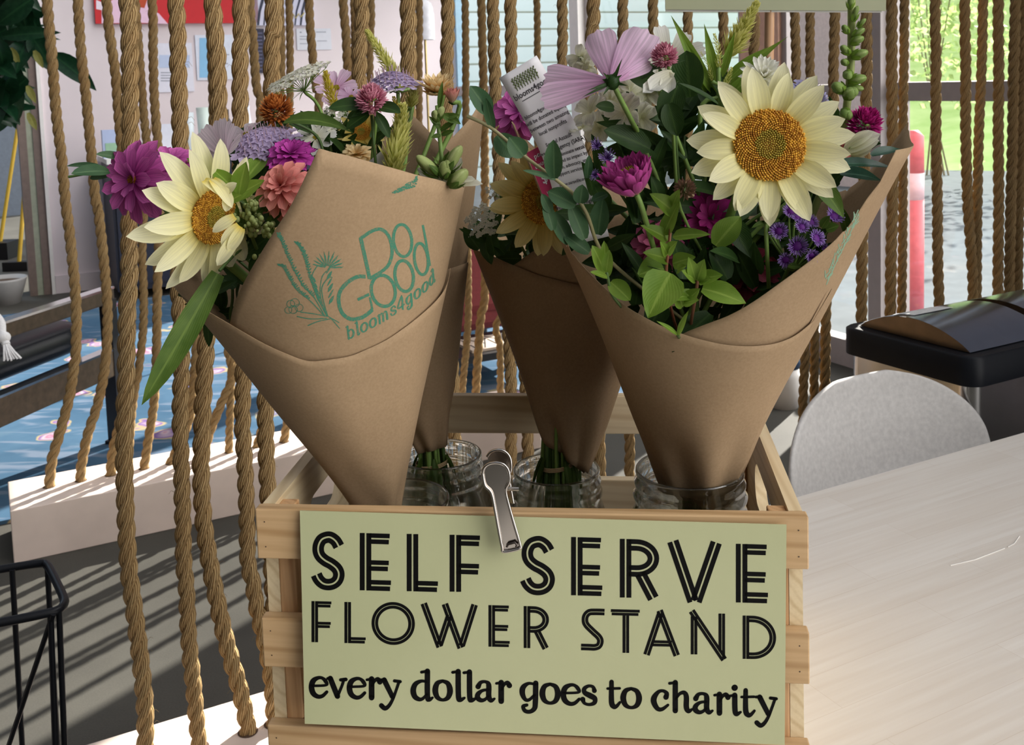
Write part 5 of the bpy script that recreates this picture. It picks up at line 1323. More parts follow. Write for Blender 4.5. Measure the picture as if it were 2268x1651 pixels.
def sunflower(label, C, n, R, Rd, cone, mat=None, cnt=(14, 13), e=(.12, -.12), bracts=True, skip=None):
    f = Fl('sunflower', label, 'sunflower', C, n, cone, None, .0042, droop=.06); n = f.n; C = f.C
    m = MB()
    L = R - Rd * .8
    ring(m, C, n, cnt[0], L, R * .37, e[0], e[1], Rd * .8, -.004, .1, 'sun', .10, cup=.22, nt=9, nv=4)
    ring(m, C, n, cnt[1], L * .92, R * .35, e[0] + .14, e[1] + .10, Rd * .78, -.001, .3, 'sun', .12, cup=.26, nt=9, nv=4)
    f.part('petals', m, mat or M_sunp)
    d = MB(); g = MB(); _, x, y = frame(n)
    d.lathe([(Rd * .98 * math.cos(a), Rd * .16 * math.sin(a) - .001) for a in [k * PI / 16 for k in range(9)]], C, 28, Matrix((x, y, n)).transposed())
    for k in range(820):
        q = math.sqrt((k + .5) / 820); a = k * 2.39996; r = Rd * q
        p = C + (x * math.cos(a) + y * math.sin(a)) * r + n * (Rd * .16 * math.sqrt(max(0, 1 - q * q)) + .0002)
        s_ = Rd * lerp(.027, .050, q); hh = s_ * lerp(1.0, 2.6, q) * random.uniform(.8, 1.25)
        o = (n + (x * math.cos(a) + y * math.sin(a)) * .5 * q).normalized(); u = o.cross(x).normalized(); w = o.cross(u)
        t_ = d if q > .42 else g
        ringv = [p + (u * math.cos(b) + w * math.sin(b)) * s_ for b in (0, 1.57, 3.14, 4.71)]; rv2 = [p + o * hh * .7 + (u * math.cos(b) + w * math.sin(b)) * s_ * .8 for b in (0, 1.57, 3.14, 4.71)]
        t_.add(ringv + rv2 + [p + o * hh], [(i, (i + 1) % 4, 4 + (i + 1) % 4, 4 + i) for i in range(4)] + [(4 + i, 4 + (i + 1) % 4, 8) for i in range(4)], [(.5, 0)] * 4 + [(.5, random.random())] * 5)
    f.part('disc', d, M_disc); f.part('disc_centre', g, M_discg)
    if bracts:
        b = MB(); ring(b, C, n, 12, R * .42, R * .17, -.15, -.5, Rd * .5, -.012, 0, 'point', .15, cup=.3, nt=5); f.part('bracts', b, M_leaf)
    return f
def layered(name, label, C, n, R, cone, mat, layers, cat='zinnia', centre=None, group=None, kind='round', bract=True, **k):
    f = Fl(name, label, cat, C, n, cone, group, .0024); m = MB()
    for i, (cnt, L, W, e0, e1, r0, h0) in enumerate(layers): ring(m, f.C, f.n, cnt, L * R, W * R, e0, e1, r0 * R, h0 * R, i * .7, kind, .10, **k)
    f.part('petals', m, mat)
    if centre:
        d = MB(); _, x, y = frame(f.n); rc, hc, cm = centre
        for q in range(90):
            t_ = math.sqrt(q / 90) * rc * R; a = q * 2.4; p = f.C + (x * math.cos(a) + y * math.sin(a)) * t_ + f.n * hc * R
            d.tube([p, p + f.n * R * .09 * random.uniform(.6, 1.3)], [R * .022, R * .012], 4)
        f.part('centre', d, cm)
    if bract:
        b = MB(); ring(b, f.C, f.n, 8, R * .34, R * .22, .1, .9, .0, -.16 * R, 0, 'point', .1, cup=.3, nt=4); f.part('calyx', b, M_leafd)
    return f
ZL = [(13, .92, .40, -.05, -.35, .08, 0), (12, .80, .38, .18, -.10, .07, .05), (10, .62, .34, .45, .10, .05, .10), (8, .42, .28, .8, .5, .03, .12)]
DL = [(11, 1.0, .48, -.1, -.45, .05, -.05), (11, .95, .46, .10, -.25, .05, 0), (9, .75, .40, .4, .05, .04, .05), (7, .5, .30, .75, .5, .03, .08)]
def globe(label, C, n, R, cone, mat, group='globe amaranths', leaves=0, lmat=None):
    f = Fl('globe_amaranth', label, 'globe amaranth', C, n, cone, group, .0017); m = MB(); n = f.n; _, x, y = frame(n)
    for k in range(230):
        z = 1 - 1.78 * (k + .5) / 230; a = k * 2.39996; r = math.sqrt(max(0, 1 - z * z)); d = (x * math.cos(a) + y * math.sin(a)) * r + n * z
        ax = (n * .55 + d * .9 + V((random.gauss(0, .15), random.gauss(0, .15), random.gauss(0, .15)))).normalized() if z < .85 else (n + d * .2 + V((random.gauss(0, .4), random.gauss(0, .4), 0))).normalized()
        sd = d.cross(n); sd = sd.normalized() if sd.length > 1e-3 else x
        nn_ = n - ax * n.dot(ax); nn_ = nn_.normalized() if nn_.length > .05 else x
        petal(m, f.C + d * R * .50, -nn_ if z < .4 else nn_, ax, R * random.uniform(.42, .58), R * .20, .1, .25, 0, 4, 2, 'point', .6)
    f.part('flower_head', m, mat)
    b = MB()
    for k in range(2): 
        a = k * PI + .5; leaf(b, f.C - n * R * .8, f.C - n * R * .7 + radial(n, a) * R * 1.3, n, R * .8, .1, 'point', 5)
    f.part('bract_leaves', b, M_leafd)
    return f
def floret(mb, p, n, r, cnt=5, cup=.2):
    a0 = random.random() * 6
    for k in range(cnt): petal(mb, p, n, radial(n, a0 + k * 2 * PI / cnt), r * random.uniform(.8, 1.1), r * .9, .35, .0, 0, 2, 2, 'round', cup)
def scabiosa(label, C, n, R, cone, mat=None, dome=.35):
    f = Fl('scabiosa', label, 'scabiosa', C, n, cone, 'lavender scabiosas', .0018); m = MB(); n = f.n; _, x, y = frame(n)
    for k in range(80):
        q = math.sqrt((k + .5) / 80); a = k * 2.39996; p = f.C + (x * math.cos(a) + y * math.sin(a)) * R * .78 * q + n * R * dome * (1 - q * q)
        floret(m, p, (n + (x * math.cos(a) + y * math.sin(a)) * .6 * q).normalized(), R * .17)
    ring(m, f.C, n, 16, R * .42, R * .36, .0, -.3, R * .62, 0, 0, 'wedge', .15, cup=.2, teeth=3, notch=.15, wav=.08, nt=5)
    f.part('florets', m, mat or M_lav)
    d = MB()
    for k in range(40):
        q = math.sqrt((k + .5) / 40); a = k * 2.4 + 1; p = f.C + (x * math.cos(a) + y * math.sin(a)) * R * .75 * q + n * R * dome * (1 - q * q)
        d.tube([p, p + n * R * .24], [R * .008, R * .014], 4)
    f.part('stamens', d, M_blush)
    b = MB(); ring(b, f.C, n, 12, R * .65, R * .10, -.1, .1, .02 * R, -.10 * R, 0, 'lance', .1, nt=4); f.part('calyx', b, M_leaf)
    return f
def lace(label, C, n, R, cone, dome=.25, rays=22, node=1.0, cat="queen anne's lace"):
    f = Fl('lace_flower', label, 'lace flower', V(C) - V(n).normalized() * R * node, n, cone, 'white lace flowers', .0016, droop=.05); n = f.n; _, x, y = frame(n); nd = f.C
    s_ = MB(); m = MB()
    for k in range(rays):
        q = math.sqrt((k + .7) / rays); a = k * 2.39996; rr = (x * math.cos(a) + y * math.sin(a)); p = nd + n * R * (node + dome * (1 - q * q)) * 1.0 + rr * R * .86 * q
        s_.tube([nd, nd.lerp(p, .5) + rr * R * .05, p - n * R * .1], R * .010, 5)
        for w in range(9):
            o = p + (x * math.cos(w * 2.4) + y * math.sin(w * 2.4)) * R * .17 * math.sqrt(w / 9); s_.tube([p - n * R * .1, o], R * .005, 3)
            floret(m, o, (n + rr * .3 * q + V((random.gauss(0, .2), random.gauss(0, .2), 0))).normalized(), R * random.uniform(.08, .125))
    for k in range(7):
        a = k * .9; leaf(s_, nd, nd + rot_dir(n, a, -.2) * R * .5, n, R * .05, .2, 'lance', 4)
    f.part('rays', s_, M_stem); f.part('florets', m, M_wht); return f
def celosia(label, pts, R, cone, mat=None, foot=None, group='celosia plumes', leaves=(), cnt=260, fine=1.0):
    pts = [V(p) for p in pts]
    path = quadb(pts, 8); C = path[0]; n = (path[0] - path[3]).normalized()
    f = Fl('celosia_plume', label, 'celosia', path[-1], (path[-1] - path[-3]).normalized() * -1, cone, group, .0022); m = MB()
    for k in range(cnt):
        t_ = (k + random.random()) / cnt; i = min(len(path) - 2, int(t_ * (len(path) - 1))); p = path[i].lerp(path[i + 1], t_ * (len(path) - 1) - i)
        ax = (path[max(0, i - 1)] - path[min(len(path) - 1, i + 1)]).normalized(); a = k * 2.39996
        r = R * (.12 + .88 * min(1, t_ * 1.35) ** .8) * (1 if t_ < .8 else 1 - (t_ - .8) * 1.6)
        d = radial(ax, a)
        o_ = (ax * .95 + d * .75 + V((random.gauss(0, .16), random.gauss(0, .16), random.gauss(0, .16)))).normalized(); nn_ = d - o_ * d.dot(o_)
        petal(m, p + d * r * .15, nn_ if nn_.length > .05 else ax, o_, r * .95 * fine * random.uniform(.7, 1.15) + R * .10, R * .17, .1, -.1, 0, 4, 2, 'point', .6)
    f.part('plume', m, mat or M_cel)
    if leaves:
        b = MB()
        for base, tip, W, nr in leaves: leaf(b, base, tip, nr, W, .22, 'lance', 8, .4, .03)
        f.part('leaves', b, M_leafb)
    return f
def cosmos(label, C, n, R, cone, mat, cnt=8, e=(.1, .0), yellow=True, teeth=3):
    f = Fl('cosmos', label, 'cosmos', C, n, cone, 'cosmos flowers', .0018, droop=.05); m = MB()
    ring(m, f.C, f.n, cnt, R, R * .62, e[0], e[1], R * .06, 0, .2, 'wedge', .08, cup=.10, teeth=teeth, notch=.10, nt=9, nv=8)
    f.part('petals', m, mat)
    if yellow:
        d = MB(); _, x, y = frame(f.n)
        for q in range(40):
            a = q * 2.4; p = f.C + (x * math.cos(a) + y * math.sin(a)) * R * .14 * math.sqrt(q / 40); d.tube([p, p + f.n * R * .1], [R * .02, R * .015], 4)
        f.part('centre', d, M_celg)
    b = MB(); ring(b, f.C, f.n, 8, R * .22, R * .07, -.2, .2, 0, -.04 * R, 0, 'lance', .1, nt=4); b.blob(f.C - f.n * R * .08, R * .1, R * .1, R * .1); f.part('calyx', b, M_leafd)
    return f
def snap_bud(mb, sep, p, d, L, R):
    d = V(d).normalized(); _, x, y = frame(d); M = Matrix((x, y, d)).transposed()
    mb.blob(p + d * L * .5, R, R * .92, L * .55, 12, 8, M); mb.blob(p + d * L * .70 + x * R * .35, R * .72, R * .78, L * .40, 10, 7, M)
    for k in range(5): petal(sep, p - d * L * .12, d, radial(d, k * 1.257), L * .80, R * 1.1, .75, 1.75, R * .52, 5, 2, 'point', .45)
def sprig(name, label, leaves, mat, cone, stem=None, cat='foliage', group=None, kind='point', sr=.0014, smat=None, bend=.18):
    """leaves: (base px, tip px, depth of base, depth of tip, width px, tilt)"""
    pts = stem
    f = Fl(name, label, cat, pts[0], (V(pts[0]) - V(pts[1])).normalized(), cone, group, sr, smat or M_stemd, path=pts) if cone is None else Fl(name, label, cat, pts[0], (V(pts[0]) - V(pts[1])).normalized(), cone, group, sr, smat or M_stemd, path=pts + stempath(pts[-1], (V(pts[-2]) - V(pts[-1])).normalized(), cone, .5, .01)[0][8:])
    m = MB()
    for (x0, y0), (x1, y1), d0, d1, W, tilt in leaves:
        a, b = PD(x0, y0, d0), PD(x1, y1, d1); leaf(m, a, b, view_n(a.lerp(b, .5), tilt), SZ(W, d0), bend, kind, 9, .3, .015)
    f.part('leaves', m, mat); return f
random.seed(31)
M_gbud = leaf_mat('green bud', (.20, .32, .07, 1), (.46, .56, .22, 1), .45, .35)
# ---------------------------------------------------------------- front left bouquet
cA = c1
fs = sunflower('cream sunflower turned sideways at the left edge of the front left bouquet', PD(472, 480, .83), N(.92, -.12, .62), SZ(186, .83), SZ(60, .83), cA, cnt=(12, 11), e=(-.10, -.40))
m = MB()
for x0, y0, x1, y1, w in ((452, 400, 500, 440, 34), (470, 398, 515, 462, 40), (500, 425, 525, 405, 30), (505, 430, 500, 470, 34), (520, 480, 470, 515, 34), (530, 500, 490, 545, 40), (525, 520, 480, 590, 40), (535, 505, 505, 560, 36)):
    a = PD(x0, y0, .805); leaf(m, a, PD(x1, y1, .80), view_n(a, (.3, 0, .4)), SZ(w, .805), .5, 'sun', 8, .35)
fs.part('folded_petals', m, M_sunp)
layered('dahlia', 'large purple pink dahlia at the far left of the bouquets', PD(300, 398, .90), N(-.45, .12, .85), SZ(98, .90), cA, M_mag, DL, 'dahlia', (.10, .05, M_disc), cup=.3, nt=6)
layered('dahlia', 'purple pink bloom half hidden behind the tilted cream sunflower', PD(378, 362, .95), N(.1, .75, .55), SZ(62, .95), cA, M_mag, DL, 'dahlia', cup=.3, nt=6)
cosmos('pale pink cosmos above the tilted cream sunflower', PD(500, 345, .90), N(-.55, .55, .75), SZ(84, .90), cA, M_blush, e=(.6, .35))
cosmos('pale blush cosmos behind the left lavender scabiosa', PD(545, 300, .97), N(-.1, .85, .45), SZ(56, .97), cA, M_blush)
scabiosa('lavender scabiosa below the orange globe flower', PD(586, 318, .915), N(-.05, .88, .45), SZ(80, .915), cA)
globe('orange globe flower below the white lace flower', PD(612, 244, .93), N(0, .9, .4), SZ(41, .93), cA, M_org)
layered('zinnia', 'vivid magenta zinnia beside the top left corner of the stamped paper', PD(645, 345, .885), N(.05, .80, .55), SZ(66, .885), cA, M_zin, ZL, 'zinnia', kind='round', cup=.25, nt=6, teeth=3, notch=.12)
layered('zinnia', 'coral zinnia tucked beside the left edge of the stamped paper', PD(628, 418, .85), N(-.25, .55, .80), SZ(80, .85), cA, M_cor, [(13, .92, .42, -.3, -.85, .1, -.1), (13, .84, .40, .0, -.5, .1, .02), (12, .70, .38, .25, -.2, .08, .12), (10, .52, .32, .5, .1, .05, .2), (8, .36, .26, .9, .5, .03, .22)], 'zinnia', kind='strap', cup=.3, nt=6)
lace('flat white lace flower above the orange globe flower', PD(658, 172, .95), N(-.35, .85, .25), SZ(80, .95), cA, .12, 26, .42)
lace('white lace flower half hidden behind the dark arching leaf', PD(745, 262, .97), N(0, .8, .55), SZ(52, .97), cA, .2, 16, .6)
celosia('tall chartreuse plume above the right lavender scabiosa', [PD(812, 68, 1.0), PD(838, 108, 1.0), PD(868, 158, 1.0), PD(885, 200, 1.0)], SZ(27, 1.0), cA)
celosia('short golden plume between lace flower and pink globe', [PD(721, 158, .97), PD(728, 195, .97), PD(744, 240, .97)], SZ(22, .97), cA, M_celg, cnt=150)
celosia('yellow green plume rising just above the stamped paper edge', [PD(893, 232, .90), PD(888, 290, .90), PD(876, 340, .89), PD(872, 385, .89)], SZ(44, .90), cA, cnt=240)
celosia('small golden plume behind the pink globe', [PD(872, 215, .95), PD(880, 250, .95), PD(886, 285, .95)], SZ(18, .95), cA, M_celg, cnt=110)
celosia('pale green plume right of the lavender scabiosa', [PD(916, 198, .97), PD(914, 215, .97), PD(908, 238, .97)], SZ(24, .97), cA, cnt=120)
scabiosa('lavender scabiosa seen from below beside the peach strawflower', PD(866, 194, .96), N(-.12, .98, .10), SZ(74, .96), cA, dome=.45)
globe('pink globe flower with broad leaves in the middle of the front left bouquet', PD(823, 221, .885), N(0, .85, .5), SZ(39, .885), cA, M_pnk)
f = layered('strawflower', 'peach yellow strawflower at the right of the front left bouquet', PD(966, 203, .95), N(.05, .90, .25), SZ(54, .95), cA, M_straw, [(18, .9, .30, .55, .85, .1, 0), (16, .8, .28, .8, 1.1, .08, .05), (12, .6, .22, 1.1, 1.3, .05, .1), (14, .6, .3, .1, .7, .1, -.12)], 'strawflower', kind='point', cup=.35, nt=5)
layered('strawflower', 'pink strawflower bud below the peach strawflower', PD(1001, 226, .945), N(.1, .95, .2), SZ(36, .945), cA, M_strp, [(9, .95, .5, .9, 1.45, .1, 0), (8, .85, .4, 1.2, 1.6, .08, .05)], 'strawflower', kind='point', cup=.4, nt=5)
cosmos('pale lilac cosmos behind the golden plume', PD(745, 195, 1.0), N(.2, .55, .75), SZ(48, 1.0), cA, M_cos)
cosmos('small pink cosmos left of the pink globe', PD(778, 215, .99), N(.1, .75, .6), SZ(34, .99), cA, M_cos)
sunflower('yellow sunflower deep behind the pink globe stem', PD(800, 292, .96), N(0, .35, .9), SZ(58, .96), SZ(20, .96), cA, M_sund, (13, 11), (.4, .3))
cosmos('white cosmos behind the magenta zinnia', PD(700, 305, .95), N(-.1, .7, .6), SZ(46, .95), cA, M_wht)
layered('zinnia', 'peach zinnia just showing above the stamped paper', PD(790, 345, .93), N(0, .8, .5), SZ(46, .93), cA, M_straw, ZL, 'zinnia', cup=.3, nt=5)
# leaves of the front left bouquet
sprig('eucalyptus_sprig', 'oval green leaves sticking out beyond the far left dahlia', [((242, 380), (160, 385), .9, .87, 34, (0, 0, .7)), ((280, 352), (214, 342), .92, .9, 22, (0, 0, .6)), ((228, 372), (150, 368), .92, .93, 18, (0, 0, 1.0)), ((250, 385), (200, 395), .92, .93, 20, (0, 0, .3))], M_euc, cA, [PD(152, 392, .92), PD(240, 383, .92), PD(330, 420, .93)], kind='oval')
sprig('long_leaf', 'long green strap leaf hanging down the left of the front cone', [((482, 606), (318, 890), .835, .80, 74, (.3, 0, .2))], M_leaf, cA, [PD(486, 600, .835), PD(530, 555, .86), PD(580, 530, .89)], 'leaf', kind='sun', bend=.12)
sprig('leafy_sprig', 'bright curled green leaves above the tilted cream sunflower', [((500, 410), (415, 352), .83, .85, 42, (.2, 0, .8)), ((520, 420), (470, 375), .82, .83, 36, (0, 0, .5)), ((530, 430), (545, 360), .82, .82, 44, (-.4, 0, .2)), ((520, 440), (585, 400), .83, .83, 40, (0, 0, .6)), ((510, 445), (550, 425), .82, .82, 30, (0, 0, .6)), ((545, 400), (590, 345), .87, .9, 60, (-.5, 0, .5))], M_leafb, cA, [PD(525, 405, .835), PD(535, 450, .85), PD(560, 520, .88)])
sprig('leafy_sprig', 'dark green leaves between the coral zinnia and the tilted sunflower', [((560, 440), (600, 350), .9, .93, 60, (0, 0, .4)), ((590, 470), (520, 520), .88, .87, 46, (0, 0, .3)), ((600, 520), (530, 580), .88, .87, 40, (0, 0, .3)), ((575, 500), (640, 480), .88, .88, 40, (0, 0, .4)), ((560, 530), (500, 500), .88, .87, 36, (0, 0, .4)), ((580, 560), (560, 620), .88, .88, 40, (0, 0, .1))], M_leafd, cA, [PD(575, 420, .9), PD(580, 500, .89), PD(610, 580, .90)])
sprig('arching_leaf', 'dark arching leaf crossing below the white lace flower', [((628, 272), (786, 296), .90, .89, 46, (0, 0, 1.2))], M_leaf, cA, [PD(640, 268, .905), PD(700, 300, .92), PD(720, 360, .92)], 'leaf', kind='lance', bend=.5)
sprig('globe_leaves', 'broad dark leaves around the pink globe flower', [((815, 232), (730, 240), .89, .885, 38, (-.2, 0, .7)), ((835, 236), (886, 250), .885, .87, 36, (0, 0, .9)), ((818, 250), (768, 285), .885, .885, 28, (0, 0, .5)), ((832, 250), (862, 305), .885, .885, 26, (.3, 0, .3)), ((815, 250), (770, 262), .9, .9, 30, (0, 0, .5))], M_leafd, cA, [PD(823, 255, .89), PD(828, 320, .89), PD(830, 400, .90)], kind='oval')
random.seed(77)
h = Fl('green_herb', 'pale green budding herb beside the tilted sunflower', 'herb', PD(545, 480, .84), N(0, .7), cA, None, .0016, path=[PD(545, 480, .84), PD(560, 530, .86), PD(590, 600, .89), PD(700, 850, .92)])
m = MB()
for cx_, cy_, s_ in ((545, 478, 30), (565, 500, 22), (595, 505, 16), (555, 455, 18), (580, 580, 20)):
    for k in range(26):
        p = PD(cx_ + random.gauss(0, s_ * .45), cy_ + random.gauss(0, s_ * .45), .84 + random.uniform(-.012, .012)); r = SZ(random.uniform(3.5, 7), .84); m.blob(p, r, r, r * 1.2, 6, 5)
h.part('buds', m, M_bud); m = MB()
for k in range(16):
    x, y = random.uniform(520, 610), random.uniform(450, 540); a = PD(x, y, .845); leaf(m, a, a + V((random.uniform(-.015, .015), 0, random.uniform(.006, .02))), view_n(a, (0, 0, .3)), .006, .1, 'point', 4)
h.part('leaves', m, M_leaf)
f = Fl('snapdragon', 'snapdragon with pale green buds at the right edge of the stamped paper', 'snapdragon', PD(962, 200, .90), N(0, .9), cA, 'snapdragons', .0020, path=[PD(968, 235, .89), PD(972, 290, .88), PD(978, 350, .87), PD(975, 400, .875), PD(960, 480, .89), PD(880, 980, .925)])
m = MB(); sp_ = MB()
for x, y, dx, dz, L, r in ((970, 385, -.75, .7, 60, 15), (985, 392, .05, .55, 40, 15), (990, 375, .55, .9, 58, 15), (1000, 410, .6, .6, 46, 17), (968, 268, -.3, 1, 24, 9), (972, 262, .3, 1, 26, 9)):
    m = MB(); sp_ = MB(); snap_bud(m, sp_, PD(x, y, .862), V((dx, -.3, dz)), SZ(L, .862), SZ(r, .862)); bb = f.part('bud', m, M_bud); sp_.build('sepals', M_leaf, bb)
b = MB()
for (x0, y0, x1, y1, w) in ((975, 285, 950, 258, 14), (976, 290, 1010, 268, 15), (976, 300, 955, 305, 12), (978, 300, 1006, 290, 14), (972, 240, 980, 180, 12), (985, 262, 1018, 255, 16), (980, 255, 1020, 275, 22), (975, 270, 955, 268, 16)):
    a = PD(x0, y0, .872); leaf(b, a, PD(x1, y1, .87), view_n(a, (0, 0, .5)), SZ(w, .87), .2, 'point', 5)
f.part('leaves', b, M_leaf); b = MB()
for (x0, y0, x1, y1, w) in ((985, 415, 925, 375, 40), (990, 420, 955, 388, 36), (1000, 415, 1068, 408, 22), (1010, 405, 1052, 398, 20), (1005, 395, 1022, 350, 24)):
    a = PD(x0, y0, .868); leaf(b, a, PD(x1, y1, .865), view_n(a, (0, 0, .8)), SZ(w, .87), .3, 'round', 6, .5, .08)
f.part('white_petals', b, M_crm)
card = thing('paper_card', 'corner of a white card peeking over the stamped paper', 'card', PD(838, 372, .90))
m = MB(); m.prism([PD(*p, .90) for p in ((812, 362), (847, 332), (866, 384), (830, 420))], V((0, .0005, 0))); m.build('sheet', plain('white card stock', (.82, .82, .85, 1), .6), card)
# filler leaves inside the left bouquets
def filler(label, cone, box, D0, D1, cnt, mat, W=(24, 46), L=(60, 110), seed=0, cat='foliage'):
    random.seed(seed); x0, y0, x1, y1 = box; mid = ((x0 + x1) / 2, (y0 + y1) / 2); Dm = (D0 + D1) / 2
    lv = []
    for _ in range(cnt):
        x, y = random.uniform(x0, x1), random.uniform(y0, y1); a = random.uniform(-PI, 0) if random.random() < .75 else random.uniform(0, PI); l = random.uniform(*L); D = random.uniform(D0, D1)
        lv.append(((x, y), (x + l * math.cos(a), y + l * math.sin(a)), D, D + random.uniform(-.03, .03), random.uniform(*W), (random.gauss(0, .4), 0, random.gauss(.3, .4))))
    return sprig('filler_leaves', label, lv, mat, cone, [PD(mid[0], y0, Dm), PD(mid[0], mid[1], Dm), PD(mid[0], y1, Dm)])
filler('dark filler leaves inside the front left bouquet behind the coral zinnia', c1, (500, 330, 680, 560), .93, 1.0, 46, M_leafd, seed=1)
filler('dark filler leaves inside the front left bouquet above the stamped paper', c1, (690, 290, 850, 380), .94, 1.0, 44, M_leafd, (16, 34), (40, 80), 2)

filler('added dark leaves imitating shade low inside the left opening of the stamped cone', c1, (430, 600, 600, 720), .90, .97, 30, M_leafd, (20, 36), (40, 80), 5)  # dark leaves added to stand in for the deep shade of the opening
# ---------------------------------------------------------------- middle bouquet
sunflower('yellow cream sunflower half hidden behind the printed card in the middle bouquet', PD(1205, 445, .985), N(.25, .05, .95), SZ(132, .985), SZ(52, .985), c3, petal_mat('warm cream petal', RGB(.72, .50, .06), RGB(.80, .72, .36), RGB(.78, .62, .2), .4, .1, pos=.35), e=(.05, -.25))
f = lace('white yarrow cluster left of the middle sunflower', PD(1068, 490, 1.03), N(-.2, .4, .85), SZ(44, 1.03), c3, .3, 22, .5)
lace('small cream yarrow beside the paper point', PD(1095, 425, 1.02), N(-.2, .55, .8), SZ(26, 1.02), c3, .3, 12, .5)
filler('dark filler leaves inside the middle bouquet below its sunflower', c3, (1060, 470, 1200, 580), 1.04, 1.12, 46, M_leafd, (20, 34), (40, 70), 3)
layered('dahlia', 'purple pink dahlia behind the white printed card', PD(1150, 248, .99), N(-.35, .5, .75), SZ(74, .99), c4, M_mag, DL, 'dahlia', cup=.3, nt=6)

# ---------------------------------------------------------------- right-hand bouquet
random.seed(52)
sunflower('large open cream sunflower facing forward in the right-hand bouquet', PD(1703, 322, .80), N(-.02, .20), SZ(186, .80), SZ(78, .80), c4, cnt=(15, 13), e=(.24, -.02))
# cosmos seen from behind
C = PD(1356, 182, .845)
f = Fl('cosmos', 'pale pink cosmos seen from behind above the printed card', 'cosmos', C, V((-.2, .5, .8)), c4, 'cosmos flowers', .0022, path=[C, PD(1372, 215, .85), PD(1400, 270, .86), PD(1425, 325, .88), PD(1480, 500, .91), PD(1530, 980, .925), V((B4.x, B4.y, TZ + .022))])
m = MB()
for (x, y, D, W, tz) in ((1216, 166, .87, 58, .2), (1212, 218, .85, 62, -.25), (1325, 70, .90, 70, .3), (1430, 70, .89, 84, .1), (1434, 140, .87, 36, .1)):
    tip = PD(x, y, D); ax = (tip - C).normalized(); nv_ = view_n(C, (0, 0, tz)); nv_ = (nv_ - ax * nv_.dot(ax)).normalized()
    petal(m, C, -nv_, ax, (tip - C).length * 1.0, SZ(W, D) * 1.2, .12, -.05, .004, 10, 8, 'wedge', .18, .08, 3, .02, random.gauss(0, .1))
f.part('petals', m, M_cos); b = MB()
for x, y in ((1335, 160), (1378, 130), (1372, 152), (1290, 215), (1335, 212), (1302, 200), (1390, 190)):
    leaf(b, C, PD(x, y, .838), view_n(C), SZ(7, .84), .2, 'lance', 5)
b.blob(C, SZ(17, .84), SZ(16, .84), SZ(18, .84)); ring(b, C, V((-.2, .5, .8)).normalized(), 8, SZ(26, .84), SZ(14, .84), .2, .6, 0, 0, 0, 'point', .1, nt=4); f.part('calyx', b, M_leafd)
globe('pink globe flower right of the cosmos seen from behind', PD(1472, 125, .87), N(-.2, .8, .4), SZ(33, .87), c4, M_pnk)
cosmos('creamy white cosmos behind the pink globe of the right-hand bouquet', PD(1482, 135, .96), N(.0, .45, .85), SZ(74, .96), c4, M_wht, e=(.35, .15))
f = Fl('snapdragon', 'white ruffled snapdragon behind the cosmos stem', 'snapdragon', PD(1290, 130, .93), N(0, .9), c4, 'snapdragons', .002)
m = MB()
for x, y, s_ in ((1285, 128, 34), (1300, 150, 30), (1268, 170, 26), (1372, 180, 36), (1395, 205, 44), (1350, 225, 40), (1385, 250, 52), (1310, 250, 46), (1290, 285, 40), (1420, 262, 40), (1435, 205, 44), (1462, 185, 40), (1330, 285, 44)):
    D = random.uniform(.90, .95); c = PD(x, y, D); q = view_n(c, (random.gauss(0, .6), 0, random.gauss(.3, .5)))
    for k in range(5): petal(m, c, q, radial(q, k * 1.257 + random.random()), SZ(s_, D), SZ(s_ * .95, D), random.uniform(.3, .9), random.uniform(-.8, .2), 0, 6, 5, 'round', .3, wav=.10, ph=k)
f.part('ruffled_petals', m, M_crm)
f = Fl('snapdragon', 'white trumpet flower under the pink globe of the right-hand bouquet', 'snapdragon', PD(1455, 185, .87), N(-.3, .5), c4, 'snapdragons', .002); m = MB()
for (x0, y0, x1, y1, w) in ((1490, 160, 1440, 200, 50), (1480, 170, 1425, 205, 36), (1478, 160, 1480, 205, 44)):
    a = PD(x0, y0, .868); leaf(m, a, PD(x1, y1, .855), view_n(a, (0, 0, .4)), SZ(w, .87), .2, 'round', 7, .5, .04)
f.part('petals', m, M_wht)
LB = lambda x0, y0, x1, y1, w, d0=.92, d1=.91, tl=(0, 0, .3): (PD(x0, y0, d0), PD(x1, y1, d1), SZ(w, d0), view_n(PD(x0, y0, d0), tl))
celosia('tall pale yellow plume with long lance leaves at the top of the right-hand bouquet', [PD(1677, 6, .92), PD(1650, 55, .92), PD(1628, 95, .92), PD(1610, 125, .92)], SZ(36, .92), c4,
        leaves=[LB(1582, 225, 1488, 38, 30), LB(1580, 225, 1510, 80, 26), LB(1590, 200, 1560, 55, 24), LB(1600, 170, 1628, 70, 18), LB(1600, 190, 1700, 105, 24, tl=(0, 0, .9)), LB(1610, 200, 1742, 84, 22, tl=(0, 0, .8)), LB(1600, 225, 1690, 150, 30), LB(1590, 210, 1540, 150, 26), LB(1585, 240, 1640, 180, 30)])
for i, (x, y, x2, y2, w, lab) in enumerate(((1582, 75, 1592, 150, 15, 'thin side plume left of the tall pale yellow plume'), (1620, 150, 1590, 215, 15, 'small low plume right of the long lance leaves'), (1552, 115, 1578, 180, 9, 'thinnest green plume among the lance leaves'))):
    celosia(lab, [PD(x, y, .91), PD((x + x2) / 2 + 4, (y + y2) / 2, .91), PD(x2, y2, .91)], SZ(w, .91), c4, M_cel, cnt=90)
layered('chrysanthemum', 'white chrysanthemum behind the top of the large sunflower', PD(1690, 172, .875), N(0, .55, .8), SZ(56, .875), c4, M_wht, [(14, .95, .26, .1, .1, .1, 0), (14, .9, .26, .4, .5, .1, 0), (12, .75, .24, .8, .9, .08, .05), (9, .5, .2, 1.1, 1.3, .05, .08)], 'chrysanthemum', kind='strap', cup=.45, nt=6)
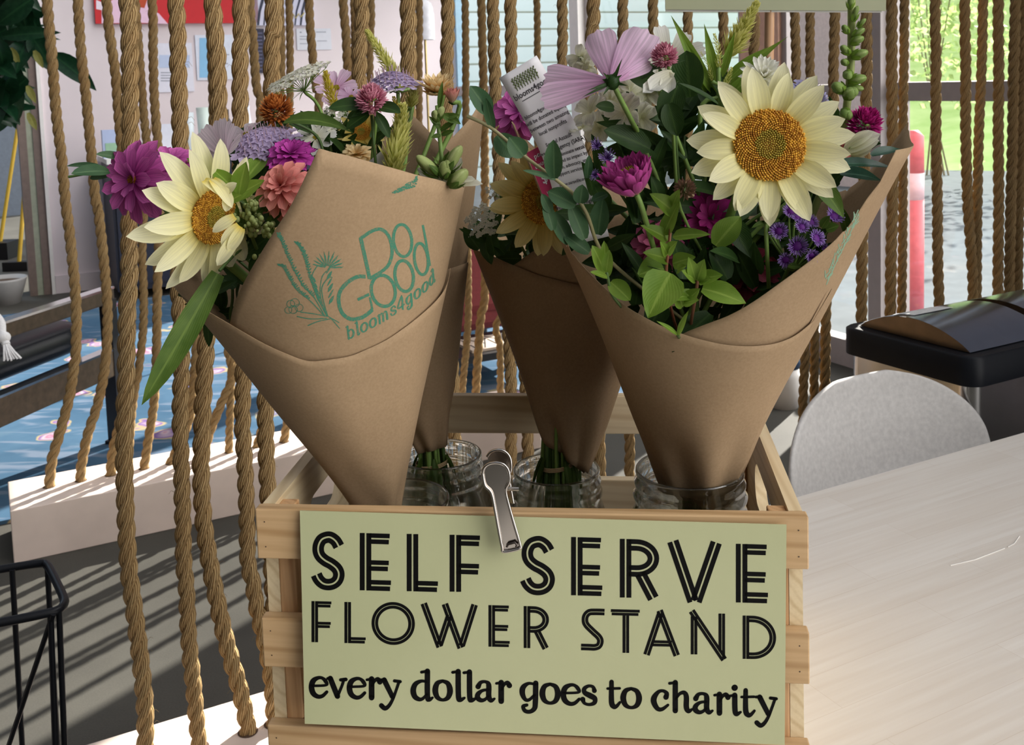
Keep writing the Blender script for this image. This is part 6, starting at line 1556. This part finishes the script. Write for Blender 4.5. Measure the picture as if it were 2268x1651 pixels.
scabiosa('lavender scabiosa right of the white chrysanthemum', PD(1795, 212, .90), N(.35, .55, .7), SZ(50, .90), c4, petal_mat('blue lavender floret', RGB(.36, .34, .62), RGB(.56, .54, .84), None, .35, .2))
f = Fl('snapdragon', 'tall green budding snapdragon spike at the top right', 'snapdragon', PD(1886, -20, .89), N(0, .9), c4, 'snapdragons', .0034, M_bud, path=[PD(1886, -30, .89), PD(1886, 60, .89), PD(1884, 150, .89), PD(1876, 230, .89), PD(1862, 300, .90), PD(1780, 520, .91), PD(1560, 1000, .925), V((B4.x + .01, B4.y, TZ + .022))])
m = MB(); sp_ = MB()
for x, y, dx, dz, L, r in ((1882, 18, 0, 1, 30, 10), (1890, 45, .1, 1, 36, 9), (1900, 60, .6, .8, 26, 8), (1878, 72, -.7, .7, 26, 10), (1890, 80, .8, .6, 30, 11), (1886, 95, .55, .3, 30, 14), (1880, 118, -.8, .6, 32, 12), (1888, 125, .9, .3, 36, 15), (1876, 140, -.6, .2, 22, 11), (1882, 160, -.4, -.3, 28, 15), (1882, 180, .8, .2, 38, 17), (1868, 200, -.75, .35, 40, 18), (1874, 215, .15, .3, 34, 21), (1872, 245, -.1, -.3, 32, 19), (1880, 192, .9, -.2, 34, 12)):
    m = MB(); sp_ = MB(); snap_bud(m, sp_, PD(x, y, .885), V((dx, -.45, dz)), SZ(L * .86, .885), SZ(r * .74, .885)); bb = f.part('bud', m, M_gbud); sp_.build('sepals', M_leafb, bb)
globe('fuchsia globe flower at the right edge below the snapdragon spike', PD(1915, 274, .88), N(.15, .8, .5), SZ(42, .88), c4, M_fuc)
f = Fl('snapdragon', 'single white snapdragon bloom under the fuchsia globe', 'snapdragon', PD(1885, 330, .86), N(.3, .5), c4, 'snapdragons', .002); m = MB()
for (x0, y0, x1, y1, w) in ((1872, 335, 1948, 298, 40), (1880, 340, 1946, 312, 34), (1890, 345, 1930, 330, 30), (1880, 325, 1935, 292, 28), (1885, 345, 1915, 352, 28)):
    a = PD(x0, y0, .862); leaf(m, a, PD(x1, y1, .855), view_n(a, (0, 0, .4)), SZ(w, .86), .25, 'oval', 7, .6, .03)
f.part('petals', m, M_crm)
layered('zinnia', 'small coral red zinnia hidden right of the large sunflower', PD(1862, 330, .885), N(.3, .6, .7), SZ(40, .885), c4, M_cor, ZL, 'zinnia', cup=.3, nt=5)
sprig('glossy_leaves', 'dark glossy leaves lying along the right paper rim', [((1840, 365), (1975, 372), .85, .85, 34, (0, 0, 1.4)), ((1930, 345), (1996, 332), .87, .88, 30, (0, 0, 1.2)), ((1860, 385), (1950, 400), .9, .92, 40, (0, 0, .8))], leaf_mat('dark glossy blue green leaf', (.012, .045, .026, 1), (.05, .12, .08, 1), .18, .1), c4, [PD(1850, 368, .86), PD(1800, 400, .88), PD(1750, 470, .90)], bend=.2)
sprig('leaf_pair', 'green leaf under the right side of the large sunflower', [((1802, 395), (1868, 482), .84, .82, 46, (.3, 0, .4)), ((1860, 460), (1880, 540), .86, .86, 26, (.4, 0, .2))], M_leaf, c4, [PD(1806, 400, .845), PD(1790, 450, .87), PD(1760, 540, .9)], bend=.25)
# ageratum
f = Fl('ageratum', 'cluster of fuzzy violet ageratum heads below the large sunflower', 'ageratum', PD(1766, 560, .835), N(0, .5), c4, None, .002, path=[PD(1765, 560, .84), PD(1740, 610, .86), PD(1710, 680, .88), PD(1560, 1000, .925), V((B4.x - .008, B4.y, TZ + .022))])
m0 = MB()
for (x, y, s_, dx, dz) in ((1725, 512, 21, -.3, .4), (1766, 545, 25, 0, .2), (1740, 576, 19, -.2, -.1), (1798, 567, 17, .1, -.1), (1808, 528, 21, .5, .5), (1776, 503, 18, .1, .7), (1752, 468, 20, -.2, .8), (1796, 492, 18, .3, .8), (1848, 480, 23, .3, .95), (1700, 468, 14, -.3, .6), (1692, 446, 15, -.4, .8), (1765, 480, 16, 0, .9), (1826, 552, 13, .7, .2), (1705, 505, 13, -.5, .3)):
    D = random.uniform(.82, .84); c = PD(x, y, D); q = N(dx, dz); R = SZ(s_, D); h = MB(); _, ux, uy = frame(q)
    for k in range(64):
        a = k * 2.39996; rr = R * .34 * math.sqrt((k + .5) / 64) + R * .30; d = ux * math.cos(a) + uy * math.sin(a); p = c + d * rr; e = .5 + .8 * random.random()
        h.tube([p, p + (d * math.cos(e) + q * math.sin(e)) * R * .25, p + (d * math.cos(e * .7) + q * math.sin(e * .7)) * R * random.uniform(.38, .60)], [R * .05, R * .045, R * .03], 4)
    for i in range(len(h.uv)): h.uv[i] = (h.uv[i][0], min(1, h.uv[i][1] / (R * .8)))
    hd = f.part('flower_head', h, M_age)
    g = MB(); g.lathe([(0, R * .12), (R * .3, R * .12), (R * .46, 0)], c, 12, Matrix((ux, uy, q)).transposed()); g.build('centre', M_agec, hd)
    g = MB(); g.lathe([(R * .42, R * .02), (R * .40, -R * .3), (R * .2, -R * .55), (0, -R * .6)], c, 12, Matrix((ux, uy, q)).transposed()); g.build('calyx', M_leaf, hd)
    m0.tube(quadb([c - q * R * .5, c - q * R * 1.4 + V((0, .004, -.008)), PD(1755, 600, .852)], 5), .0009, 5)
f.part('side_stems', m0, M_stem)
st = MB(); st.tube(quadb([PD(1698, 480, .832), PD(1697, 520, .835), PD(1703, 640, .86)], 5), .0018, 6); f.part('outer_stem', st, M_stem)
b = MB()
for (x0, y0, x1, y1, w) in ((1697, 492, 1665, 505, 14), (1700, 490, 1728, 488, 16), (1745, 590, 1775, 592, 16), (1800, 585, 1835, 570, 14), (1830, 510, 1858, 500, 26), (1820, 505, 1838, 478, 22)):
    a = PD(x0, y0, .833); leaf(b, a, PD(x1, y1, .83), view_n(a, (0, 0, .6)), SZ(w, .83), .2, 'point', 5)
f.part('leaves', b, M_leaf)
layered('aster', 'half open magenta aster bud beside the white printed card', PD(1402, 418, .83), N(-.36, .90, .28), SZ(98, .83), c4, M_aster, [(13, .74, .29, .55, 1.15, .20, -.10), (14, .80, .27, .75, 1.3, .22, -.06), (15, .76, .23, .9, 1.4, .24, .0), (14, .64, .19, .9, 1.45, .24, .08), (14, .52, .15, 1.1, 1.6, .22, .14), (12, .42, .11, 1.2, 1.7, .18, .18)], 'aster', (.20, .40, M_celg), kind='strap', cup=.45, nt=7)
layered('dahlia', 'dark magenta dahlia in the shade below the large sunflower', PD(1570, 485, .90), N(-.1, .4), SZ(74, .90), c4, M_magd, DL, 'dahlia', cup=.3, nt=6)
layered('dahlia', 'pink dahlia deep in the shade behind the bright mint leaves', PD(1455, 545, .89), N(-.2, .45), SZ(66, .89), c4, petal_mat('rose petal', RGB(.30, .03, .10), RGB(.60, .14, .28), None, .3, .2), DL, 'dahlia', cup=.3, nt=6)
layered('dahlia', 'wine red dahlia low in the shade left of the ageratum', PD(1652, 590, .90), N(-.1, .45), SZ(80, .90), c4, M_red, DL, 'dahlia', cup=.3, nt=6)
f = Fl('ageratum', 'deep violet ageratum tufts left of the aster bud', 'ageratum', PD(1340, 350, .88), N(-.2, .6), c4, None, .0015)
for x, y, s_ in ((1345, 352, 24), (1322, 325, 20), (1318, 390, 18), (1352, 385, 20)):
    D = .865; c = PD(x, y, D); q = N(random.uniform(-.4, .2), .5); R = SZ(s_, D); h = MB()
    for k in range(50):
        a = k * 2.4; d = radial(q, a); h.tube([c + d * R * .2 * random.random(), c + (d * random.uniform(.3, .9) + q * random.uniform(.4, 1)) * R], [R * .05, R * .03], 4)
    for i in range(len(h.uv)): h.uv[i] = (0, min(1, h.uv[i][1] / R))
    f.part('flower_head', h, M_age)
f = Fl('seed_head', 'small pinkish spiky seed head under the aster bud', 'seed head', PD(1517, 420, .85), N(0, .9), c4, None, .0014); m = MB()
for k in range(60):
    z = 1 - 2 * (k + .5) / 60; a = k * 2.4; r = math.sqrt(1 - z * z); d = V((r * math.cos(a), r * math.sin(a), z)); c = f.C + d * SZ(8, .85)
    petal(m, c, d.cross(V((.2, .1, 1))).normalized(), (d + V((0, 0, .4))).normalized(), SZ(20, .85), SZ(8, .85), .1, 0, 0, 3, 2, 'point', .3)
f.part('bracts', m, petal_mat('pinkish green bract', RGB(.16, .16, .06), RGB(.42, .20, .16)))
LF = lambda b, t_, w, D=.84, dt=-.01, tl=(0, 0, .5): (b, t_, D, D + dt, w, tl)
sprig('mint_sprig', 'bright green mint sprig with a large heart shaped leaf low in the right-hand bouquet',
      [LF((1484, 605), (1436, 703), 92, .815, -.015, (0, 0, .2)), LF((1470, 520), (1505, 445), 34, .85), LF((1490, 525), (1572, 520), 34, .835, -.01, (0, 0, .9)), LF((1480, 530), (1420, 500), 34, .85), LF((1492, 470), (1440, 430), 44, .85), LF((1488, 462), (1505, 420), 30, .85), LF((1480, 575), (1425, 560), 40, .85), LF((1490, 585), (1540, 570), 40, .84), LF((1470, 595), (1412, 610), 70, .86), LF((1478, 560), (1500, 535), 30, .83), LF((1478, 565), (1462, 535), 26, .83), LF((1500, 600), (1520, 590), 24, .83)], M_leafb, c4, [PD(1490, 450, .85), PD(1482, 540, .845), PD(1476, 610, .85), PD(1490, 700, .87)], kind='heart', smat=plain('reddish mint stem', (.28, .10, .05, 1), .5))
sprig('mint_sprig', 'second bright mint sprig with folded leaves right of the heart shaped leaf',
      [LF((1540, 620), (1525, 570), 30, .83), LF((1545, 622), (1560, 575), 34, .83), LF((1548, 620), (1600, 610), 36, .83), LF((1540, 622), (1510, 600), 30, .83), LF((1550, 625), (1575, 618), 26, .83), LF((1555, 640), (1650, 672), 60, .83, -.01, (0, 0, .9)), LF((1540, 650), (1490, 665), 30, .835), LF((1515, 675), (1550, 640), 34, .835), LF((1512, 680), (1495, 640), 36, .835), LF((1515, 672), (1548, 665), 24, .83), LF((1585, 545), (1640, 480), 60, .87, .01)], M_leafb, c4, [PD(1548, 600, .835), PD(1540, 660, .845), PD(1530, 730, .86)], smat=plain('reddish mint stem pale', (.26, .11, .06, 1), .5))
sprig('slender_leaves', 'two slender green leaves rising from the lowest point of the paper rim', [LF((1500, 742), (1455, 712), 12, .815), LF((1502, 742), (1524, 690), 14, .815)], M_leafb, c4, [PD(1502, 742, .815), PD(1504, 748, .84), PD(1520, 770, .87)])
sprig('light_sprig', 'light green oval leaves just inside the left rim of the right-hand cone', [LF((1340, 605), (1312, 545), 34, .84), LF((1342, 600), (1338, 535), 24, .845), LF((1343, 602), (1350, 555), 26, .835), LF((1345, 615), (1308, 603), 16, .835), LF((1352, 625), (1395, 665), 44, .85), LF((1345, 612), (1355, 570), 18, .85)], M_leafb, c4, [PD(1340, 580, .845), PD(1346, 615, .845), PD(1360, 660, .855)], kind='oval')
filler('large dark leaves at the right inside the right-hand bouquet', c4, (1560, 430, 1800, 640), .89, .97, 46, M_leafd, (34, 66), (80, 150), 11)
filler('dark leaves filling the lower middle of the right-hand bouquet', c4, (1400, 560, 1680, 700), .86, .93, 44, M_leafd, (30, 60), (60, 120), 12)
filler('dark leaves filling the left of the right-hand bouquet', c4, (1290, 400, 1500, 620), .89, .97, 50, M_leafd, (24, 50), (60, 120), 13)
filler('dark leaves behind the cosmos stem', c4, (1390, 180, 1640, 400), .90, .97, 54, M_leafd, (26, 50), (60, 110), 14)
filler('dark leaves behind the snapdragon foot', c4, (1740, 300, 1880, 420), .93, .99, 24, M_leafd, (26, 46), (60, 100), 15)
sprig('broad_leaves', 'broad dark leaves right below the pink globe of the right-hand bouquet', [((1530, 215), (1520, 115), .88, .89, 76, (-.3, 0, .3)), ((1500, 190), (1470, 275), .875, .87, 60, (0, 0, .2)), ((1480, 230), (1500, 300), .87, .865, 50, (0, 0, .3)), ((1590, 230), (1505, 185), .87, .86, 14, (0, 0, .9)), ((1440, 140), (1420, 175), .89, .88, 30, (0, 0, .3)), ((1440, 330), (1340, 290), .87, .86, 60, (0, 0, .6)), ((1360, 240), (1320, 235), .88, .87, 26, (0, 0, .3))], M_leafd, c4, [PD(1500, 180, .885), PD(1495, 250, .89), PD(1500, 360, .90)], kind='oval')
sprig('eucalyptus_sprig', 'eucalyptus sprig with round leaves leaning over the printed card to the left', [((1085, 252), (1042, 192), .84, .835, 44, (.2, 0, .2)), ((1065, 240), (1040, 205), .84, .84, 22, (.4, 0, .2)), ((1092, 285), (1076, 218), .84, .835, 24, (-.3, 0, .2)), ((1100, 300), (1140, 345), .845, .85, 52, (-.3, 0, .4)), ((1160, 345), (1128, 305), .835, .83, 46, (0, 0, .1)), ((1228, 395), (1226, 312), .83, .825, 42, (-.2, 0, .1)), ((1230, 398), (1160, 378), .832, .83, 16, (0, 0, .8)), ((1285, 450), (1290, 410), .835, .83, 36, (0, 0, .2)), ((1275, 455), (1215, 425), .84, .845, 50, (0, 0, .5)), ((1220, 470), (1200, 430), .845, .84, 24, (0, 0, .2)), ((1225, 510), (1205, 445), .845, .845, 30, (.3, 0, .2)), ((1260, 540), (1222, 470), .85, .85, 40, (.3, 0, .2)), ((1295, 530), (1262, 452), .845, .845, 40, (.2, 0, .2)), ((1305, 560), (1248, 520), .85, .85, 36, (.2, 0, .3)), ((1325, 520), (1335, 440), .85, .845, 44, (-.2, 0, .1)), ((1345, 430), (1310, 445), .84, .835, 22, (0, 0, .6)), ((1300, 395), (1305, 345), .86, .86, 20, (.3, 0, .2))], M_euc, c4,
      [PD(1034, 257, .84), PD(1090, 285, .84), PD(1160, 345, .838), PD(1230, 397, .835), PD(1272, 432, .838), PD(1300, 475, .842), PD(1335, 560, .86)], kind='oval', sr=.0017, smat=plain('brown green twig', (.22, .20, .09, 1), .6), bend=.1)

# ---------------------------------------------------------------- printed card and price tag in the right-hand bouquet
M_card = plain('white printed card', (.80, .78, .80, 1), .55, var=.02)
M_cink = plain('dark grey print', (.05, .045, .05, 1), .6)
cl_ = quadb([PD(x, y, D) for x, y, D in ((1147, 148, .925), (1200, 238, .92), (1244, 325, .915), (1274, 420, .912), (1292, 495, .91), (1302, 535, .91))], 6)
CWD = SZ(97, .918)
cum2 = [0]
for a, b in zip(cl_, cl_[1:]): cum2.append(cum2[-1] + (b - a).length)
def cardpt(u, s, off=0.0):                   # u 0..1 across, s metres down the card
    i = 0
    while i < len(cum2) - 2 and cum2[i + 1] < s: i += 1
    f_ = (s - cum2[i]) / (cum2[i + 1] - cum2[i]); p = cl_[i].lerp(cl_[i + 1], f_)
    j = max(0, i - 1); d = (cl_[min(i + 2, len(cl_) - 1)] - cl_[j]).normalized()
    nn_ = (O0 - p).normalized(); sd = d.cross(nn_).normalized()
    if sd.x < 0: sd = -sd
    n_ = sd.cross(d); n_ = n_ if n_.dot(nn_) > 0 else -n_
    return p + sd * ((u - .5) * CWD) + n_ * off
pc = thing('printed_card', 'tall white printed card with a grass logo in the right-hand bouquet', 'card', cardpt(.5, cum2[-1]))
m = MB(); m.grid([[cardpt(u, s) for u in (0, .25, .5, .75, 1)] for s in [cum2[-1] * k / 30 for k in range(31)]]); m.build('sheet', M_card, pc, solid=.0004)
def textmesh(txt, bold=False):
    cu = bpy.data.curves.new('text', 'FONT'); cu.body = txt; cu.align_x = 'CENTER'; cu.resolution_u = 2; cu.offset = .012 if bold else 0
    ob = bpy.data.objects.new('text', cu); me = ob.to_mesh(); vs = [tuple(v.co) for v in me.vertices]; fs = [tuple(p.vertices) for p in me.polygons]
    ob.to_mesh_clear(); bpy.data.objects.remove(ob); bpy.data.curves.remove(cu); return vs, fs
def lineon(mb, txt, fn, uc, s, h, bold=True, sx=.85):
    vs, fs = textmesh(txt, bold); mb.add([fn(uc + x * h * sx / CWD, s - y * h) for x, y, z in vs], fs, None, False)
m = MB(); fn = lambda u, s: cardpt(u, s, .0006); K = SZ(1, .918)
lines = [(64, 'blooms4good', 17, .52), (112, 'all blooms4good proceeds', 11, .5), (128, 'will be donated equally', 11, .5), (144, 'between two amazing', 11, .5), (160, 'local nonprofits', 11, .5), (190, 'Sexual Assault', 11, .5), (206, 'Resource Agency (SARA)', 11, .5), (222, 'works to eliminate sexual', 9.5, .5), (236, 'violence and its impact by', 9.5, .5), (250, 'education, advocacy, and', 9.5, .5), (264, 'support services', 9.5, .5), (288, 'www.saraville.org', 9, .5), (312, 'and', 9, .5), (338, 'International Neighbors', 11, .5), (352, 'equipping newcomers with', 9.5, .5), (366, 'skills and networks', 9.5, .5), (382, 'to flourish here', 9.5, .5)]
for y, tx, hh_, uc in lines:
    ml = MB(); lineon(ml, tx, fn, uc, y * K, hh_ * K * 1.15); ml.build('text_line', M_cink, pc)
m.add([fn(.18, 71 * K), fn(.84, 71 * K), fn(.84, 72.5 * K), fn(.18, 72.5 * K)], [(0, 1, 2, 3)], None, False)
m.build('printed_rule', M_cink, pc)
m = MB(); random.seed(9)
for k in range(9):
    u = .22 + .07 * k
    m.tube([fn(u, 46 * K), fn(u + .015, 32 * K), fn(u + .02, (16 + 6 * (k % 3)) * K)], .0003, 4)
    for q in range(6): m.tube([fn(u + .01, (40 - q * 4) * K), fn(u + .03 * (1 if q % 2 else -1) + .01, (36 - q * 4) * K)], .0005, 4)
m.build('grass_logo', plain('olive grass print', (.13, .17, .06, 1), .6), pc)
tq = PD(1210, 380, .92); tn = view_n(tq, (-.1, 0, .05))
tg = lambda off: (lambda x, y: PPL(x, y, tq + tn * off, tn))
pt = thing('price_tag', 'raspberry red posy bouquet price tag beside the printed card', 'price tag', tg(0)(1234, 428))
m = MB(); m.prism([tg(0)(*p) for p in ((1166, 339), (1214, 314), (1262, 413), (1206, 443))][::-1], -tn * .0005); m.build('tag_sheet', plain('raspberry red card', (.50, .035, .12, 1), .5), pt)
m = MB(); ft = tg(.0005)
d_ = math.radians(-27)
for tx, x, y, hh_ in (('posy', 1196, 346, 17), ('bouquet', 1206, 363, 16), ('$18', 1220, 398, 30), ('local donation', 1228, 420, 7.5)):
    vs, fs = textmesh(tx, True); m.add([ft(x + (a * math.cos(d_) + b * math.sin(d_)) * hh_ * .8, y + (a * math.sin(d_) - b * math.cos(d_)) * hh_) for a, b, z in vs], fs, None, False)
m.build('white_lettering', plain('white print', (.85, .82, .84, 1), .5), pt)

# ---------------------------------------------------------------- tied stems standing in the jars
def tied(label, cone, jar_, top, cnt, tie, tielab, spread):
    random.seed(cnt); jp, R = jar_
    r = thing('stem_bundle', label, 'stems', (jp.x, jp.y, TZ + .021))
    for k in range(cnt):
        a = k * 2.39996; q = math.sqrt((k + .5) / cnt); o = V((math.cos(a), math.sin(a), 0))
        m = MB(); m.tube(quadb([top + o * spread * .8 * q + V((0, 0, .05)), tie + o * spread * q, V((jp.x, jp.y, 0)) + o * R * .7 * q + V((0, 0, TZ + .022))], 6), random.uniform(.0014, .0034), 7); m.build('stem', random.choice((M_stem, M_stem, M_stemd)), r)
    m = MB()
    for k in range(9):
        a = random.random() * 6.28; p = tie + V((math.cos(a), math.sin(a), 0)) * spread; leaf(m, p + V((0, 0, .01)), p + V((math.cos(a) * .012, math.sin(a) * .012, -.025)), V((math.cos(a), math.sin(a), .3)), .008, .1, 'point', 4)
    m.build('leaves', M_leaf, r)
    t_ = thing('twine', tielab, 'twine', tie); m = MB(); m.tube([tie + V((math.cos(k * .3) * spread * 1.12, math.sin(k * .3) * spread * 1.12, .0016 * k / 21 - .002 + .002 * math.cos(k * .3))) for k in range(70)], .0008, 5); m.build('cord', M_hair, t_)
tied('green stems tied with twine in the rear left jar', c2, JB, PD(958, 985, 1.085), 16, PD(957, 1026, 1.085), 'thin twine tied round the stems of the rear left bouquet', SZ(33, 1.085))
tied('green stems tied with twine in the middle jar', c3, JM, PD(1238, 985, 1.055), 18, PD(1234, 1030, 1.055), 'thin twine tied round the stems of the middle bouquet', SZ(34, 1.055))
